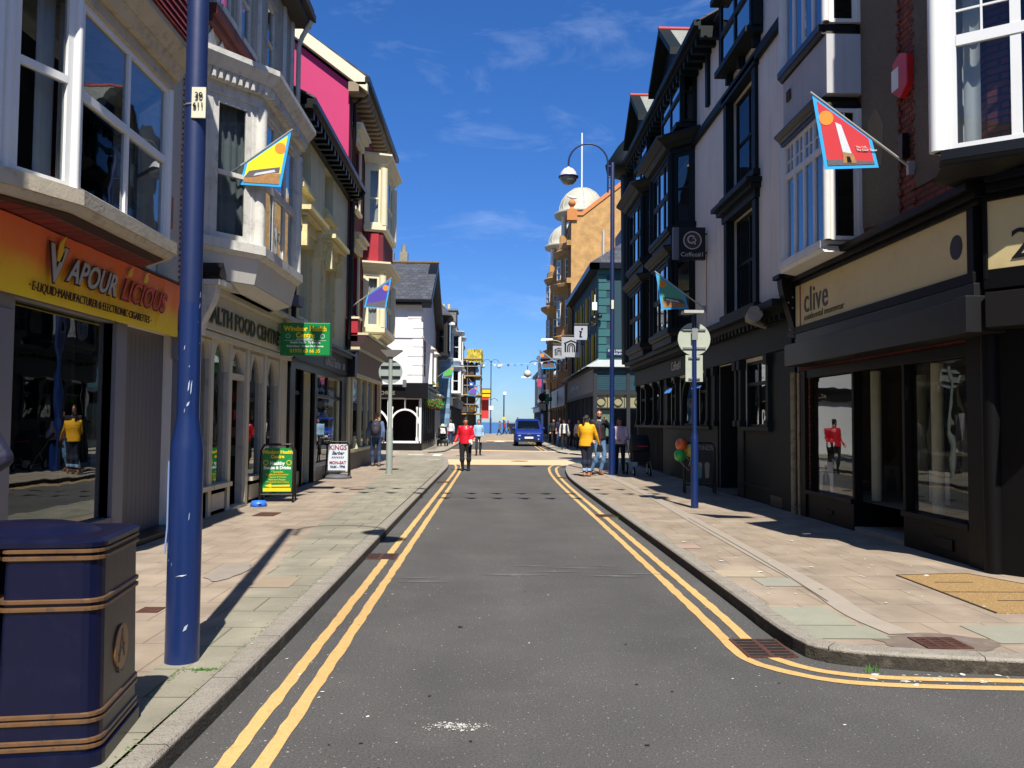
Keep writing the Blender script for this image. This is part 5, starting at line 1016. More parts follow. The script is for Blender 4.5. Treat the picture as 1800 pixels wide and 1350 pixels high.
for (a, b) in ((15.3, 17.5), (20.4, 22.8), (24.9, 27.3)):
    z0, z1 = 9.0, 10.5; wF = .42 if a > 18 else .24; gh_ = 1.15 if a > 18 else .3
    mb = MB(); mb.box(RF, a, b, z0-.12, z0, 0, wF+.1)
    for q in (a+.15, (a+b)/2, b-.25): mb.box(RF, q, q+.12, z0-.32, z0-.12, 0, wF*.6)
    mb.quad([RF.p(a, z0, 0), RF.p(a, z0, wF), RF.p(a, z1+.4, wF), RF.p(a, z1+.4, -1.2)]); mb.quad([RF.p(b, z0, 0), RF.p(b, z0, wF), RF.p(b, z1+.4, wF), RF.p(b, z1+.4, -1.2)])
    m_ = (a+b)/2; mb.prism(RF, [(a, z1), (b, z1), (b, z1+.35), (m_, z1+gh_), (a, z1+.35)], wF-.06, wF)
    for (x0, x1) in ((a-.25, m_), (b+.25, m_)): mb.prism(RF, [(x0, z1+.1), (m_, z1+gh_+.1), (m_, z1+gh_+.27), (x0, z1+.28)], wF, wF+(.3 if a > 18 else .08))
    mb.box(RF, a-.1, b+.1, z1-.02, z1+.1, wF-.05, wF+.16); mb.build('dormer_case', DGRN, B)
    window(B, RF, a+.02, b-.02, z0, z1, wF-.06, DGRN, cols=2, rows=(.5,), fwid=.1, bar=.1, glassm=DGLASS)
    s_ = Fr(RF.p(a, 0, 0), (1, 0, 0), (0, -1, 0)); window(B, s_, -wF+.04, -.05, z0, z1, .01, DGRN, rows=(.5,), glassm=DGLASS, fwid=.06)
    mb = MB(); mb.loft([[RF.p(a-.2, z1+.3, wF+.28), RF.p(m_, z1+gh_+.25, wF+.28), RF.p(b+.2, z1+.3, wF+.28)], [RF.p(a-.2, z1+.3, -2.2), RF.p(m_, z1+gh_+.25, -2.2), RF.p(b+.2, z1+.3, -2.2)]], 0, False, False, False); mb.build('dormer_roof', mat('lichen_slates', '#7d7f78', .85, .2, 8, dirt=('#a9a896', .6, 9)), B, recalc=False)
    mb = MB(); mb.tube([RF.p(m_, z1+gh_+.27, wF+.3), RF.p(m_, z1+gh_+.27, -2.2)], .06, 6); mb.ball(RF.p(m_, z1+gh_+.35, -.3), .07, n=6); mb.build('ridge_tiles', RRT, B)
for (a, b) in ((20.6, 24.1), (24.6, 28.2)):
    P = [(5, a), (4.5, a+.5), (4.5, b-.5), (5, b)]
    for z0, z1 in ((3.95, 5.75), (6.55, 8.4)):
        bay(B, P, (-1, 0), z0, z1, DGRN, [dict(rows=(.5,), fwid=.09, glassm=glass('lit_window_glass', (.3, .33, .36), 1.8, .12), post=.09), dict(cols=3, rows=(.5,), fwid=.09, bar=.12, glassm=DGLASS, curtain=(BROWN, ((0, .08),))), dict(rows=(.5,), fwid=.09)], sill=(.12, .1), head=(.3, .22) if z0 < 6 else (.42, .4), post=.14)
    A = offs(P, .0, Vector((-1, 0)))
    for za, zb in ((6.06, 6.42), (3.6, 3.82)): MB().loft([[(x, y, za) for x, y in A], [(x, y, zb) for x, y in A]]).build('bay_panel', DGRN, B)
mb = MB(); mb.lathe(4.85, 29.2, [(.5, 10.2), (.9, 10.35), (.95, 10.6), (.5, 11.3), (.05, 11.8)], 14); mb.lathe(5.0, 29.2, [(.5, 3.6), (.55, 10.2)], 12); mb.build('corner_turret', DGRN, B)
# ground floor
mb = MB(); mb.box(RF, 13.66, 28.9, 2.82, 3.4, 0, .1); mb.box(RF, 13.66, 29, 3.4, 3.5, 0, .26); mb.box(RF, 13.66, 29.05, 3.5, 3.62, 0, .42)
for k in range(60): u = 13.8+k*.25; mb.box(RF, u, u+.1, 3.3, 3.4, .1, .24)
mb.build('fascia', DGRN2, B)
mb = MB(); [mb.quad([RF.p(u, .1, .01), RF.p(u, .1, -.52), RF.p(u, 2.8, -.52), RF.p(u, 2.8, .01)]) for u in (16.96, 18.34)]; mb.quad([RF.p(16.95, 2.79, 0), RF.p(18.35, 2.79, 0), RF.p(18.35, 2.79, -.52), RF.p(16.95, 2.79, -.52)]); mb.build('doorway_lining', DGRN2, B)
mb = MB(); mb.box(RF, 13.66, 14.96, .1, 2.82, 0, .05); mb.box(RF, 16.5, 16.9, .1, 2.82, 0, .05); mb.box(RF, 18.4, 19.15, .1, 2.82, 0, .05); mb.box(RF, 14.96, 16.5, .1, 1.42, -.05, .02); mb.box(RF, 19.15, 28.8, .1, 1.42, -.05, .02)
mb.box(RF, 14.8, 16.6, 1.42, 1.5, -.05, .12); mb.box(RF, 18.9, 28.8, 1.42, 1.5, -.05, .12); mb.box(RF, 23.5, 24.4, 1.5, 2.82, -.05, .05)
for u in (14.9, 16.55, 16.85, 18.5, 19.1, 20.3, 22.4, 23.5, 24.4, 25.5, 26.8, 28.4): mb.box(RF, u-.07, u+.07, 1.5, 2.72, 0, .11); mb.box(RF, u-.1, u+.1, 2.62, 2.8, 0, .15); mb.box(RF, u-.1, u+.1, 1.5, 1.62, 0, .14)
for k in range(22): mb.box(RF, 24.5+k*.19, 24.53+k*.19, .15, 1.42, .02, .04)
mb.box(RF, 13.66, 16.9, .36, .42, .02, .06); mb.build('shopfront_frame', DGRN2, B, bevel=.006)
for (a, b) in ((15.0, 16.45), (19.2, 20.2), (22.5, 23.4)): window(B, RF, a, b, 1.5, 2.74, -.06, DGRN, cols=2, rows=(.66,), fwid=.05, bar=.045, glassm=SGLASS)
window(B, RF, 24.5, 28.3, 1.5, 2.74, -.06, DGRN, cols=5, rows=(.66,), fwid=.05, bar=.06, glassm=SGLASS)
window(B, RF, 20.4, 22.3, 1.5, 2.74, -.06, DGRN, rows=(), fwid=.05, glassm=SGLASS)
mb = MB(); mb.ring(RF, 21.35, 2.0, .62, .7, -.03, .03, 0, 14, 0, 180); mb.box(RF, 20.65, 20.73, 1.5, 2.0, -.03, .03); mb.box(RF, 21.97, 22.05, 1.5, 2.0, -.03, .03); mb.build('window_arch', DGRN, B)
for (a, b) in ((19.25, 20.15), (22.55, 23.35)):
    mb = MB(); mb.quad([RF.p(a, 2.7, .02), RF.p(b, 2.7, .02), RF.p(b, 2.38, .22), RF.p(a, 2.38, .22)]); mb.build('open_hopper_pane', glass('hopper_glass', (.3, .35, .4), 1.4, .45), B, recalc=False)
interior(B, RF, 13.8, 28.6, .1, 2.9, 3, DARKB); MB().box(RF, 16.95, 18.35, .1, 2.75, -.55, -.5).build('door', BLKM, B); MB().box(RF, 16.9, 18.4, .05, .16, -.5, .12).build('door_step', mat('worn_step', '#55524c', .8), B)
MB().box(RF, 14.3, 14.9, .12, .3, .05, .052).build('kick_mark', BLK, B)
text('Coffee#1', RF, 22.9, 2.98, .11, .34, mat('silver_letters', '#a9a7a0'), B, sx=1.0, spacing=.95)
mb = MB(); mb.tube([RF.p(14.9, 3.3, .12), RF.p(14.7, 3.42, .45), RF.p(14.3, 3.45, .5)], [.05, .11, .14], 8); mb.build('carved_bracket', mat('stone_white_carving', '#8e8b80', .8, .15, 8), B)
# rust streak below sign
MB().prism(RF, [(19.46, 5.6), (19.52, 5.6), (19.55, 4.6), (19.5, 3.8), (19.45, 4.7)], .002, .004).build('rust_streak', mat('rust_stain', '#a5825a', .9, .1, 5), B)

# ---- teal building beyond the side street
B = bld('teal_corner_building', 'teal corner building with lighter quoins, yellow window strips and a glazed information centre shopfront', 8.5, 49)
TEAL = mat('teal_render', '#163943', .75, .06, 1.5, bump=.1); TEAL2 = mat('light_teal_quoins', '#245a5c', .7, .06, 3); TDK = TEAL; YW = mat('yellow_window_reveal', '#c9ad2e', .6)
G = XF(43); TF = Fr((5.45, 0, 0), (0, 1, 0), (-1, 0, 0))
mb = MB(); gh = [(7.2, 8.1, 5.0, 6.4), (7.2, 8.1, 7.2, 8.9)]
wall_grid(mb, G, 5.45, 14, 0, 9.6, gh, .15); th = [(44.3+k*3.0, 45.2+k*3.0, z0, z1) for k in range(4) for z0, z1 in ((4.9, 6.2), (6.9, 8.6))]
wall_grid(mb, TF, 43, 56.5, 0, 9.6, th, .15); body(B, mb, TF, 43, 56.5, 8.5, 9.6, near=False); mb.build('wall', TEAL, B, recalc=False)
mb = MB()
for k in range(13): L_ = .62 if k % 2 == 0 else .38; mb.box(G, 5.43, 5.45+L_, 4.4+k*.4, 4.76+k*.4, 0, .04); mb.box(TF, 42.95, 43+L_, 4.4+k*.4, 4.76+k*.4, 0, .03)
for (a, b, z0, z1) in gh:
    for k in range(4): d = .12 if k % 2 else .0; mb.box(G, a-.35-d, a, z0+k*(z1-z0)/4, z0+(k+1)*(z1-z0)/4-.002, 0, .04)
    mb.box(G, a-.4, b+.4, z0-.16, z0-.01, 0, .1)
mb.build('quoins', TEAL2, B)
for w_ in gh: window(B, G, *w_, -.08, WHITE, rows=(.5,), glassm=DGLASS)
for w_ in th:
    window(B, TF, *w_, -.1, DGRN, rows=(.5,), glassm=DGLASS)
    MB().box(TF, w_[1]-.02, w_[1]+.1, w_[2]-.1, w_[3]+.1, .0, .12).build('yellow_reveal', YW, B); MB().box(TF, w_[0]-.1, w_[0]+.02, w_[2]-.1, w_[3]+.1, .0, .03).build('yellow_reveal', YW, B)
mb = MB(); x0, x1, y0, y1, z = 4.95, 14.4, 42.6, 57, 9.75
mb.loft([[(x0, y0, z), (x1, y0, z), (x1, y1, z), (x0, y1, z)], [(x0+3.6, y0+3.6, z+2.7), (x1-3.6, y0+3.6, z+2.7), (x1-3.6, y1-3.6, z+2.7), (x0+3.6, y1-3.6, z+2.7)]]); mb.build('roof', SLATE, B)
mb = MB(); mb.box(G, 4.95, 14.4, 9.45, 9.74, .02, .4); mb.box(TF, 42.6, 57, 9.45, 9.74, .02, .5); mb.build('eaves', BLK, B)
pipe(B, [TF.p(56.3, 9.5, .3), TF.p(56.4, 9.1, .08), TF.p(56.4, 4.5, .08)], .06)
mb = MB(); mb.wb(7.0, 10.5, 45.6, 48, 10.0, 12.2); mb.build('dormer', mat('lead_dormer', '#6e7072', .6, .1, 2), B); MB().wb(7.2, 8.0, 45.55, 45.6, 10.6, 11.9).build('dormer_window', WHITE, B)
# veranda shopfront
VF = Fr((5.07, 0, 0), (0, 1, 0), (-1, 0, 0)); VG = XF(41.7); VD = mat('veranda_dark', '#26292d', .5, .1, 3)
mb = MB(); mb.box(VG, 5.07, 14, 2.95, 3.15, 0, .1); mb.box(VG, 5.0, 14, 4.2, 4.3, 0, .15); mb.box(VF, 41.6, 56, 2.9, 3.05, 0, .1); mb.box(VF, 41.6, 56, 4.25, 4.35, 0, .15)
for u in (5.1, 6.75, 8.4): mb.box(VG, u-.09, u+.09, 0, 4.3, -.1, .12)
for u in (41.8, 43.5, 45.5, 47.5, 49.5, 51.5, 53.5, 55.9): mb.box(VF, u-.06, u+.06, 0, 3.0, -.1, .06); mb.tube([VF.p(u, 2.95, .05), VF.p(u, 2.5, .03)], .05, 6)
mb.box(VG, 5.07, 14, 0, .5, -.05, .0); mb.box(VF, 41.7, 56, 0, .5, -.05, .0); mb.build('shopfront_frame', VD, B)
mb = MB(); mb.box(VG, 5.2, 6.66, 3.16, 4.18, 0, .06); mb.box(VG, 6.85, 14, 3.16, 4.18, 0, .06)
for k in range(9): mb.box(VG, 5.2, 6.66, 3.2+k*.11, 3.21+k*.11, .06, .075); mb.box(VG, 6.85, 8.4, 3.2+k*.11, 3.21+k*.11, .06, .075)
mb.build('fascia', mat('teal_boards', '#18414c', .6, .06, 3), B)
mb = MB(); mb.box(VF, 41.7, 56, 3.06, 4.24, 0, .06)
for k in range(9): mb.box(VF, 41.7, 56, 3.1+k*.13, 3.115+k*.13, .06, .08)
mb.build('fascia', mat('grey_boards', '#77797c', .6, .08, 2), B)
mi = MB(); mi.disc(VG, 6.0, 3.98, .09, .08, .09); mi.prism(VG, [(5.82, 3.78), (6.04, 3.8), (5.95, 3.36), (6.03, 3.38), (6.02, 3.28), (5.84, 3.26), (5.8, 3.34), (5.88, 3.7), (5.8, 3.7)], .08, .09); mi.build('information_mark', BLK, B); text('CENTRE', VG, 6.98, 3.36, .08, .6, mat('dark_teal_letters', '#16323a', .5), B, spacing=1.2)
text('Canolfan Croeso', VF, 53.5, 3.5, .09, .5, mat('pale_blue_letters', '#9db6cf', .5), B, sx=1.5)
mb = MB(); mb.loft([[(5.0-.35, 41.35, 4.32), (14, 41.35, 4.32), (14, 43, 4.75), (5.45, 43, 4.75)], [(5.0-.35, 41.35, 4.36), (14, 41.35, 4.36), (14, 43, 4.8), (5.45, 43, 4.8)]]); mb.build('canopy_glass', mat('white_canopy_glass', '#b9bdba', .3, .08, 3), B)
mb = MB(); mb.loft([[(4.62, 41.35, 4.3), (5.45, 43, 4.75), (5.45, 56, 4.75), (4.62, 56.3, 4.3)], [(4.62, 41.35, 4.34), (5.45, 43, 4.79), (5.45, 56, 4.79), (4.62, 56.3, 4.34)]])
for k in range(16): mb.tube([(4.62, 41.6+k*.95, 4.33), (5.45, 43+k*.85, 4.84)], .03, 5)
mb.build('canopy_roof', mat('grey_canopy', '#7f8487', .4, .1, 3), B)
mb = MB()
for u in (5.4, 6.25, 7.3, 8.4): mb.ring(VG, u, 2.62, .2, .235, 0, .05, 0, 14); mb.box(VG, u+.3, u+.33, 2.3, 2.95, 0, .05)
mb.box(VG, 5.2, 9, 2.26, 2.32, 0, .05); mb.build('fretwork', VD, B)
MB().box(VG, 5.2, 9, 2.32, 2.95, -.03, 0).build('cream_light', mat('cream_light_panel', '#8b8765', .7), B)
MB().quad([VG.p(5.2, .5, -.06), VG.p(14, .5, -.06), VG.p(14, 2.3, -.06), VG.p(5.2, 2.3, -.06)]).quad([VF.p(41.8, .5, -.06), VF.p(55.9, .5, -.06), VF.p(55.9, 2.9, -.06), VF.p(41.8, 2.9, -.06)]).build('shop_window', SGLASS, B, recalc=False)
MB().box(VG, 5.3, 14, .1, 2.9, -1.4, -1.3).box(VF, 43.1, 55.8, .1, 2.9, -1.6, -1.5).build('shop_interior', DARKB, B)
MB().box(VG, 5.3, 5.85, .9, 2.2, -.2, -.15).build('leaflet_board', mat('leaflet_board', '#6f8a72', .7), B)
S = thing('street_nameplate', 'navy street nameplate with white lettering on the teal wall', 'street sign', (6.3, 42.9, 5.2)); MB().box(G, 5.85, 7.05, 5.0, 5.36, 0.045, .07).build('plate', mat('nameplate_navy', '#14244f', .4), S)
text('STRYD PORTLAND', G, 5.9, 5.21, .075, .15, WHT, S, sx=.85); text('PORTLAND ST', G, 6.05, 5.05, .075, .15, WHT, S, sx=.9)
t = thing('cctv_camera', 'black dome security camera with white box on the teal corner', 'security camera', (5.4, 43, 7)); MB().wb(5.05, 5.3, 42.6, 42.75, 7.3, 7.7).tube([(5.2, 42.7, 7.6), (5.2, 42.7, 8.1)], .03, 6).build('white_box', WHT, t); MB().ball((5.15, 42.6, 6.85), .2).ball((5.45, 42.7, 7.0), .13).tube([(5.15, 42.6, 7.0), (5.45, 43, 7.2)], .05, 6).build('camera_dome', BLK, t)

# ---- orange brick building with domed bow turrets
B = bld('orange_brick_building', 'tall orange brick and sandstone building with bow bays topped by pale domes', 9, 66)
OF = Fr((5.3, 0, 0), (0, 1, 0), (-1, 0, 0)); G = XF(57)
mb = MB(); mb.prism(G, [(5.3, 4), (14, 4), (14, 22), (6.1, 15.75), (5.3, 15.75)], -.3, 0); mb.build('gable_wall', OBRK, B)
mb = MB(); mb.prism(G, [(5.2, 15.75), (6.1, 15.75), (14, 22), (14, 22.3), (6.0, 16.0), (5.2, 16.0)], -.35, .08); mb.build('coping', mat('orange_coping', '#c9804a', .8), B)
mb = MB(); mb.wb(5.0, 5.7, 56.85, 57.3, 15.4, 16.15); mb.lathe(5.35, 57.05, [(.2, 16.15), (.12, 16.3), (.1, 16.4)], 10); mb.ball((5.35, 57.05, 16.6), .26); mb.build('ball_finial', mat('terracotta', '#c07a3e', .8), B)
MB().tube([G.p(7.5, 10.5, .1), G.p(7.5, 14.7, .1)], .08, 8).build('vent_pipe', mat('pale_pipe', '#b9b6ac'), B)
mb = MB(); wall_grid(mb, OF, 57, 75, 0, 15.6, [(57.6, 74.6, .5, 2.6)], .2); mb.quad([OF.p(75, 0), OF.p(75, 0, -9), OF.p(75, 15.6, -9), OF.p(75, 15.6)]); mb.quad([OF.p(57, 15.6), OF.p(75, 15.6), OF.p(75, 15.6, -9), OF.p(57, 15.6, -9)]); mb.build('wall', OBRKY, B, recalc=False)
DOME = mat('pale_lead_dome', '#b7b3a0', .55, .1, 4, dirt=('#8d8872', .5, 4), streak=.2)
for cy, dz in ((60.2, 0), (71.5, 0)):
    cx, r_ = 6.35, 1.75
    mb = MB(); prof = [(r_, 4.4), (r_, 7.1), (r_+.1, 7.15), (r_+.45, 7.35), (r_+.5, 7.6), (r_, 7.75), (r_, 10.7), (r_+.12, 10.8), (r_+.5, 11.1), (r_+.55, 11.3), (r_, 11.5), (r_, 13.3), (r_+.15, 13.4), (r_+.3, 13.7), (r_+.05, 13.85), (r_, 14.3), (r_-.2, 14.35), (.1, 14.4)]
    mb.lathe(cx, cy, prof, 20, smooth=False); mb.build('bow_turret', SAND, B)
    for z0, z1 in ((5.2, 6.8), (8.4, 10.2), (11.7, 13.1)):
        for a in (200, 235, 160, 125):
            t_ = Vector((-math.sin(R(a)), math.cos(R(a)), 0)); n_ = Vector((math.cos(R(a)), math.sin(R(a)), 0)); F = Fr((cx+n_.x*(r_-.04), cy+n_.y*(r_-.04), 0), t_, n_)
            MB().box(F, -.42, .42, z0-.1, z1+.1, -.1, .06).build('window_surround', SAND, B); window(B, F, -.3, .3, z0, z1, .05, WHITE, rows=(.33, .66), glassm=DGLASS, fwid=.05)
    mb = MB()
    for a in (190, 230, 270, 150, 310): x, y = cx+1.35*math.cos(R(a)), cy+1.35*math.sin(R(a)); mb.wb(x-.25, x+.25, y-.25, y+.25, 14.35, 14.95, 1); mb.lathe(x, y, [(.2, 14.95), (.17, 15.1), (.15, 16.2), (.22, 16.35)], 10)
    mb.build('cupola_columns', [PW, SAND], B)
    mb = MB(); mb.lathe(cx, cy, [(1.5, 16.35), (1.95, 16.4), (2.0, 16.6), (1.8, 16.72), (1.62, 16.75), (1.6, 17.1), (1.42, 17.6), (1.1, 18.05), (.6, 18.4), (.1, 18.5)], 24)
    for k in range(12):
        a = R(k*30); mb.tube([(cx+q*math.cos(a), cy+q*math.sin(a), z) for q, z in ((1.62, 16.8), (1.61, 17.1), (1.43, 17.62), (1.11, 18.07), (.6, 18.42), (.1, 18.52))], .04, 5)
    mb.build('dome', DOME, B)
MB().tube([(6.35, 60.2, 18.5), (6.35, 60.2, 22.6)], .06, 6).build('flagpole', WHT, B)
mb = MB()
for u in (58.2, 63, 68, 74.5): mb.box(OF, u-.2, u+.2, 4.4, 13.8, 0, .12)
for z in (7.3, 11.1, 13.7): mb.box(OF, 57, 75, z, z+.35, 0, .3)
mb.build('sandstone_trim', SAND, B)
for u in (64.5, 66.5):
    for z0, z1 in ((5.0, 6.8), (8.3, 10.3), (11.7, 13.2)): window(B, OF, u-.45, u+.45, z0, z1, .02, WHITE, rows=(.5,), glassm=DGLASS)
mb = MB(); mb.box(OF, 57.2, 74.8, 2.75, 4.1, .0, .35); mb.build('fascia', mat('pale_blue_grey_fascia', '#8a9bb0', .4, .06, 2), B)
text('chemist', OF, 70.5, 3.1, .36, .7, mat('fascia_navy_text', '#27365e', .5), B, sx=2.2) if False else None
mb = MB(); mb.disc(OF, 63.8, 3.4, .6, .35, .37); mb.build('maroon_emblem', mat('maroon', '#57303c', .5), B)
mb = MB(); mb.box(OF, 56.6, 57.3, 2.7, 4.2, 0, .4); mb.box(OF, 57.2, 74.8, 0, .5, 0, .05)
for u in (57.4, 59.5, 62, 64.5, 67, 69.5, 72, 74.6): mb.box(OF, u-.15, u+.15, 0, 2.75, -.1, .1)
mb.build('shopfront_frame', mat('tan_pilaster', '#6d5a46', .6), B); MB().quad([OF.p(57.6, .5, -.05), OF.p(74.6, .5, -.05), OF.p(74.6, 2.6, -.05), OF.p(57.6, 2.6, -.05)]).build('shop_window', SGLASS, B, recalc=False); MB().box(OF, 57.4, 74.7, .1, 2.7, -1.5, -1.4).build('shop_interior', DARK, B)
# ---- white seafront houses beyond
B = simple_house('white_seafront_house', 'white bay fronted house beyond the orange brick building', 75, 86, 7.8, PW, F=RF, shop=DGRN, eave=WHITE)
for z0, z1 in ((3.7, 5.2), (5.9, 7.3)): bay(B, [(5, 76.5), (4.35, 77), (4.35, 79.5), (5, 80)], (-1, 0), z0, z1, PVC, [dict(rows=(.5,), glassm=DGLASS), dict(cols=2, rows=(.5,), glassm=DGLASS), dict(rows=(.5,))], sill=(.25, .08), head=(.35, .25))
B = simple_house('dark_seafront_house', 'dark shopfronted house at the sea end of the right row', 86, 99, 6.8, mat('pale_grey_render', '#9b9a94', .8), F=RF, wins=[(88, 89.2, 3.7, 5.2), (92, 93.2, 3.7, 5.2)], shop=BLK)
# buildings behind the viewpoint, seen only in reflections and by their bounce light
B = bld('rear_terrace', 'pale terrace behind the viewpoint on the left side of the street', -8, -8); mb = MB(); wall_grid(mb, LF, -22, 4.6, 0, 9, [(a, a+1.2, z, z+1.6) for a in (-20, -16, -12, -8, -4, 0) for z in (.8, 4, 6.8)], .2); body(B, mb, LF, -22, 4.6, 7, 9); mb.build('wall', RENDER_W, B, recalc=False)
for a in (-20, -16, -12, -8, -4, 0):
    for z in (.8, 4, 6.8): window(B, LF, a, a+1.2, z, z+1.6, -.1, WHITE, glassm=DGLASS)
for z0, z1 in ((3.5, 5.2), (6.2, 9.0)): bay(B, [(-4.22, 1.0), (-3.42, 1.6), (-3.42, 4.1), (-4.22, 4.5)], (1, 0), z0, z1, PVC, [dict(rows=(.5,)), dict(cols=2, rows=(.5,)), dict(rows=(.5,))], sill=(.13, .1), head=(.4, .2))  # unseen bays added to shade the near side of the vape shop bay
MB().xy([(-4.22, 1.0), (-3.42, 1.6), (-3.42, 4.1), (-4.22, 4.5)], 5.6, 6.05).build('bay_panel', REDT, B)  # joins the two added shading bays
B = bld('rear_corner_house', 'brick house behind the viewpoint across the side street', 9, -10); mb = MB(); wall_grid(mb, RF, -22, -3, 0, 8, [(a, a+1.2, z, z+1.6) for a in (-19, -15, -11, -7) for z in (.8, 4.5)], .2); body(B, mb, RF, -22, -3, 7, 8); mb.build('wall', BRK, B, recalc=False)
for a in (-19, -15, -11, -7):
    for z in (.8, 4.5): window(B, RF, a, a+1.2, z, z+1.6, -.1, WHITE, glassm=DGLASS)

# ================================================================ STREET FURNITURE
def lamp_post(x, y, label, side=1, h=8.75):
    t = thing('street_lamp', label, 'street lamp', (x, y, .1), 'tall blue swan neck street lamps')
    z = .1; zc2 = 2.26 if y < 10 else 3.2
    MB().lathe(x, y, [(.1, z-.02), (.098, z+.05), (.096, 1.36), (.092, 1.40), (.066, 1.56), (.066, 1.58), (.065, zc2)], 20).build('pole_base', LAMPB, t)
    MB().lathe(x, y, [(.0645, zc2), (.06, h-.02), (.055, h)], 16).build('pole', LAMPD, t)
    mb = MB(); s = side; xa = x+s*.13; path = [(xa, y, h-.85), (xa, y, h-.02)]; R_ = .56; cx = xa+s*R_; zc = h-.02
    for k in range(1, 17): a = math.pi*k/16; path.append((cx-s*R_*math.cos(a), y, zc+R_*math.sin(a)))
    path.append((cx+s*R_, y, zc-.12)); mb.tube(path, .026, 8)
    for dz in (.1, .4, .7): mb.tube([(x, y, h-dz), (xa, y, h-dz)], .02, 6)
    mb.build('swan_neck_arm', LAMPD, t)
    gx = cx+s*R_; gz = zc-.12
    mb = MB(); mb.lathe(gx, y, [(.02, gz+.02), (.05, gz-.02), (.13, gz-.05), (.21, gz-.14), (.25, gz-.26)], 18); hd = mb.build('lamp_dome', mat('pale_lamp_dome', '#c6c4bd', .45, .05, 4), t)
    MB().lathe(gx, y, [(.25, gz-.26), (.285, gz-.27), (.285, gz-.3), (.25, gz-.31)], 18).build('rim', LAMPD, t)
    MB().lathe(gx, y, [(.245, gz-.31), (.22, gz-.4), (.14, gz-.48), (.02, gz-.51)], 18).build('glass_bowl', mat('grey_lamp_glass', '#8f9389', .2, .1, 4), t)
    mb = MB(); mb.wb(x+.0, x+.085, y-.072, y-.06, 3.39, 3.58) if side == 1 and y < 10 else mb.wb(x-.035, x+.035, y-.075, y-.06, 4.75, 5.0); st = mb.build('number_sticker', mat('sticker_cream', '#cfcbb0', .5), t)
    if y < 10:
        rnd = random.Random(11); sc_ = MB()
        for (ang, zz, hh, ww) in [(-75, 1.72, .07, .012), (-62, 1.70, .09, .01), (-80, 1.63, .03, .02), (-70, .3, .04, .03), (-100, .62, .012, .07), (-60, .95, .05, .006)]+[(rnd.uniform(-160, -20), rnd.uniform(.2, 2.3), rnd.uniform(.01, .05), rnd.uniform(.003, .01)) for _ in range(11)]:
            rr = (.0995 if zz < 1.33 else .0665)+.0008; a0 = R(ang); da = ww/rr
            sc_.quad([(x+rr*math.cos(a0), y+rr*math.sin(a0), zz), (x+rr*math.cos(a0+da*.6), y+rr*math.sin(a0+da*.6), zz+hh*.2), (x+rr*math.cos(a0+da), y+rr*math.sin(a0+da), zz+hh), (x+rr*math.cos(a0+da*.3), y+rr*math.sin(a0+da*.3), zz+hh*.7)])
        sc_.build('paint_scratches', mat('bare_scratch', '#a9b2c4', .6), t, recalc=False)
        FS = Fr((x, y-.078, 0), (1, 0, 0), (0, -1, 0)); text('30', FS, .02, 3.51, 0, .05, BLK, st); text('611', FS, .01, 3.45, 0, .045, BLK, st)
        MB().tube([(x+.066*math.cos(R(a)), y+.066*math.sin(R(a)), 3.48) for a in range(0, 361, 30)], .006, 5).build('strap', GALV, t)
        MB().tube([(x-.099*math.cos(R(8)), y-.099*math.sin(R(60))+.03, .75), (x-.1, y-.02, .9), (x-.1, y-.02, 1.3)], .006, 5).build('access_door_edge', mat('scratched_blue', '#6f83ad', .5), t)
    return t
lamp_post(-1.85, 5.17, 'big blue street lamp post close in the left foreground with white scratches', 1)
lamp_post(3.35, 23.5, 'blue swan neck street lamp by the couple on the right pavement', -1, 8.92)
def blue_sign_pole(x, y, top, label, m, r=.045):
    t = thing('sign_pole', label, 'sign post', (x, y, .1)); fat = r*1.65
    MB().lathe(x, y, [(fat, .08), (fat, 1.28), (fat*.95, 1.3), (r, 1.42), (r, top)], 14).build('pole', m, t); return t
t = blue_sign_pole(3.5, 14.5, 3.45, 'blue pole on the right pavement carrying round and rectangular signs seen from behind', LAMPB, .04)
SB = mat('pale_sign_back', '#a9b0a0', .5, .08, 3, dirt=('#7d8478', .4, 6)); G = XF(14.46)
MB().disc(G, 3.5, 3.02, .285, -.065, -.055, 0, 28).build('round_sign', SB, t, recalc=True); MB().wb(3.35, 3.65, 14.515, 14.525, 2.28, 2.74).build('rectangular_sign', SB, t)
mb = MB(); [mb.box(G, 3.3, 3.7, z, z+.03, -.055, -.03) for z in (2.85, 3.17)]; [mb.box(G, 3.4, 3.6, z, z+.025, -.05, -.03) for z in (2.32, 2.68)]; mb.box(G, 3.45, 3.55, 3.0, 3.2, .0, .012); mb.build('brackets', GALV, t)
MB().wb(3.28, 3.62, 14.3, 14.55, 3.45, 3.5).build('sign_light', mat('pale_hood', '#a9aba4', .5), t)
t = blue_sign_pole(-2.83, 23.4, 3.35, 'grey pole on the left pavement with a round sign seen from behind', mat('grey_pole_paint', '#8b938c', .5, .06, 3), .055)
G = XF(23.35); MB().disc(G, -2.83, 2.92, .33, -.08, -.07, 0, 28).build('round_sign', SIGNBK, t); mb = MB(); [mb.box(G, -3.1, -2.56, z, z+.045, -.07, -.03) for z in (2.76, 3.04)]; mb.build('brackets', BLK, t)
mb = MB(); mb.loft([[(-3.1, 23.2, 3.52), (-2.5, 23.2, 3.52), (-2.5, 23.6, 3.52), (-3.1, 23.6, 3.52)], [(-2.93, 23.3, 3.34), (-2.73, 23.3, 3.34), (-2.73, 23.5, 3.34), (-2.93, 23.5, 3.34)]]); mb.build('sign_light', mat('pale_hood', '#a9aba4'), t)
MB().wb(-2.48, -2.38, 23.3, 23.36, 2.5, 2.7).build('small_box', GREY, t)
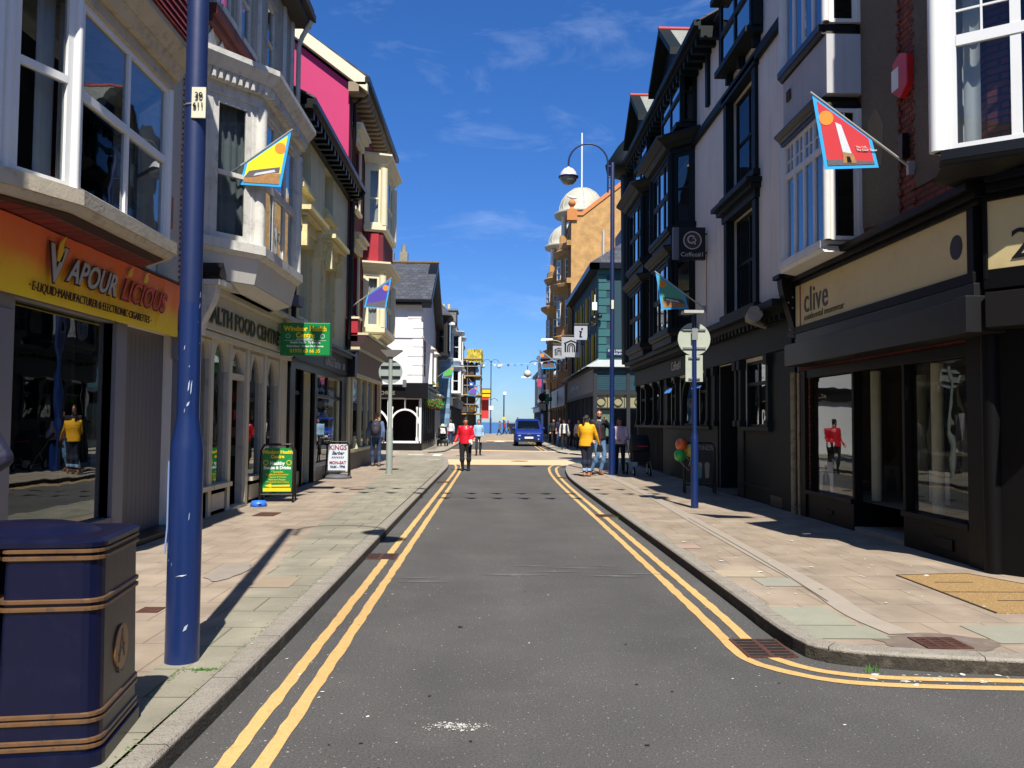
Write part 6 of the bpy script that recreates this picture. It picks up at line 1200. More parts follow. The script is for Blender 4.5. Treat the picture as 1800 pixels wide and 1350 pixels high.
# litter bin: a pair of navy units, turned a little to the kerb
t = thing('litter_bin', 'twin navy litter bin with worn gold bands and round crest in the left foreground', 'litter bin', (-1.85, 4.0, .1))
a = R(8); BU = Vector((math.cos(a), math.sin(a), 0)); BV = Vector((-math.sin(a), math.cos(a), 0)); C0 = Vector((-1.645, 3.62, 0))
def bp(u, v, z): return C0+BU*u+BV*v+Vector((0, 0, z))
def oct_(u0, u1, v0, v1, r0, r1, z, e=0):
    """plan of one unit: small chamfer at the inner corners, larger at the outer"""
    u0 -= e; u1 += e; v0 -= e; v1 += e; P = []
    for (cx, cy, sx, sy, r_) in ((u1, v0, 1, -1, r1), (u1, v1, 1, 1, r1), (u0, v1, -1, 1, r0), (u0, v0, -1, -1, r0)):
        seq = [(cx-sx*r_*(1-math.sin(q)), cy-sy*r_*(1-math.cos(q))) for q in [R(90*k/4) for k in range(5)]]
        if (sx, sy) in ((1, 1), (-1, -1)): seq = seq[::-1]
        P += seq
    return [bp(u, v, z) for u, v in P]
for (u0, u1, r0, r1) in ((-.378, 0, .03, .07), (-.8, -.405, .07, .03)):
    A = (u0, u1, 0, .6, r0, r1)
    mb = MB(); mb.loft([oct_(*A, z, e) for z, e in ((.1, .028), (.165, .028), (.167, .012), (.3, .01), (.98, 0))]); mb.build('bin_body', NAVY, t)
    for z in (.965, .995, .755, .787, .292, .318, .187, .213):
        e = 0.01*(1-(z-.1)/.9); MB().loft([oct_(*A, z-.01, e+.003), oct_(*A, z-.006, e+.011), oct_(*A, z+.006, e+.011), oct_(*A, z+.01, e+.003)]).build('gold_band', GOLD, t)
mb = MB(); A = (-.8, 0, 0, .6, .07, .07)
mb.loft([oct_(*A, 1.01, .01), oct_(*A, 1.03, .012), oct_(*A, 1.042, -.01), oct_(*A, 1.046, -.05)]); 
mb.loft([[bp(u, v, z) for u, v in [(-.4+.34*k_*math.cos(q), .3+.24*k_*math.sin(q)) for q in [2*math.pi*i/20 for i in range(20)]]] for z, k_ in ((1.03, 1), (1.065, .8), (1.085, .5), (1.09, .1))], 0, True, True)
mb.build('bin_lid', NAVY, t)
EF = Fr(C0, BV, BU); mb = MB(); mb.disc(EF, .3, .52, .1, .002, .014, 0, 28); d = mb.build('crest_disc', mat('brass_crest', '#8a6238', .4, .15, 12, metal=.3), t)
mb = MB(); mb.prism(EF, [(.25, .46), (.3, .6), (.31, .6), (.27, .46)], .014, .016); mb.prism(EF, [(.3, .6), (.35, .47), (.335, .47), (.3, .57)], .014, .016); mb.prism(EF, [(.25, .5), (.34, .53), (.34, .52), (.25, .49)], .014, .016); mb.ring(EF, .3, .46, .05, .058, .014, .016, 0, 8, 200, 300); mb.build('crest_mark', NAVY, d)

# A-boards, bowl, balloons
def aboard(name, label, c_, ux, w_, z0, z1, lean, panel, frame=BLK, rot=0):
    t = thing(name, label, 'A-board', (c_[0], c_[1], .1)); u = Vector((math.cos(R(rot)), math.sin(R(rot)), 0)); n = Vector((math.sin(R(rot)), -math.cos(R(rot)), 0)); F = Fr((c_[0], c_[1], 0), u, n)
    mb = MB()
    for s_ in (-1, 1): mb.tube([F.p(s_*w_/2, .1, .16), F.p(s_*w_/2, z1-.1, .02), F.p(s_*(w_/2-.06), z1, .0)], .02, 6)
    mb.tube([F.p(-w_/2+.06, z1, 0), F.p(w_/2-.06, z1, 0)], .02, 6); mb.tube([F.p(-w_/2, z0-.04, .13), F.p(w_/2, z0-.04, .13)], .015, 6)
    for s_ in (-1, 1): mb.tube([F.p(s_*w_/2, .1, -.22), F.p(s_*w_/2, z1-.1, -.04)], .018, 6)
    mb.build('frame', frame, t)
    PF_ = Fr((c_[0], c_[1], 0), u, n); mb = MB(); wd = w_/2-.035
    mb.prism(PF_, [(-wd, z0), (wd, z0), (wd, z1-.12), (wd-.04, z1-.06), (-wd+.04, z1-.06), (-wd, z1-.12)], .05, .07); p = mb.build('panel', panel, t)
    return t, p, PF_
t, p, F = aboard('pavement_board', 'green and yellow pavement board outside the health food shop', (-3.82, 15.2), 0, .58, .28, 1.12, 0, GRN, rot=6)
for s_, z, sz, m_, off in (('Windsor Health', .96, .085, YEL2, .003), ('Centre', .88, .085, YEL2, .003), ('Healthy', .76, .085, WHT, .003), ('Snacks & Drinks', .685, .075, WHT, .003), ('* Specialist', .62, .05, YEL2, 0), ('Supplement Formation', .575, .045, YEL2, 0), ('* Sports & Fitness', .53, .045, YEL2, 0), ('Nutrition Ranges', .485, .045, YEL2, 0), ('* Professional Advice Training', .445, .035, YEL2, 0)):
    text(s_, F, 0, z, .07, sz, m_, t, align='CENTER', offset=off, sx=.95)
MB().box(F, -.24, .24, .29, .35, .07, .073).prism(F, [(-.22, .39), (-.1, .43), (-.1, .4), (.22, .41), (.22, .375), (-.1, .375), (-.1, .355)], .07, .073).build('yellow_arrow', YEL2, t)
for u in (-.2, .2): MB().ring(F, u, .8, .035, .045, .07, .073, 0, 14).build('ring_mark', YEL2, t)
t, p, F = aboard('pavement_board', 'white KINGS Barber pavement board with opening hours outside the barber', (-3.9, 21.55), 0, .56, .3, 1.02, 0, mat('board_white', '#c9cfd6', .4, .04, 2), rot=3)
RD = mat('board_dark_red', '#7c2134', .5); NV = mat('board_navy', '#2a3257', .5)
for s_, z, sz, m_, sh_ in (('KINGS', .82, .17, RD, 0), ('Barber', .7, .12, NV, .3), ('MON-SAT', .46, .105, RD, 0), ('9AM - 7PM', .36, .09, NV, 0)): text(s_, F, 0, z, .07, sz, m_, t, align='CENTER', shear=sh_, offset=.003, sx=.9)
mb = MB(); [mb.prism(F, [(-.16+.045*k, .6), (-.135+.045*k, .6), (-.115+.045*k, .65), (-.14+.045*k, .65)], .07, .073, k % 2) for k in range(7)]; mb.build('barber_stripe', [RD, NV], t)
MB().lathe(-3.9, 21.55, [(.05, .1), (.36, .1), (.34, .16), (.2, .2)], 16).build('base_slab', mat('grey_rubber_base', '#55565a', .7), t)
t, p, F = aboard('pavement_board', 'dark drinks board leaning by the balloons outside the coffee shop', (4.35, 17.6), 0, .62, .32, 1.15, 0, mat('board_dark', '#241c19', .5, .2, 6), frame=mat('dark_wood_frame', '#1c1512', .6), rot=-8)
text('FROSTINOS', F, 0, 1.0, .07, .13, mat('chalk_text', '#a9a296', .6), t, align='CENTER', sx=.8)
mb = MB()
for k, q in enumerate((-.15, 0, .15)): mb.prism(F, [(q-.035, .42), (q+.035, .42), (q+.05, .68), (q-.05, .68)], .07, .073, k % 3); mb.disc(F, q, .7, .05, .07, .073, 2)
mb.build('printed_cups', [mat('cup_brown', '#7c5134'), mat('cup_mint', '#6d8f8a'), mat('cup_cream', '#a3937c')], t)
t = thing('dog_bowl', 'bright blue plastic dog water bowl by the green health food board', 'dog bowl', (-3.93, 14.4, .1))
MB().lathe(-3.93, 14.4, [(.01, .1), (.145, .1), (.115, .19), (.1, .19), (.09, .13), (.01, .125)], 20).build('bowl', mat('bright_blue_plastic', '#2f6fe0', .4, .03, 3), t); MB().box(Fr((-3.93, 14.4, 0), (1, 0, 0), (0, -1, 0)), .03, .08, .13, .15, .12, .135).build('notch', BLK, t)
for (dx, z, h, lb) in ((-.1, 1.0, '#e0692a', 'orange balloon, topmost of three tied to the coffee board'), (.1, .87, '#c9b63a', 'yellow balloon, rightmost of three tied to the coffee board'), (-.13, .78, '#2fae4a', 'green balloon, lowest of three tied to the coffee board')):
    t = thing('balloon', lb, 'balloon', (4.0+dx, 17.3, z+.1)); MB().ball((4.0+dx, 17.3+dx*.2, z+.12), (.125, .125, .135), n=16).build('balloon_skin', mat('balloon_'+h[1:], h, .3, .04, 3, coat=.4), t); MB().tube([(4.0+dx, 17.3, z-.01), (4.08, 17.4, z-.2)], .004, 4).build('string', WHT, t)

# hanging signs
t = thing('hanging_sign', 'green box sign with yellow health shop lettering projecting over the left pavement', 'sign', (-3.7, 16.2, 3.1))
MB().wb(-4.08, -3.13, 16.2, 16.42, 2.8, 3.43).build('sign_box', GRN, t, bevel=.012); F = XF(16.2)
for s_, z, sz, m_ in (('Windsor Health', 3.27, .135, YEL2), ('Centre', 3.145, .135, YEL2), ('www.windsorhealth.co.uk', 3.105, .035, WHT), ('Health Foods \u00b7 Ty Bwyyta', 3.03, .06, WHT), ('Reformhaus \u00b7 Maison De Reforme', 2.96, .055, WHT), ('01970 63 66 35', 2.855, .1, YEL2)):
    text(s_, F, -3.6, z, 0, sz, m_, t, align='CENTER', offset=.004 if sz > .1 else .001, sx=.92)
MB().box(F, -4.0, -3.2, 3.085, 3.09, 0, .003).build('rule_line', WHT, t)
for u in (-3.93, -3.27): MB().ring(F, u, 3.17, .035, .042, 0, .004, 0, 14).build('ring_mark', WHT, t)
MB().tube([(-4.25, 16.3, 3.2), (-4.05, 16.3, 3.2)], .02, 6).build('arm', BLK, t)
t = thing('hanging_sign', 'square black coffee shop sign with round brown logo projecting over the right pavement', 'sign', (4.55, 19.4, 5.4))
yy = 19.4; F = XF(yy); MB().wb(4.33, 4.95, yy, yy+.14, 5.38, 6.14).build('sign_board', mat('coffee_sign_black', '#14100f', .35, .05, 3), t); MB().wb(4.2, 4.33, yy+.02, yy+.16, 5.4, 6.14).build('sign_side', GREY, t)
for z in (5.55, 6.0): MB().tube([(4.95, yy+.07, z), (5.0, yy+.07, z)], .02, 6).build('arm', BLK, t)
BRN = mat('coffee_brown', '#4a2f22', .5, .1, 6); mb = MB(); mb.disc(F, 4.64, 5.83, .2, 0, .006); mb.build('logo_disc', BRN, t); mb = MB(); mb.ring(F, 4.64, 5.83, .19, .215, .006, .012, 0, 28); mb.ring(F, 4.62, 5.85, .07, .1, .006, .012, 0, 18, 40, 330); mb.ring(F, 4.67, 5.83, .04, .06, .006, .012, 0, 12, -140, 120); mb.disc(F, 4.7, 5.75, .02, .006, .012, 0, 8); mb.build('logo_ring', mat('logo_silver', '#b9b5ae', .4), t)
text('Coffee#1', F, 4.64, 5.45, .0, .145, mat('logo_silver', '#b9b5ae'), t, align='CENTER')
def square_sign(x, y, z, w_, kind, label):
    t = thing('hanging_sign', label, 'sign', (x, y, z)); F = XF(y); MB().wb(x-w_/2, x+w_/2, y, y+.12, z-w_/2*1.05, z+w_/2*1.05).build('sign_board', mat('pale_grey_sign', '#9fa2a6', .5, .04, 2), t)
    mb = MB(); s = w_/1.2
    if kind == 'arch':
        for u in (-.36, .36): mb.box(F, x+u*s-.05*s, x+u*s+.05*s, z-.32*s, z+.2*s, 0, .01)
        mb.ring(F, x, z+.0*s, .17*s, .25*s, 0, .01, 0, 12, 0, 180); mb.ring(F, x, z, .07*s, .12*s, 0, .01, 0, 10, 0, 180)
        for u in (-.21, .21): mb.box(F, x+u*s-.04*s, x+u*s+.04*s, z-.32*s, z, 0, .01)
        for u in (-.095, .095): mb.box(F, x+u*s-.025*s, x+u*s+.025*s, z-.32*s, z, 0, .01)
        mb.prism(F, [(x-.45*s, z+.18*s), (x, z+.36*s), (x+.45*s, z+.18*s), (x+.45*s, z+.26*s), (x, z+.45*s), (x-.45*s, z+.26*s)], 0, .009); mb.build('arch_mark', BLK, t)
    else: mb.disc(F, x+.06, z+.2, .055, 0, .01); mb.prism(F, [(x-.08, z+.1), (x+.06, z+.1), (x+.01, z-.18), (x+.08, z-.18), (x+.07, z-.24), (x-.08, z-.24), (x-.05, z+.04), (x-.09, z+.05)], 0, .01); mb.build('information_mark', BLK, t)
    MB().tube([(x-w_/2, y+.06, z+w_/2+.12), (5.45, y+.06, z+w_/2+.12)], .025, 6).build('arm', BLK, t)
square_sign(4.55, 43.3, 6.2, .68, 'i', 'small pale square sign with italic letter i on the teal building')
square_sign(4.3, 46.0, 5.7, 1.05, 'arch', 'pale square sign with arch symbol partly behind the letter i sign')
square_sign(3.95, 50.0, 5.75, .72, 'arch', 'smaller pale square sign with arch symbol farther along, left of the others')
t = thing('pharmacy_cross', 'small green cross sign projecting beyond the pale fascia', 'sign', (4.3, 66, 3.4)); MB().wb(4.15, 4.45, 66, 66.1, 3.0, 3.8).wb(3.9, 4.7, 66.003, 66.097, 3.25, 3.55).build('cross', mat('cross_green', '#2f7a4c', .5), t)

# flags
SUNM = mat('flag_sun_orange', '#e38a2e', .8, .04, 4)
def flag(x, y, z, s, k, field, label, art='shore', border='#1f9fe0'):
    """pole leaning out from the wall at (x,y,z); s = outward x direction; cloth hangs from the outer half"""
    t = thing('flag', label, 'flag', (x, y, z), 'seaside banners on leaning poles')
    F = Fr((x, y, z), (s, 0, 0), (0, -1, 0)); 
    if s < 0: F.flip = True
    MB().tube([F.p(0, 0), F.p(1.16*k, .86*k)], .016, 7).box(F, -.03, .05, -.08, .08, -.03, .03).build('pole', mat('flag_pole', '#a9aaa8', .4, .05, 4, metal=.4), t)
    q = [(.46, .34), (1.14, .83), (1.0, -.03), (.38, 0.0)]; q = [(a*k, b*k) for a, b in q]
    cx = sum(a for a, b in q)/4; cy = sum(b for a, b in q)/4; ins = [(a+(cx-a)*.13, b+(cy-b)*.13) for a, b in q]
    def lerp(u, v): a = [(ins[3][i]*(1-u)+ins[2][i]*u) for i in (0, 1)]; b = [(ins[0][i]*(1-u)+ins[1][i]*u) for i in (0, 1)]; return (a[0]*(1-v)+b[0]*v, a[1]*(1-v)+b[1]*v)
    def wv(u): return .03*k*math.sin(u*5.5/k)
    def patch(mb, pts, w_, m, n=1):
        mb.prism(F, pts, w_, w_+.002, m)
    mb = MB(); n = 8
    def outer(u, v): a = [(q[3][i]*(1-u)+q[2][i]*u) for i in (0, 1)]; b = [(q[0][i]*(1-u)+q[1][i]*u) for i in (0, 1)]; return (a[0]*(1-v)+b[0]*v, a[1]*(1-v)+b[1]*v)
    mb.loft([[F.p(*outer(i/n, v), -.003) for i in range(n+1)] for v in (0, .5, 1)], 0, False, True, False); mb.loft([[F.p(*outer(i/n, v), .003) for i in range(n+1)] for v in (0, .5, 1)], 0, False, True, False)
    fl = mb.build('cloth', mat('flag_border_'+border[1:], border, .7, .03, 4), t, recalc=False)
    mb = MB()
    for w_ in (.004, -.006):
        patch(mb, [lerp(0, 0), lerp(1, 0), lerp(1, 1), lerp(0, 1)], w_, 0)
    for w_ in (.007, -.009):
        c0 = lerp(.86, .8); mb.prism(F, [(c0[0]+.085*k*math.cos(i*.52), c0[1]+.085*k*math.sin(i*.52)) for i in range(12)], w_, w_+.002, 1)
        if art == 'shore':
            mb.prism(F, [lerp(0, 0), lerp(1, 0), lerp(1, .22), lerp(.6, .26), lerp(.3, .2), lerp(0, .24)], w_, w_+.002, 2)
            mb.prism(F, [lerp(0, .25), lerp(.3, .21), lerp(.6, .27), lerp(.95, .24), lerp(.95, .36), lerp(.5, .42), lerp(.1, .52)], w_, w_+.002, 3); mb.prism(F, [lerp(.25, .26), lerp(.85, .27), lerp(.8, .33), lerp(.3, .34)], w_+.002, w_+.004, 4)
        elif art == 'tower':
            mb.prism(F, [lerp(0, 0), lerp(1, 0), lerp(1, .1), lerp(0, .12)], w_, w_+.002, 3); mb.prism(F, [lerp(.42, .1), lerp(.62, .1), lerp(.68, .82), lerp(.56, .84)], w_+.001, w_+.003, 4); mb.prism(F, [lerp(.38, .04), lerp(.66, .04), lerp(.64, .26), lerp(.42, .26)], w_+.003, w_+.005, 2); mb.prism(F, [lerp(.48, .05), lerp(.58, .05), lerp(.57, .18), lerp(.5, .18)], w_+.005, w_+.006, 5)
        else:
            mb.prism(F, [lerp(0, 0), lerp(1, 0), lerp(1, .3), lerp(.5, .24), lerp(0, .3)], w_, w_+.002, 3)
    mb.build('printed_picture', [mat('flag_field_'+field[1:], field, .75, .03, 4), SUNM, mat('flag_rock', '#a3784a', .85, .3, 30), mat('flag_village', '#5f5a5e', .85, .3, 40), mat('flag_white', '#c9cdd2', .8), BLK], t)
    if art == 'tower':
        for i, w1 in enumerate(('The 1 Cl..', 'The Clock Tower')): a = lerp(.34, .42-.07*i); text(w1, XF(y-.012), x+s*a[0], z+a[1], 0, .034, WHT, t) 
    return t
flag(-4.22, 12.65, 5.1, 1, 1.0, '#e6d61c', 'yellow and blue seaside flag over the left pavement, nearest on the left')
flag(4.95, 9.75, 4.6, -1, 1.04, '#c22b33', 'red flag showing a white tower, nearest on the right', 'tower')
flag(-4.2, 24.8, 4.9, 1, 1.04, '#4a3a9c', 'purple seaside flag with orange sun on the crimson building', 'plain')
flag(4.98, 19.6, 4.25, -1, 1.02, '#5aa886', 'sea green flag by the coffee shop oriel, half in shade')
flag(-3.55, 53, 4.3, 1, 1.0, '#4fb04a', 'green flag beyond the white pub on the left row', 'plain')
flag(-2.9, 82.5, 4.1, 1, 1.3, '#6a4bb0', 'small far purple and orange flag in front of the scaffolding', 'plain')
flag(5.0, 58, 5.3, -1, 1.6, '#6a4a44', 'dark brown flag hanging on the orange brick building', 'plain')

# bunting over the street: two strings near (out of frame, their shadows fall on the road) and one far across the row
BM = [mat('bunting_'+h[1:], h, .8) for h in ('#3fa3d8', '#2b4fa3', '#d8dde2', '#7fb7dd')]
def bunting(x0, x1, y, z, n, sag, label, s=.2, e=1.7):
    t = thing('bunting', label, 'bunting', (x0, y, z)); pts = [(x0+(x1-x0)*k/24, y, z-sag*(1-(2*k/24-1)**2)) for k in range(25)]; MB().tube(pts, .006, 4).build('cord', WHT, t)
    for i in range(n):
        u = (i+.5)/n; x = x0+(x1-x0)*u; zz = z-sag*(1-(2*u-1)**2); MB().add([(x-s/2, y, zz), (x+s/2, y, zz), (x, y+.02, zz-s*e), (x-s/2, y+.003, zz), (x+s/2, y+.003, zz), (x, y+.023, zz-s*e)], [(0, 1, 2), (5, 4, 3), (0, 3, 4, 1), (1, 4, 5, 2), (2, 5, 3, 0)]).build('pennant', BM[(i*7+i//3) % 4], t)
bunting(-4.2, 5, 11.2, 8.9, 17, .35, 'nearer string of triangular bunting high above the road casting its shadow', .3); bunting(-4.2, 5, 12.2, 9.05, 17, .3, 'second string of triangular bunting high above the road beside the first', .3)
bunting(-3.6, 5.2, 55, 5.9, 20, .55, 'far string of blue and white triangular bunting stretched between the two rows', .22, .8)

# far lamps, signals, promenade things
def far_lamp(x, y, h, arms, label, z0=0):
    t = thing('street_lamp', label, 'street lamp', (x, y, z0)); MB().lathe(x, y, [(.12, z0), (.12, 2), (.07, 2.2), (.06, h)], 8).build('pole', mat('dark_blue_pole', '#22335c', .5), t)
    for s in arms:
        mb = MB(); R_ = .5; mb.tube([(x+s*.05, y, h-.6)]+[(x+s*(R_+.05-R_*math.cos(math.pi*k/10)), y, h-.3+R_*math.sin(math.pi*k/10)) for k in range(11)]+[(x+s*1.05, y, h-.45)], .03, 6); mb.build('swan_neck_arm', mat('dark_blue_pole', '#22335c'), t)
        MB().lathe(x+s*1.05, y, [(.03, h-.45), (.2, h-.55), (.28, h-.75), (.2, h-.92), (.03, h-1.0)], 12).build('lamp_globe', mat('pale_lamp_dome', '#c6c4bd'), t)
    return t
t = far_lamp(-.2, 112, 9.7, (-1, 1), 'double headed promenade lamp against the sea, left of the short post'); MB().wb(-.55, .15, 111.8, 111.9, 3.2, 3.7).build('notice_plate', WHT, t)
for s in (-1, 1): MB().tube([(-.2, 112, 4.0)]+[(-.2+s*(.45-.45*math.cos(math.pi*k/8)), 112, 4.3+.4*math.sin(math.pi*k/8)) for k in range(9)], .03, 5).build('scroll_bracket', mat('dark_blue_pole', '#22335c'), t)
t = thing('camera_post', 'short promenade post with a lamp head and yellow tag against the sea', 'post', (1.55, 112, 0)); MB().lathe(1.55, 112, [(.1, 0), (.08, 5.3)], 8).build('pole', mat('dark_blue_pole', '#22335c'), t); MB().wb(1.45, 1.85, 111.8, 112.1, 5.2, 5.6).build('head', WHT, t); MB().wb(1.4, 1.75, 111.85, 111.95, 1.9, 2.25).build('yellow_tag', YEL2, t)
t = far_lamp(3.55, 60, 5.75, (-1, 1), 'far street lamp with traffic signals on the right kerb behind the van')
mb = MB(); mb.lathe(3.55, 59.85, [(.01, 3.5), (.01, 3.52)], 6); mb.ball((3.55, 59.8, 3.35), (.27, .12, .3), n=14); mb.wb(3.35, 3.78, 59.7, 59.95, 2.5, 3.0); mb.build('signal_backs', BLKM, t); MB().wb(3.2, 3.5, 59.8, 59.83, 4.1, 4.65).build('pink_flag', mat('pink_flag', '#b03a62', .7), t)
t = thing('traffic_signal', 'thin black pole with traffic light bracket at the right pavement edge behind the people', 'traffic light', (4.3, 64, 0)); MB().tube([(4.45, 64, 0), (4.45, 64, 4.6)], .05, 6).tube([(4.45, 64, 3.2), (3.7, 64, 3.2)], .03, 5).tube([(4.45, 64, 2.4), (3.7, 64, 2.4)], .03, 5).build('pole', BLK, t); MB().wb(4.3, 4.6, 63.9, 64.1, .1, 1.3).build('cabinet', BLK, t)
for (y, z, x) in ((57, 7.1, 3.7), (75, 5.5, 3.0)):
    t = thing('wall_lamp', 'street lantern on a long wall bracket on the %s of the right row' % ('orange brick building' if y < 60 else 'sea end'), 'wall lamp', (5, y, z)); MB().tube([(5.3, y, z-.35), (4.4, y, z), (x+.3, y, z+.05)], .035, 6).build('arm', GALV, t); MB().loft([[(x-.45, y-.12, z), (x+.4, y-.1, z+.05), (x+.4, y+.1, z+.05), (x-.45, y+.12, z)], [(x-.4, y-.08, z+.14), (x+.35, y-.07, z+.16), (x+.35, y+.07, z+.16), (x-.4, y+.08, z+.14)]]).build('lantern', WHT, t)
t = thing('promenade_shelter', 'pale low promenade kiosk beyond the van with a yellow base', 'kiosk', (5.0, 112, 0)); MB().wb(4.5, 6.6, 112, 113.2, .95, 2.0).build('roof_panel', CREAM2, t); MB().wb(4.6, 6.5, 112.1, 113.1, 0, .35).build('base', YW, t); MB().wb(5.3, 5.5, 112.2, 112.4, .35, .95).wb(6.1, 6.3, 112.2, 112.4, .35, .95).build('leg', BLK, t)
t = thing('signal_box', 'dark cabinet on the promenade just left of the van', 'cabinet', (2.7, 111, 0)); MB().wb(2.2, 3.1, 111, 111.6, 0, 1.3).build('case', BLKM, t, bevel=.02); MB().wb(2.15, 3.15, 110.98, 111.62, 1.3, 1.36).build('cap', BLK, t)
t = thing('traffic_cone', 'small red traffic cone beside the front wheel side of the van', 'traffic cone', (2.6, 96, 0)); MB().lathe(2.75, 96, [(.25, 0), (.25, .05), (.16, .06), (.04, .7)], 10).build('cone', mat('cone_red', '#d0432c', .5), t); MB().lathe(2.75, 96, [(.125, .28), (.09, .48)], 10).build('band', WHT, t)
g_ = thing('gull', 'white gull standing on the ball finial of the orange building', 'bird', (5.35, 57.05, 16.85)); MB().loft([[(5.35+dx, 57.05+r_*math.cos(q), z+r_*.9*math.sin(q)) for q in [k*math.pi/4 for k in range(8)]] for dx, r_, z in ((-.38, .02, 17.12), (-.34, .06, 17.13), (-.25, .06, 17.08), (-.1, .13, 17.0), (.1, .13, 16.98), (.3, .06, 16.98), (.42, .02, 17.0))], 0, True, True).tube([(5.32, 57.02, 16.92), (5.32, 57.02, 16.84)], .012, 4).build('body', WHT, g_)

# ================================================================ VAN
def van():
    x0, y0 = 2.4, 54.6; t = thing('parked_van', 'dark blue small van facing the camera on the far right side of the road', 'van', (x0, y0, 0))
    VB = mat('van_blue_paint', '#0f2a78', .45, .04, 2, spec=.3); L_ = 4.4; W = .88
    prof = [(0, .35), (0, .62), (.01, .84), (.16, .97), (.85, 1.08), (1.6, 1.62), (1.9, 1.74), (2.6, 1.8), (4.2, 1.78), (4.38, 1.6), (4.42, .9), (4.4, .35)]
    wd = lambda z: W*(1 if z < 1.05 else 1-.16*(z-1.05)/.75)
    mb = MB(); rings = []
    for s, k in ((-1, .0), (-1, .04), (1, .04), (1, 0)):
        rings.append([(x0+s*(wd(z)-(.06 if k == 0 else 0)+(.06 if k == 0 else 0)), y0+y+(.0), z) for y, z in prof])
    L1 = [(x0-wd(z), y0+y+(.05 if y < .2 else 0), z-(.05 if z > 1.7 else 0)) for y, z in prof]; L2 = [(x0-wd(z)*.9, y0+y, z) for y, z in prof]; R2 = [(x0+wd(z)*.9, y0+y, z) for y, z in prof]; R1 = [(x0+wd(z), y0+y+(.05 if y < .2 else 0), z-(.05 if z > 1.7 else 0)) for y, z in prof]
    mb.loft([L1, L2, R2, R1]); body_ = mb.build('body', VB, t, bevel=.03)
    F = XF(y0)
    mb = MB(); mb.quad([(x0-.74, y0+.90, 1.13), (x0+.74, y0+.90, 1.13), (x0+.66, y0+1.6, 1.655), (x0-.66, y0+1.6, 1.655)]); mb.build('windscreen', mat('van_glass', '#0a1016', .12, 0, 1, spec=.15), t, recalc=False)
    for s in (-1, 1):
        MB().quad([(x0+s*(wd(1.15)+.004), y0+1.1, 1.15), (x0+s*(wd(1.15)+.004), y0+2.3, 1.15), (x0+s*(wd(1.6)+.004), y0+2.3, 1.6), (x0+s*(wd(1.6)+.004), y0+1.65, 1.6)]).build('side_window', mat('van_glass', '#0a1016'), t, recalc=False)
        MB().loft([[(x0+s*.52, y0-.01, .66), (x0+s*.8, y0+.03, .66), (x0+s*.82, y0+.1, .88), (x0+s*.62, y0+.07, .82)], [(x0+s*.52, y0-.03, .67), (x0+s*.8, y0+.01, .67), (x0+s*.81, y0+.08, .87), (x0+s*.62, y0+.04, .81)]]).build('headlight', mat('headlight_glass', '#9fb0c4', .1, .1, 10, coat=1), t)
        MB().ball((x0+s*1.0, y0+1.05, 1.14), (.11, .06, .1)).tube([(x0+s*.84, y0+1.1, 1.1), (x0+s*.95, y0+1.08, 1.12)], .03, 6).build('mirror', VB, t)
        MB().tube([(x0+s*.66, y0+1.9, 1.8), (x0+s*.66, y0+2.0, 1.87), (x0+s*.66, y0+4.0, 1.86), (x0+s*.66, y0+4.1, 1.8)], .02, 6).build('roof_rail', BLK, t)
        for yy in (.85, 3.55):
            mb = MB(); mb.tube([(x0+s*.66, y0+yy, .32), (x0+s*.885, y0+yy, .32)], .32, 20); wh = mb.build('wheel', TYRE, t); MB().tube([(x0+s*.88, y0+yy, .32), (x0+s*.895, y0+yy, .32)], .2, 16).build('rim', GALV, wh)
        MB().disc(F, x0+s*.62, .47, .05, -.0, .02).build('fog_light', mat('headlight_glass', '#9fb0c4'), t)
    mb = MB(); mb.box(F, x0-.5, x0+.5, .68, .74, .0, .012); mb.box(F, x0-.6, x0+.6, .36, .48, 0, .012); mb.box(F, x0-.84, x0+.84, .3, .35, 0, .02); mb.build('grille', BLKM, t)
    MB().box(F, x0-.28, x0+.28, .5, .62, .003, .02).build('number_plate', WHT, t)
    MB().ring(F, x0, .78, .05, .075, -.02, .01, 0, 14).build('front_badge', GALV, t)
    mb = MB(); mb.tube([(x0-.6, y0+.9, 1.12), (x0+.05, y0+.98, 1.2)], .01, 4); mb.tube([(x0+.0, y0+.9, 1.12), (x0+.55, y0+.98, 1.2)], .01, 4); mb.build('wiper', BLK, t)
    for s in (-.35, .35): MB().ball((x0+s, y0+1.9, 1.35), (.13, .08, .2)).build('seat', BLKM, t)
van()

# ================================================================ PEOPLE
def cap(mb, a, b, ra, rb, n=10):
    mb.ball(a, ra, n=n); mb.ball(b, rb, n=n); mb.tube([a, b], [ra, rb], n)
def remesh(mb, name, m, parent, vox, sm=3):
    o0 = origin(parent); me = bpy.data.meshes.new('tmp'); me.from_pydata([tuple(v-o0) for v in mb.v], [], mb.f)
    ob = bpy.data.objects.new('tmp', me); COL.objects.link(ob)
    bm = bmesh.new(); bm.from_mesh(me); bmesh.ops.recalc_face_normals(bm, faces=bm.faces); bm.to_mesh(me); bm.free()
    r = ob.modifiers.new('r', 'REMESH'); r.mode = 'VOXEL'; r.voxel_size = vox; r.use_smooth_shade = True
    s = ob.modifiers.new('s', 'SMOOTH'); s.iterations = sm; s.factor = .5
    dg = bpy.context.evaluated_depsgraph_get(); out = bpy.data.meshes.new_from_object(ob.evaluated_get(dg)); bpy.data.objects.remove(ob)
    out.materials.clear(); out.materials.append(m); out.name = name
    for p in out.polygons: p.use_smooth = True
    o = bpy.data.objects.new(name, out); COL.objects.link(o); o.parent = parent; return o
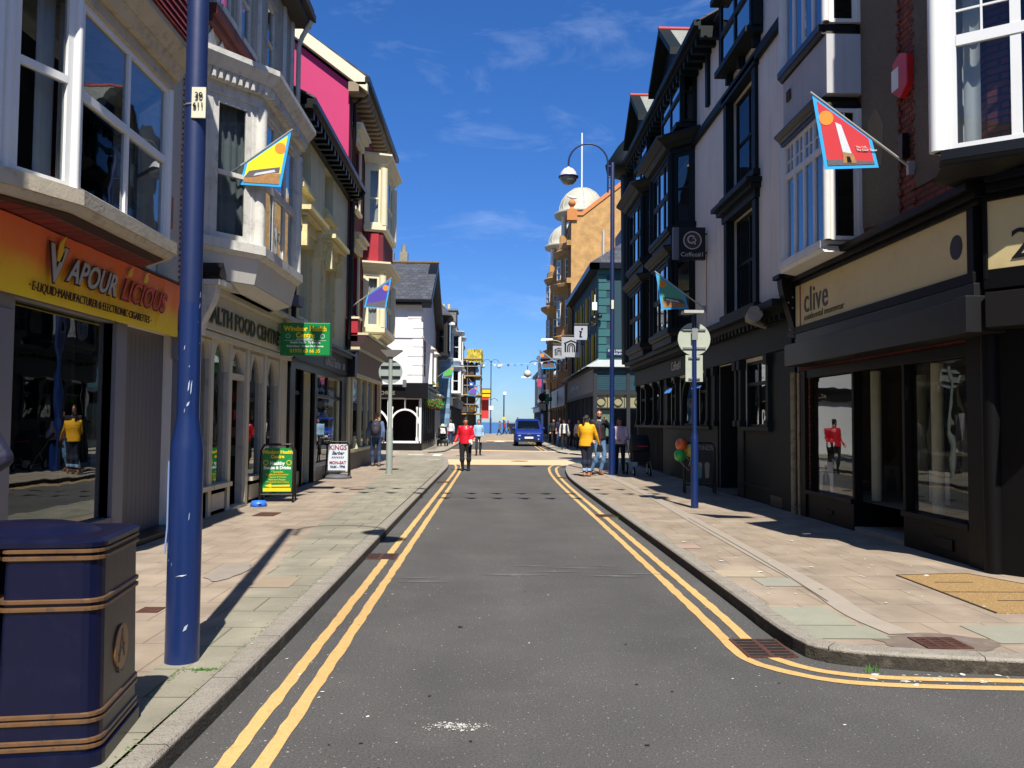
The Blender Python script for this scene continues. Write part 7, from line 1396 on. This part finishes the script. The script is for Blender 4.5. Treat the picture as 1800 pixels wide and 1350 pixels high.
BASE = dict(pel=(0, 0, .93), waist=(0, 0, 1.08), chest=(0, 0, 1.27), neck=(0, -.01, 1.44), head=(0, .02, 1.585),
            shL=(-.175, 0, 1.385), elL=(-.23, -.02, 1.11), wrL=(-.235, .05, .87), shR=(.175, 0, 1.385), elR=(.23, -.02, 1.11), wrR=(.235, .05, .87),
            hipL=(-.09, 0, .91), knL=(-.1, .02, .5), anL=(-.1, -.03, .09), hipR=(.09, 0, .91), knR=(.1, .02, .5), anR=(.1, -.03, .09))
def person(label, x, y, z, hd, H=1.7, J=None, top='#888888', legs='#222222', shoe='#222222', hair='#2a1c14', hairlen=.0, build=1.0, yaw=0, nod=0, hem=.9, sleeve=1.0, skin='#b98365', vox=.012, bag=None, toprough=.7, legw=1.0, hips=1.0, bare=False, beard=False, cloth='jacket', pony=False, quilt=False, calf=.09, stuff_hand=None, glasses=False, scarf=None, zipc=None):
    t = thing('person', label, 'person', (x, y, z)); k = H/1.7; c_, s_ = math.cos(R(hd)), math.sin(R(hd))
    Q = dict(BASE); Q.update(J or {})
    def W(p): px, py, pz = p[0]*k, p[1]*k, p[2]*k; return Vector((x+px*c_-py*s_, y+px*s_+py*c_, z+pz))
    P = {a: W(b) for a, b in Q.items()}
    SK = mat('skin_'+skin[1:], skin, .55, .05, 9); b_ = build
    def ell(mb, p, rx, ry, rz, n=14):               # ellipsoid turned with the body
        m2 = MB(); m2.ball((0, 0, 0), (rx*k, ry*k, rz*k), n=n); mb.add([Vector((v.x*c_-v.y*s_+p.x, v.x*s_+v.y*c_+p.y, v.z+p.z)) for v in m2.v], m2.f)
    # head frame
    hy = R(hd+yaw); f = Vector((-math.sin(hy)*math.cos(R(nod)), math.cos(hy)*math.cos(R(nod)), -math.sin(R(nod)))); rgt = Vector((math.cos(hy), math.sin(hy), 0)); upv = rgt.cross(f)
    def Hd(a, b, c__): return P['head']+rgt*(a*k)+f*(b*k)+upv*(c__*k)
    def hell(mb, a, b, c__, rx, ry, rz, n=14):
        m2 = MB(); m2.ball((0, 0, 0), (rx*k, ry*k, rz*k), n=n); o = Hd(a, b, c__); mb.add([o+rgt*v.x+f*v.y+upv*v.z for v in m2.v], m2.f)
    body = MB(); g = lambda d: d*k
    hell(body, 0, 0, .01, .077, .094, .105); hell(body, 0, .025, -.05, .058, .07, .07); hell(body, 0, .095, -.02, .013, .02, .018, 8); hell(body, 0, .088, -.005, .009, .014, .03, 8); hell(body, 0, .075, .02, .05, .022, .012, 8)
    for s in (-1, 1): hell(body, s*.078, -.005, -.01, .01, .018, .03, 8)
    cap(body, P['neck'], Hd(0, -.01, -.06), g(.052*b_), g(.05)); cap(body, P['neck'], P['chest'], g(.06*b_), g(.09*b_))
    ell(body, P['chest'], .155*b_, .10*b_, .16); ell(body, P['waist'], .13*b_, .095*b_, .14); ell(body, P['pel'], .155*b_*hips, .11*b_*hips, .12)
    for s in 'LR':
        cap(body, P['sh'+s], P['el'+s], g(.048*b_), g(.038*b_)); cap(body, P['el'+s], P['wr'+s], g(.037*b_), g(.025)); cap(body, P['chest'], P['sh'+s], g(.07), g(.05*b_))
        cap(body, P['hip'+s], P['kn'+s], g(.082*b_*legw), g(.052*legw)); cap(body, P['kn'+s], P['an'+s], g(.052*legw), g(.034))
        mid = P['kn'+s].lerp(P['an'+s], .3); ell(body, mid+W((0, -.012, 0))-W((0, 0, 0)), .05*legw, .052*legw, .1)
        an = P['an'+s]; ft = W((Q['an'+s][0]*1.15, Q['an'+s][1]+.13, .03)) - W((0, 0, 0)) + Vector((x, y, z)); ft.z = z+max(.03*k, an.z-z-.07*k)
        cap(body, an-Vector((0, 0, .03*k)), ft, g(.036), g(.032))
        # hand: palm, four bent fingers of unequal length and a thumb from the side of the palm
        wr, el = P['wr'+s], P['el'+s]; d = (wr-el).normalized(); side = d.cross(Vector((-s_, c_, 0)) if abs(d.dot(Vector((-s_, c_, 0)))) < .9 else Vector((0, 0, 1))).normalized(); nrm = side.cross(d).normalized()
        fr = max(.0088, vox*.8); pc = wr+d*g(.05); m2 = MB(); m2.ball((0, 0, 0), (g(.038), g(.016), g(.048)), n=10); body.add([pc+side*v.x+nrm*v.y+d*v.z for v in m2.v], m2.f)
        inn = nrm if nrm.dot(Vector((-s_, c_, 0))) > 0 else -nrm
        for i, l in enumerate((.068, .078, .072, .056)):
            b0 = pc+d*g(.038)+side*g(-.028+.0187*i); b1 = b0+(d*.9+inn*.3)*g(l*.5); b2 = b1+(d*.55+inn*.8)*g(l*.5); cap(body, b0, b1, g(fr), g(fr*.95), 6); cap(body, b1, b2, g(fr*.95), g(fr*.85), 6)
        t0 = pc-side*g(.03)-d*g(.01); t1 = t0+(d*.6-side*.75+inn*.3)*g(.04); cap(body, t0, t1, g(fr*1.1), g(fr), 6); cap(body, t1, t1+(d*.9+inn*.5)*g(.028), g(fr), g(fr*.85), 6)
    remesh(body, 'body', SK, t, min(vox, .0105) if vox < .013 else vox, 2)
    # garments
    tp = MB(); e = .016
    prof = [(hem, .158*hips, .118*hips), (hem+.015, .168*hips, .126*hips), (.97, .166*hips, .122*hips), (1.06, .155, .118), (1.13, .152, .116), (1.24, .168, .122), (1.33, .172, .118), (1.40, .15, .10), (1.45, .085, .075)]
    rings = []
    for zz, rx, ry in prof:
        lo, hi = (('pel', 'waist') if zz < 1.08 else (('waist', 'chest') if zz < 1.27 else ('chest', 'neck'))); q = (zz-BASE[lo][2])/(BASE[hi][2]-BASE[lo][2]); q = max(-.2, min(1.1, q)); ctr = P[lo].lerp(P[hi], q); zc = z+zz*k
        rings.append([Vector((ctr.x+(rx*b_+e)*k*math.cos(a)*c_-(ry*b_+e)*k*math.sin(a)*s_, ctr.y+(rx*b_+e)*k*math.cos(a)*s_+(ry*b_+e)*k*math.sin(a)*c_, zc)) for a in [2*math.pi*i/20 for i in range(20)]])
    tp.loft(rings); cap(tp, P['chest'], P['neck']-Vector((0, 0, .02*k)), g(.11*b_), g(.066))
    for s in 'LR':
        cap(tp, P['chest']+Vector((0, 0, .04*k)), P['sh'+s], g(.09*b_), g(.062*b_)); cap(tp, P['sh'+s], P['el'+s], g(.06*b_), g(.052*b_))
        if sleeve > .6: cap(tp, P['el'+s], P['el'+s].lerp(P['wr'+s], .97), g(.052*b_), g(.036))
    m_ = mat('garment_'+top[1:]+str(toprough)+('q' if quilt else ''), top, toprough, .08, 12, bump=.5, bscale=11, coat=.15 if toprough < .5 else 0)
    if quilt and not m_.get('q'):
        m_['q'] = 1; nt_ = m_.node_tree; wv_ = N(nt_, 'ShaderNodeTexWave', bands_direction='Z'); wv_.inputs['Scale'].default_value = 5.5; wv_.inputs['Distortion'].default_value = 5; tc_ = N(nt_, 'ShaderNodeTexCoord'); nt_.links.new(tc_.outputs['Object'], wv_.inputs['Vector'])
        bu_ = N(nt_, 'ShaderNodeBump'); bu_.inputs['Strength'].default_value = .45; bu_.inputs['Distance'].default_value = .0035; nt_.links.new(wv_.outputs['Fac'], bu_.inputs['Height']); nt_.links.new(bu_.outputs[0], nt_.nodes['Principled BSDF'].inputs['Normal'])
    remesh(tp, cloth, m_, t, vox, 2)
    if sleeve <= .6: pass
    lg = MB(); ell(lg, P['pel'], .158*b_*hips, .115*b_*hips, .125)
    for s in 'LR':
        cap(lg, P['hip'+s], P['kn'+s], g(.09*b_*legw), g(.063*legw)); cap(lg, P['kn'+s], P['kn'+s].lerp(P['an'+s], 1-calf), g(.063*legw), g(.05)); mid = P['kn'+s].lerp(P['an'+s], .3); ell(lg, mid, .07*legw, .076*legw, .12)
    remesh(lg, 'trousers', mat('trousers_'+legs[1:], legs, .85, .12, 9, bump=.2, bscale=12), t, vox, 2)
    if not bare:
        for s in 'LR':
            an = P['an'+s]; ft = W((Q['an'+s][0]*1.15, Q['an'+s][1]+.14, .03)) - W((0, 0, 0)) + Vector((x, y, z)); ft.z = z+max(.035*k, an.z-z-.065*k)
            sh = MB(); cap(sh, an-Vector((0, 0, .025*k)), ft, g(.046), g(.04)); cap(sh, an+Vector((0, 0, .02*k)), an-Vector((0, 0, .035*k)), g(.046), g(.048)); remesh(sh, 'shoe', mat('shoe_'+shoe[1:], shoe, .5), t, .009, 1)
    hr = MB(); hell(hr, 0, -.014, .032, .084, .098, .098); hell(hr, 0, -.035, -.01, .078, .08, .09)
    if hairlen > 0:
        hell(hr, 0, -.05, -.1, .085, .06, .1+hairlen*.3)
        for s in (-1, 1): hell(hr, s*.075, -.01, -.09-hairlen*.2, .03, .05, .08+hairlen*.35)
        hell(hr, 0, -.06, -.1-hairlen*.6, .09, .045, hairlen*.6)
    if pony: hell(hr, 0, -.12, .02, .045, .05, .05); hell(hr, 0, -.14, -.12, .035, .035, .13)
    rem = remesh(hr, 'hair', mat('hair_'+hair[1:], hair, .6, .25, 30, bump=.5, bscale=60), t, .009, 1)
    # carve the face free of the hair cap by keeping only what lies behind the hairline
    me = rem.data; o0 = origin(t); bm = bmesh.new(); bm.from_mesh(me)
    kill = [v for v in bm.verts if (lambda q: q.dot(f) > (.045*k) and q.dot(upv) < (.06*k) and abs(q.dot(rgt)) < .066*k)(v.co+o0-P['head'])]
    bmesh.ops.delete(bm, geom=kill, context='VERTS'); bm.to_mesh(me); bm.free()
    ey = MB()
    for s in (-1, 1): o = Hd(s*.031, .082, .005); ey.ball(o, g(.0105), n=8)
    ey.build('eyes', mat('eye_dark', '#1c1513', .3), t); mo = MB(); m2 = MB(); m2.ball((0, 0, 0), (g(.024), g(.008), g(.007)), n=8); mo.add([Hd(0, .091, -.062)+rgt*v.x+f*v.y+upv*v.z for v in m2.v], m2.f); mo.build('mouth', mat('lip', '#8f4a42', .5), t)
    if beard: bd = MB(); hell(bd, 0, .03, -.068, .062, .068, .05); remesh(bd, 'beard', mat('hair_'+hair[1:], hair), t, .009, 1)
    if glasses:
        q = MB()
        for s in (-1, 1): o = Hd(s*.032, .098, .005); q.tube([o+rgt*g(.024*math.cos(a))+upv*g(.018*math.sin(a)) for a in [i*.7 for i in range(10)]], g(.003), 4)
        q.tube([Hd(-.056, .098, .008), Hd(-.08, .0, .008)], g(.003), 4).tube([Hd(.056, .098, .008), Hd(.08, .0, .008)], g(.003), 4).build('glasses', BLK, t)
    t['P'] = 0; del t['P']
    return t, P, W, f, rgt, k
WALK = dict(knR=(.1, .12, .5), anR=(.1, .1, .1), knL=(-.1, .0, .49), anL=(-.09, -.18, .13))
# woman in red
t, P, W, f, rg, k = person('woman in a red leather jacket and black leggings walking in the road', -.84, 26.8, .0, 176, 1.68, dict(knR=(.1, .06, .5), anR=(.08, .02, .09), knL=(-.12, .02, .5), anL=(-.1, -.03, .09), elR=(.25, -.06, 1.14), wrR=(.33, .06, .93), elL=(-.25, -.02, 1.12), wrL=(-.2, .2, .96)), top='#c8152a', legs='#111114', shoe='#0c0c0d', hair='#15100f', build=1.14, legw=1.25, hips=1.0, nod=22, yaw=14, toprough=.4, vox=.011, calf=.02, hem=.86, cloth='leather_jacket')
MB().ball((P['head'].x+.02, P['head'].y+.06, P['head'].z+.11), .05, n=8).build('hair_bun', mat('hair_15100f', '#15100f'), t)
hnd = P['wrL']+Vector((0, -.08, -.02)); ph = thing('paper_slip', 'folded white paper slip held by the woman in red', 'paper', hnd); MB().loft([[hnd+Vector(v) for v in ((-.05, 0, -.1), (.05, -.01, -.07), (.03, -.01, .08), (-.07, 0, .06))], [hnd+Vector(v) for v in ((-.05, .006, -.1), (.05, -.004, -.07), (.03, -.004, .08), (-.07, .006, .06))]]).build('sheet', WHT, ph)
# person behind her
t, P, W, f, rg, k = person('person in pale top walking behind the woman in red with a bag', -.62, 39, .0, 185, 1.66, WALK, top='#8fb0c9', legs='#23262c', shoe='#15151a', hair='#3a2a20', build=1.0, vox=.016)
bg = thing('shoulder_bag', 'brown bag swinging beside the person hidden behind the woman in red', 'bag', (-.4, 38.9, .8)); MB().loft([[(-.56, 38.85, .62), (-.24, 38.85, .62), (-.28, 38.95, .95), (-.5, 38.95, .95)], [(-.56, 38.97, .62), (-.24, 38.97, .62), (-.28, 38.99, .95), (-.5, 38.99, .95)]]).build('bag_body', mat('bag_taupe', '#8d8072', .8), bg, bevel=.02); MB().tube([(-.48, 38.95, .95), (-.42, 38.95, 1.3), (-.32, 38.95, .95)], .012, 5).build('strap', BROWN, bg)
# woman with backpack
t, P, W, f, rg, k = person('woman with tied fair hair and blue jacket walking away on the left pavement', -3.72, 27.2, .1, 8, 1.72, dict(knR=(.1, .03, .5), anR=(.1, -.08, .1), knL=(-.11, .1, .51), anL=(-.1, .06, .09), elL=(-.27, -.04, 1.13), wrL=(-.29, .05, .89)), top='#5a6f94', legs='#28395a', shoe='#7a6a4c', hair='#b08a58', build=1.08, legw=1.05, yaw=38, vox=.011, pony=True, hem=.92)
bp_ = thing('backpack', 'dark purple grey backpack worn by the woman in the blue jacket', 'backpack', P['chest']); o = P['chest']+Vector((.02, -.21, -.04)); mb = MB(); m2 = MB(); m2.ball((0, 0, 0), (.17, .11, .25), n=14); mb.add([o+v for v in m2.v], m2.f); m2 = MB(); m2.ball((0, 0, 0), (.12, .07, .13), n=12); mb.add([o+Vector((0, -.09, -.1))+v for v in m2.v], m2.f); remesh(mb, 'pack', mat('backpack_cloth', '#2b2733', .75, .15, 10, bump=.2), bp_, .012, 2)
MB().tube([o+Vector((-.1, .02, .2)), P['shL']+Vector((.03, -.03, .06)), P['shL']+Vector((.03, .08, -.05))], .018, 6).tube([o+Vector((.1, .02, .2)), P['shR']+Vector((-.03, -.03, .06)), P['shR']+Vector((-.03, .08, -.05))], .018, 6).build('straps', BLKM, bp_); MB().wb(o.x-.04, o.x+.02, o.y-.118, o.y-.105, o.z+.1, o.z+.14).build('logo_patch', GREY, bp_)
# couple by the lamp
t, P, W, f, rg, k = person('woman in bright yellow jacket and rolled dark jeans standing facing the man', 2.56, 22.75, .1, -22, 1.66, dict(anL=(-.06, -.02, .09), knL=(-.07, .02, .5), anR=(.06, .02, .09), knR=(.06, .05, .5), elR=(.24, .1, 1.14), wrR=(.28, .22, .93), elL=(-.22, .06, 1.14), wrL=(-.15, .2, 1.0), chest=(0, -.02, 1.27), pel=(-.02, 0, .93)), top='#e0a40e', legs='#141c30', shoe='#b97f66', hair='#1d1412', build=1.08, yaw=-25, vox=.009, hairlen=.12, hem=.84, legw=1.12, hips=1.0, quilt=True, bare=True, calf=.16, pony=True)
mb = MB(); mb.lathe(P['neck'].x, P['neck'].y, [(.1, P['neck'].z-.05), (.085, P['neck'].z+.05), (.075, P['neck'].z+.05), (.09, P['neck'].z-.05)], 16); mb.build('jacket_collar', mat('garment_e0a40e0.7q', '#e0a40e'), t)
MB().lathe(P['anL'].x, P['anL'].y, [(.06, .26), (.062, .33), (.05, .33)], 10).lathe(P['anR'].x, P['anR'].y, [(.06, .26), (.062, .33), (.05, .33)], 10).build('rolled_hem', mat('pale_denim_hem', '#7f95ad', .8), t)
pw = P['wrR']+Vector((.03, .02, -.12)); hb = thing('handbag', 'black handbag held low by the woman in yellow', 'handbag', pw); MB().loft([[pw+Vector(v) for v in ((-.09, -.03, -.13), (.1, -.03, -.11), (.07, -.02, .05), (-.06, -.02, .05))], [pw+Vector(v) for v in ((-.09, .03, -.13), (.1, .03, -.11), (.07, .02, .05), (-.06, .02, .05))]]).build('bag_body', BLK, hb, bevel=.01); MB().tube([pw+Vector((-.05, 0, .05)), pw+Vector((0, 0, .13)), pw+Vector((.06, 0, .05))], .008, 5).build('handle', BLK, hb)
t, P, W, f, rg, k = person('bearded man in black quilted jacket and blue jeans with a hand to his face', 3.0, 23.65, .1, 190, 1.82, dict(knL=(-.12, .12, .5), anL=(-.02, .1, .1), knR=(.06, .1, .5), anR=(.22, .03, .1), elL=(-.3, .08, 1.2), wrL=(-.13, .2, 1.43), elR=(.25, -.04, 1.12), wrR=(.2, .1, .92), pel=(.0, 0, .93)), top='#17181f', legs='#4a6a8c', shoe='#7a4a28', hair='#231812', build=1.12, yaw=-8, nod=-2, vox=.009, beard=True, hem=.93, glasses=True, quilt=True)
MB().tube([(P['waist'].x+.01, P['waist'].y-.2, 1.02), (P['waist'].x+.01, P['waist'].y-.205, 1.25), (P['chest'].x, P['chest'].y-.16, 1.5)], .008, 5).build('red_zip', mat('zip_red', '#a02a2f', .6), t)
MB().loft([[P['neck']+Vector(v) for v in ((-.06, -.1, .0), (.06, -.1, .0), (.01, -.15, -.17))], [P['neck']+Vector(v) for v in ((-.06, -.12, .0), (.06, -.12, .0), (.01, -.17, -.17))]]).build('shirt_collar', mat('pale_check_shirt', '#a9a3b4', .8), t)
# mother with pushchair
t, P, W, f, rg, k = person('woman with long brown hair in a pale pink top behind the black pushchair', 3.68, 24.2, .1, 172, 1.6, dict(elL=(-.23, .06, 1.12), wrL=(-.16, .3, 1.02), elR=(.25, .04, 1.12), wrR=(.05, .26, 1.03)), top='#e6cbd6', legs='#1b2030', shoe='#1a1a1a', hair='#4a2c1a', hairlen=.26, nod=14, vox=.010, hem=.9, glasses=True, cloth='top')
s = thing('pushchair', 'black pushchair with a red striped hood and grey rimmed wheels beside the coffee shop', 'pushchair', (4.15, 24.3, .1)); X, Y_ = 4.14, 23.6
mb = MB(); mb.loft([[(X+dx, Y_+.34*math.cos(a)*sc, .9+.34*math.sin(a)*sc) for a in [2*math.pi*i/14 for i in range(14)]] for dx, sc in ((-.25, .7), (-.22, .95), (0, 1.0), (.22, .95), (.25, .7))], 0, True, True); mb.build('hood', mat('pushchair_fabric', '#15151a', .8, .1, 6), s); mb = MB(); mb.loft([[(X-.22, Y_-.3, .5), (X+.22, Y_-.3, .5), (X+.22, Y_+.2, .45), (X-.22, Y_+.2, .45)], [(X-.24, Y_-.35, .75), (X+.24, Y_-.35, .75), (X+.24, Y_+.3, .95), (X-.24, Y_+.3, .95)]]); mb.build('seat', mat('pushchair_fabric', '#15151a'), s)
MB().wb(X-.1, X+.18, Y_-.345, Y_-.335, .9, .93).build('red_stripe', mat('zip_red', '#a02a2f'), s)
mb = MB()
for sx in (-.27, .27): mb.tube([(X+sx, Y_+.75, 1.08), (X+sx, Y_+.35, .8), (X+sx, Y_-.4, .28)], .016, 6); mb.tube([(X+sx, Y_+.3, .28), (X+sx, Y_, .6)], .014, 6); mb.tube([(X+sx, Y_+.32, .28), (X+sx, Y_-.42, .28)], .012, 6)
mb.tube([(X-.27, Y_+.75, 1.08), (X+.27, Y_+.75, 1.08)], .018, 6); mb.build('frame', GALV, s)
for (sx, dy, r_) in ((-.3, .35, .17), (.3, .35, .17), (-.22, -.42, .12), (.22, -.42, .12)): wh = MB().tube([(X+sx-.02, Y_+dy, .1+r_), (X+sx+.02, Y_+dy, .1+r_)], r_, 16).build('wheel', TYRE, s); MB().tube([(X+sx-.024, Y_+dy, .1+r_), (X+sx+.024, Y_+dy, .1+r_)], r_*.72, 14).build('rim', mat('rim_grey', '#9a9c9c', .5), wh)
# people walking along the far right pavement
for (x, y, H, top, legs, hair, hd, lb, kw) in (
    (4.2, 52, 1.78, '#1d2440', '#3f5f86', '#3a2c24', 180, 'tall man in a navy polo shirt and jeans on the far right pavement', dict(hairlen=0, sleeve=.5)),
    (3.98, 46.5, 1.66, '#c9c9bf', '#15161a', '#6a5a48', 178, 'woman in white top and open cardigan leading the group on the far right pavement', dict()),
    (4.55, 49.5, 1.7, '#3a4663', '#222a40', '#241a16', 182, 'person in a slate blue top at the shop side of the group', dict()),
    (4.05, 55.5, 1.7, '#17181c', '#17181c', '#14110f', 180, 'person all in black at the back of the group', dict()),
    (4.75, 46.0, 1.66, '#b9a28e', '#1c2233', '#3b261c', 176, 'person in a beige top half hidden behind the woman in yellow', dict())):
    t, P, W, f, rg, k = person(lb, x, y, .075, hd, H, WALK, top=top, legs=legs, hair=hair, vox=.016, **kw)
    if top == '#c9c9bf':
        q = MB()
        for sx in (-1, 1): q.loft([[(P['shL'].x if sx > 0 else P['shR'].x, y-.17, 1.45), (x+sx*.06, y-.2, 1.45), (x+sx*.09, y-.21, .95), (x+sx*.2, y-.16, .95)], [(P['shL'].x if sx > 0 else P['shR'].x, y-.12, 1.45), (x+sx*.06, y-.19, 1.45), (x+sx*.09, y-.2, .95), (x+sx*.2, y-.12, .95)]])
        q.build('open_cardigan', mat('cardigan_navy', '#1b2236', .8), t); b2 = thing('handbag', 'grey shoulder bag of the woman in the white top', 'handbag', (x+.24, y-.1, .95)); MB().ball((x+.25, y-.1, .95), (.13, .08, .14), n=10).tube([(x+.2, y-.1, 1.08), (x-.12, y-.1, 1.48)], .012, 5).build('bag_body', mat('bag_grey', '#77736c', .7), b2)
# promenade walkers
for (x, y, H, top, legs, hair, hd, lb) in ((.9, 99, 1.68, '#6a6358', '#1a1a1d', '#3a2418', 70, 'walker in a long grey brown coat crossing at the sea end of the street'), (1.62, 106, 1.7, '#b02a36', '#2a2a3a', '#4a3326', 80, 'walker in a red top by the short promenade post'), (2.02, 106.5, 1.74, '#26282c', '#4a5a70', '#3a2a20', -100, 'dark jacketed walker just left of the promenade cabinet')):
    t, P, W, f, rg, k = person(lb, x, y, .012, hd, H, dict(knR=(.1, .2, .52), anR=(.1, .3, .12), knL=(-.1, .02, .5), anL=(-.09, -.28, .14)), top=top, legs=legs, hair=hair, vox=.02, hem=.7 if y < 100 else .9)
# small child / shopper and mobility scooter on the far left pavement
t, P, W, f, rg, k = person('person in a white top and navy trousers behind the mobility scooter', -2.7, 55.3, .075, 2, 1.6, WALK, top='#c9ced4', legs='#1f2b57', hair='#5a4634', vox=.016)
b2 = thing('shopping_bag', 'red shopping bag carried beside the mobility scooter', 'bag', (-3.15, 55.1, .8)); MB().loft([[(-3.05, 55.1, .6), (-2.85, 55.1, .6), (-2.85, 55.1, .95), (-3.05, 55.1, .95)], [(-3.05, 55.2, .6), (-2.85, 55.2, .6), (-2.85, 55.2, .95), (-3.05, 55.2, .95)]]).tube([(-3.0, 55.15, .95), (-2.95, 55.15, 1.05), (-2.9, 55.15, .95)], .01, 4).build('bag_body', mat('bag_red', '#c02a34', .6), b2)
SX, SY = -2.98, 51.0
s = thing('mobility_scooter', 'black powered wheelchair seen from behind on the far left pavement', 'wheelchair', (SX, SY, .075))
mb = MB(); mb.wb(SX-.3, SX+.3, SY-.2, SY+.45, .25, .48); mb.build('base', mat('scooter_black', '#17181b', .5), s, bevel=.04); MB().wb(SX-.28, SX+.28, SY-.22, SY-.12, .6, 1.25).wb(SX-.28, SX+.28, SY-.15, SY+.35, .55, .65).build('seat', mat('scooter_seat', '#1b1c20', .7), s, bevel=.04)
for sx in (-1, 1):
    for dy, r_ in ((-.1, .19), (.45, .14)): MB().tube([(SX+sx*.32, SY+dy, .075+r_), (SX+sx*.26, SY+dy, .075+r_)], r_, 14).build('wheel', TYRE, s)
    MB().wb(SX+sx*.34-.03, SX+sx*.34+.03, SY-.1, SY+.3, .8, .86).tube([(SX+sx*.34, SY-.15, .5), (SX+sx*.34, SY-.12, .82)], .02, 5).build('armrest', BLKM, s)
bgs = thing('carrier_bag', 'white carrier bag with a small red mark hung on the wheelchair back', 'bag', (SX, SY-.3, 1.0)); MB().loft([[(SX-.2+.06*abs(i-1.5), SY-.24, z) for i, z in ((0, .85), (3, .85))]+[(SX+.2, SY-.24, .85), (SX+.14, SY-.24, 1.15), (SX-.12, SY-.24, 1.18)], [(SX-.2+.06*abs(i-1.5), SY-.36, z) for i, z in ((0, .85), (3, .85))]+[(SX+.2, SY-.36, .85), (SX+.14, SY-.3, 1.15), (SX-.12, SY-.3, 1.18)]]).build('bag_body', WHT, bgs, bevel=.02); MB().wb(SX+.05, SX+.1, SY-.37, SY-.36, .9, .95).build('red_mark', RD, bgs)
t, P, W, f, rg, k = person('seated person in a straw hat riding the powered wheelchair, seen from behind', SX, SY+.05, -.32, 0, 1.66, dict(knL=(-.12, .45, .93), anL=(-.12, .5, .5), knR=(.12, .45, .93), anR=(.12, .5, .5), elL=(-.26, .05, 1.15), wrL=(-.3, .3, 1.12), elR=(.26, .05, 1.15), wrR=(.3, .3, 1.12)), top='#b9a88a', legs='#2a2a30', hair='#8a8378', vox=.016)
ht = P['head']+Vector((0, 0, .05)); hh = MB(); hh.lathe(ht.x, ht.y, [(.2, ht.z), (.19, ht.z+.02), (.1, ht.z+.03), (.09, ht.z+.13), (.02, ht.z+.15)], 16).build('straw_hat', mat('straw', '#cdb488', .8, .1, 20), t)
# blue sleeved passer-by at the left edge
t, P, W, f, rg, k = person('passer-by in a navy jacket at the left edge, only an elbow showing', -3.84, 6.1, .1, 175, 1.74, dict(elL=(-.25, -.02, 1.12), elR=(-.0, 0, 0)) and dict(elL=(-.34, -.03, 1.14), wrL=(-.2, .1, .95), elR=(.3, -.03, 1.14), wrR=(.15, .15, 1.0)), top='#171a33', legs='#22242c', hair='#3a2a20', build=1.5, vox=.011)
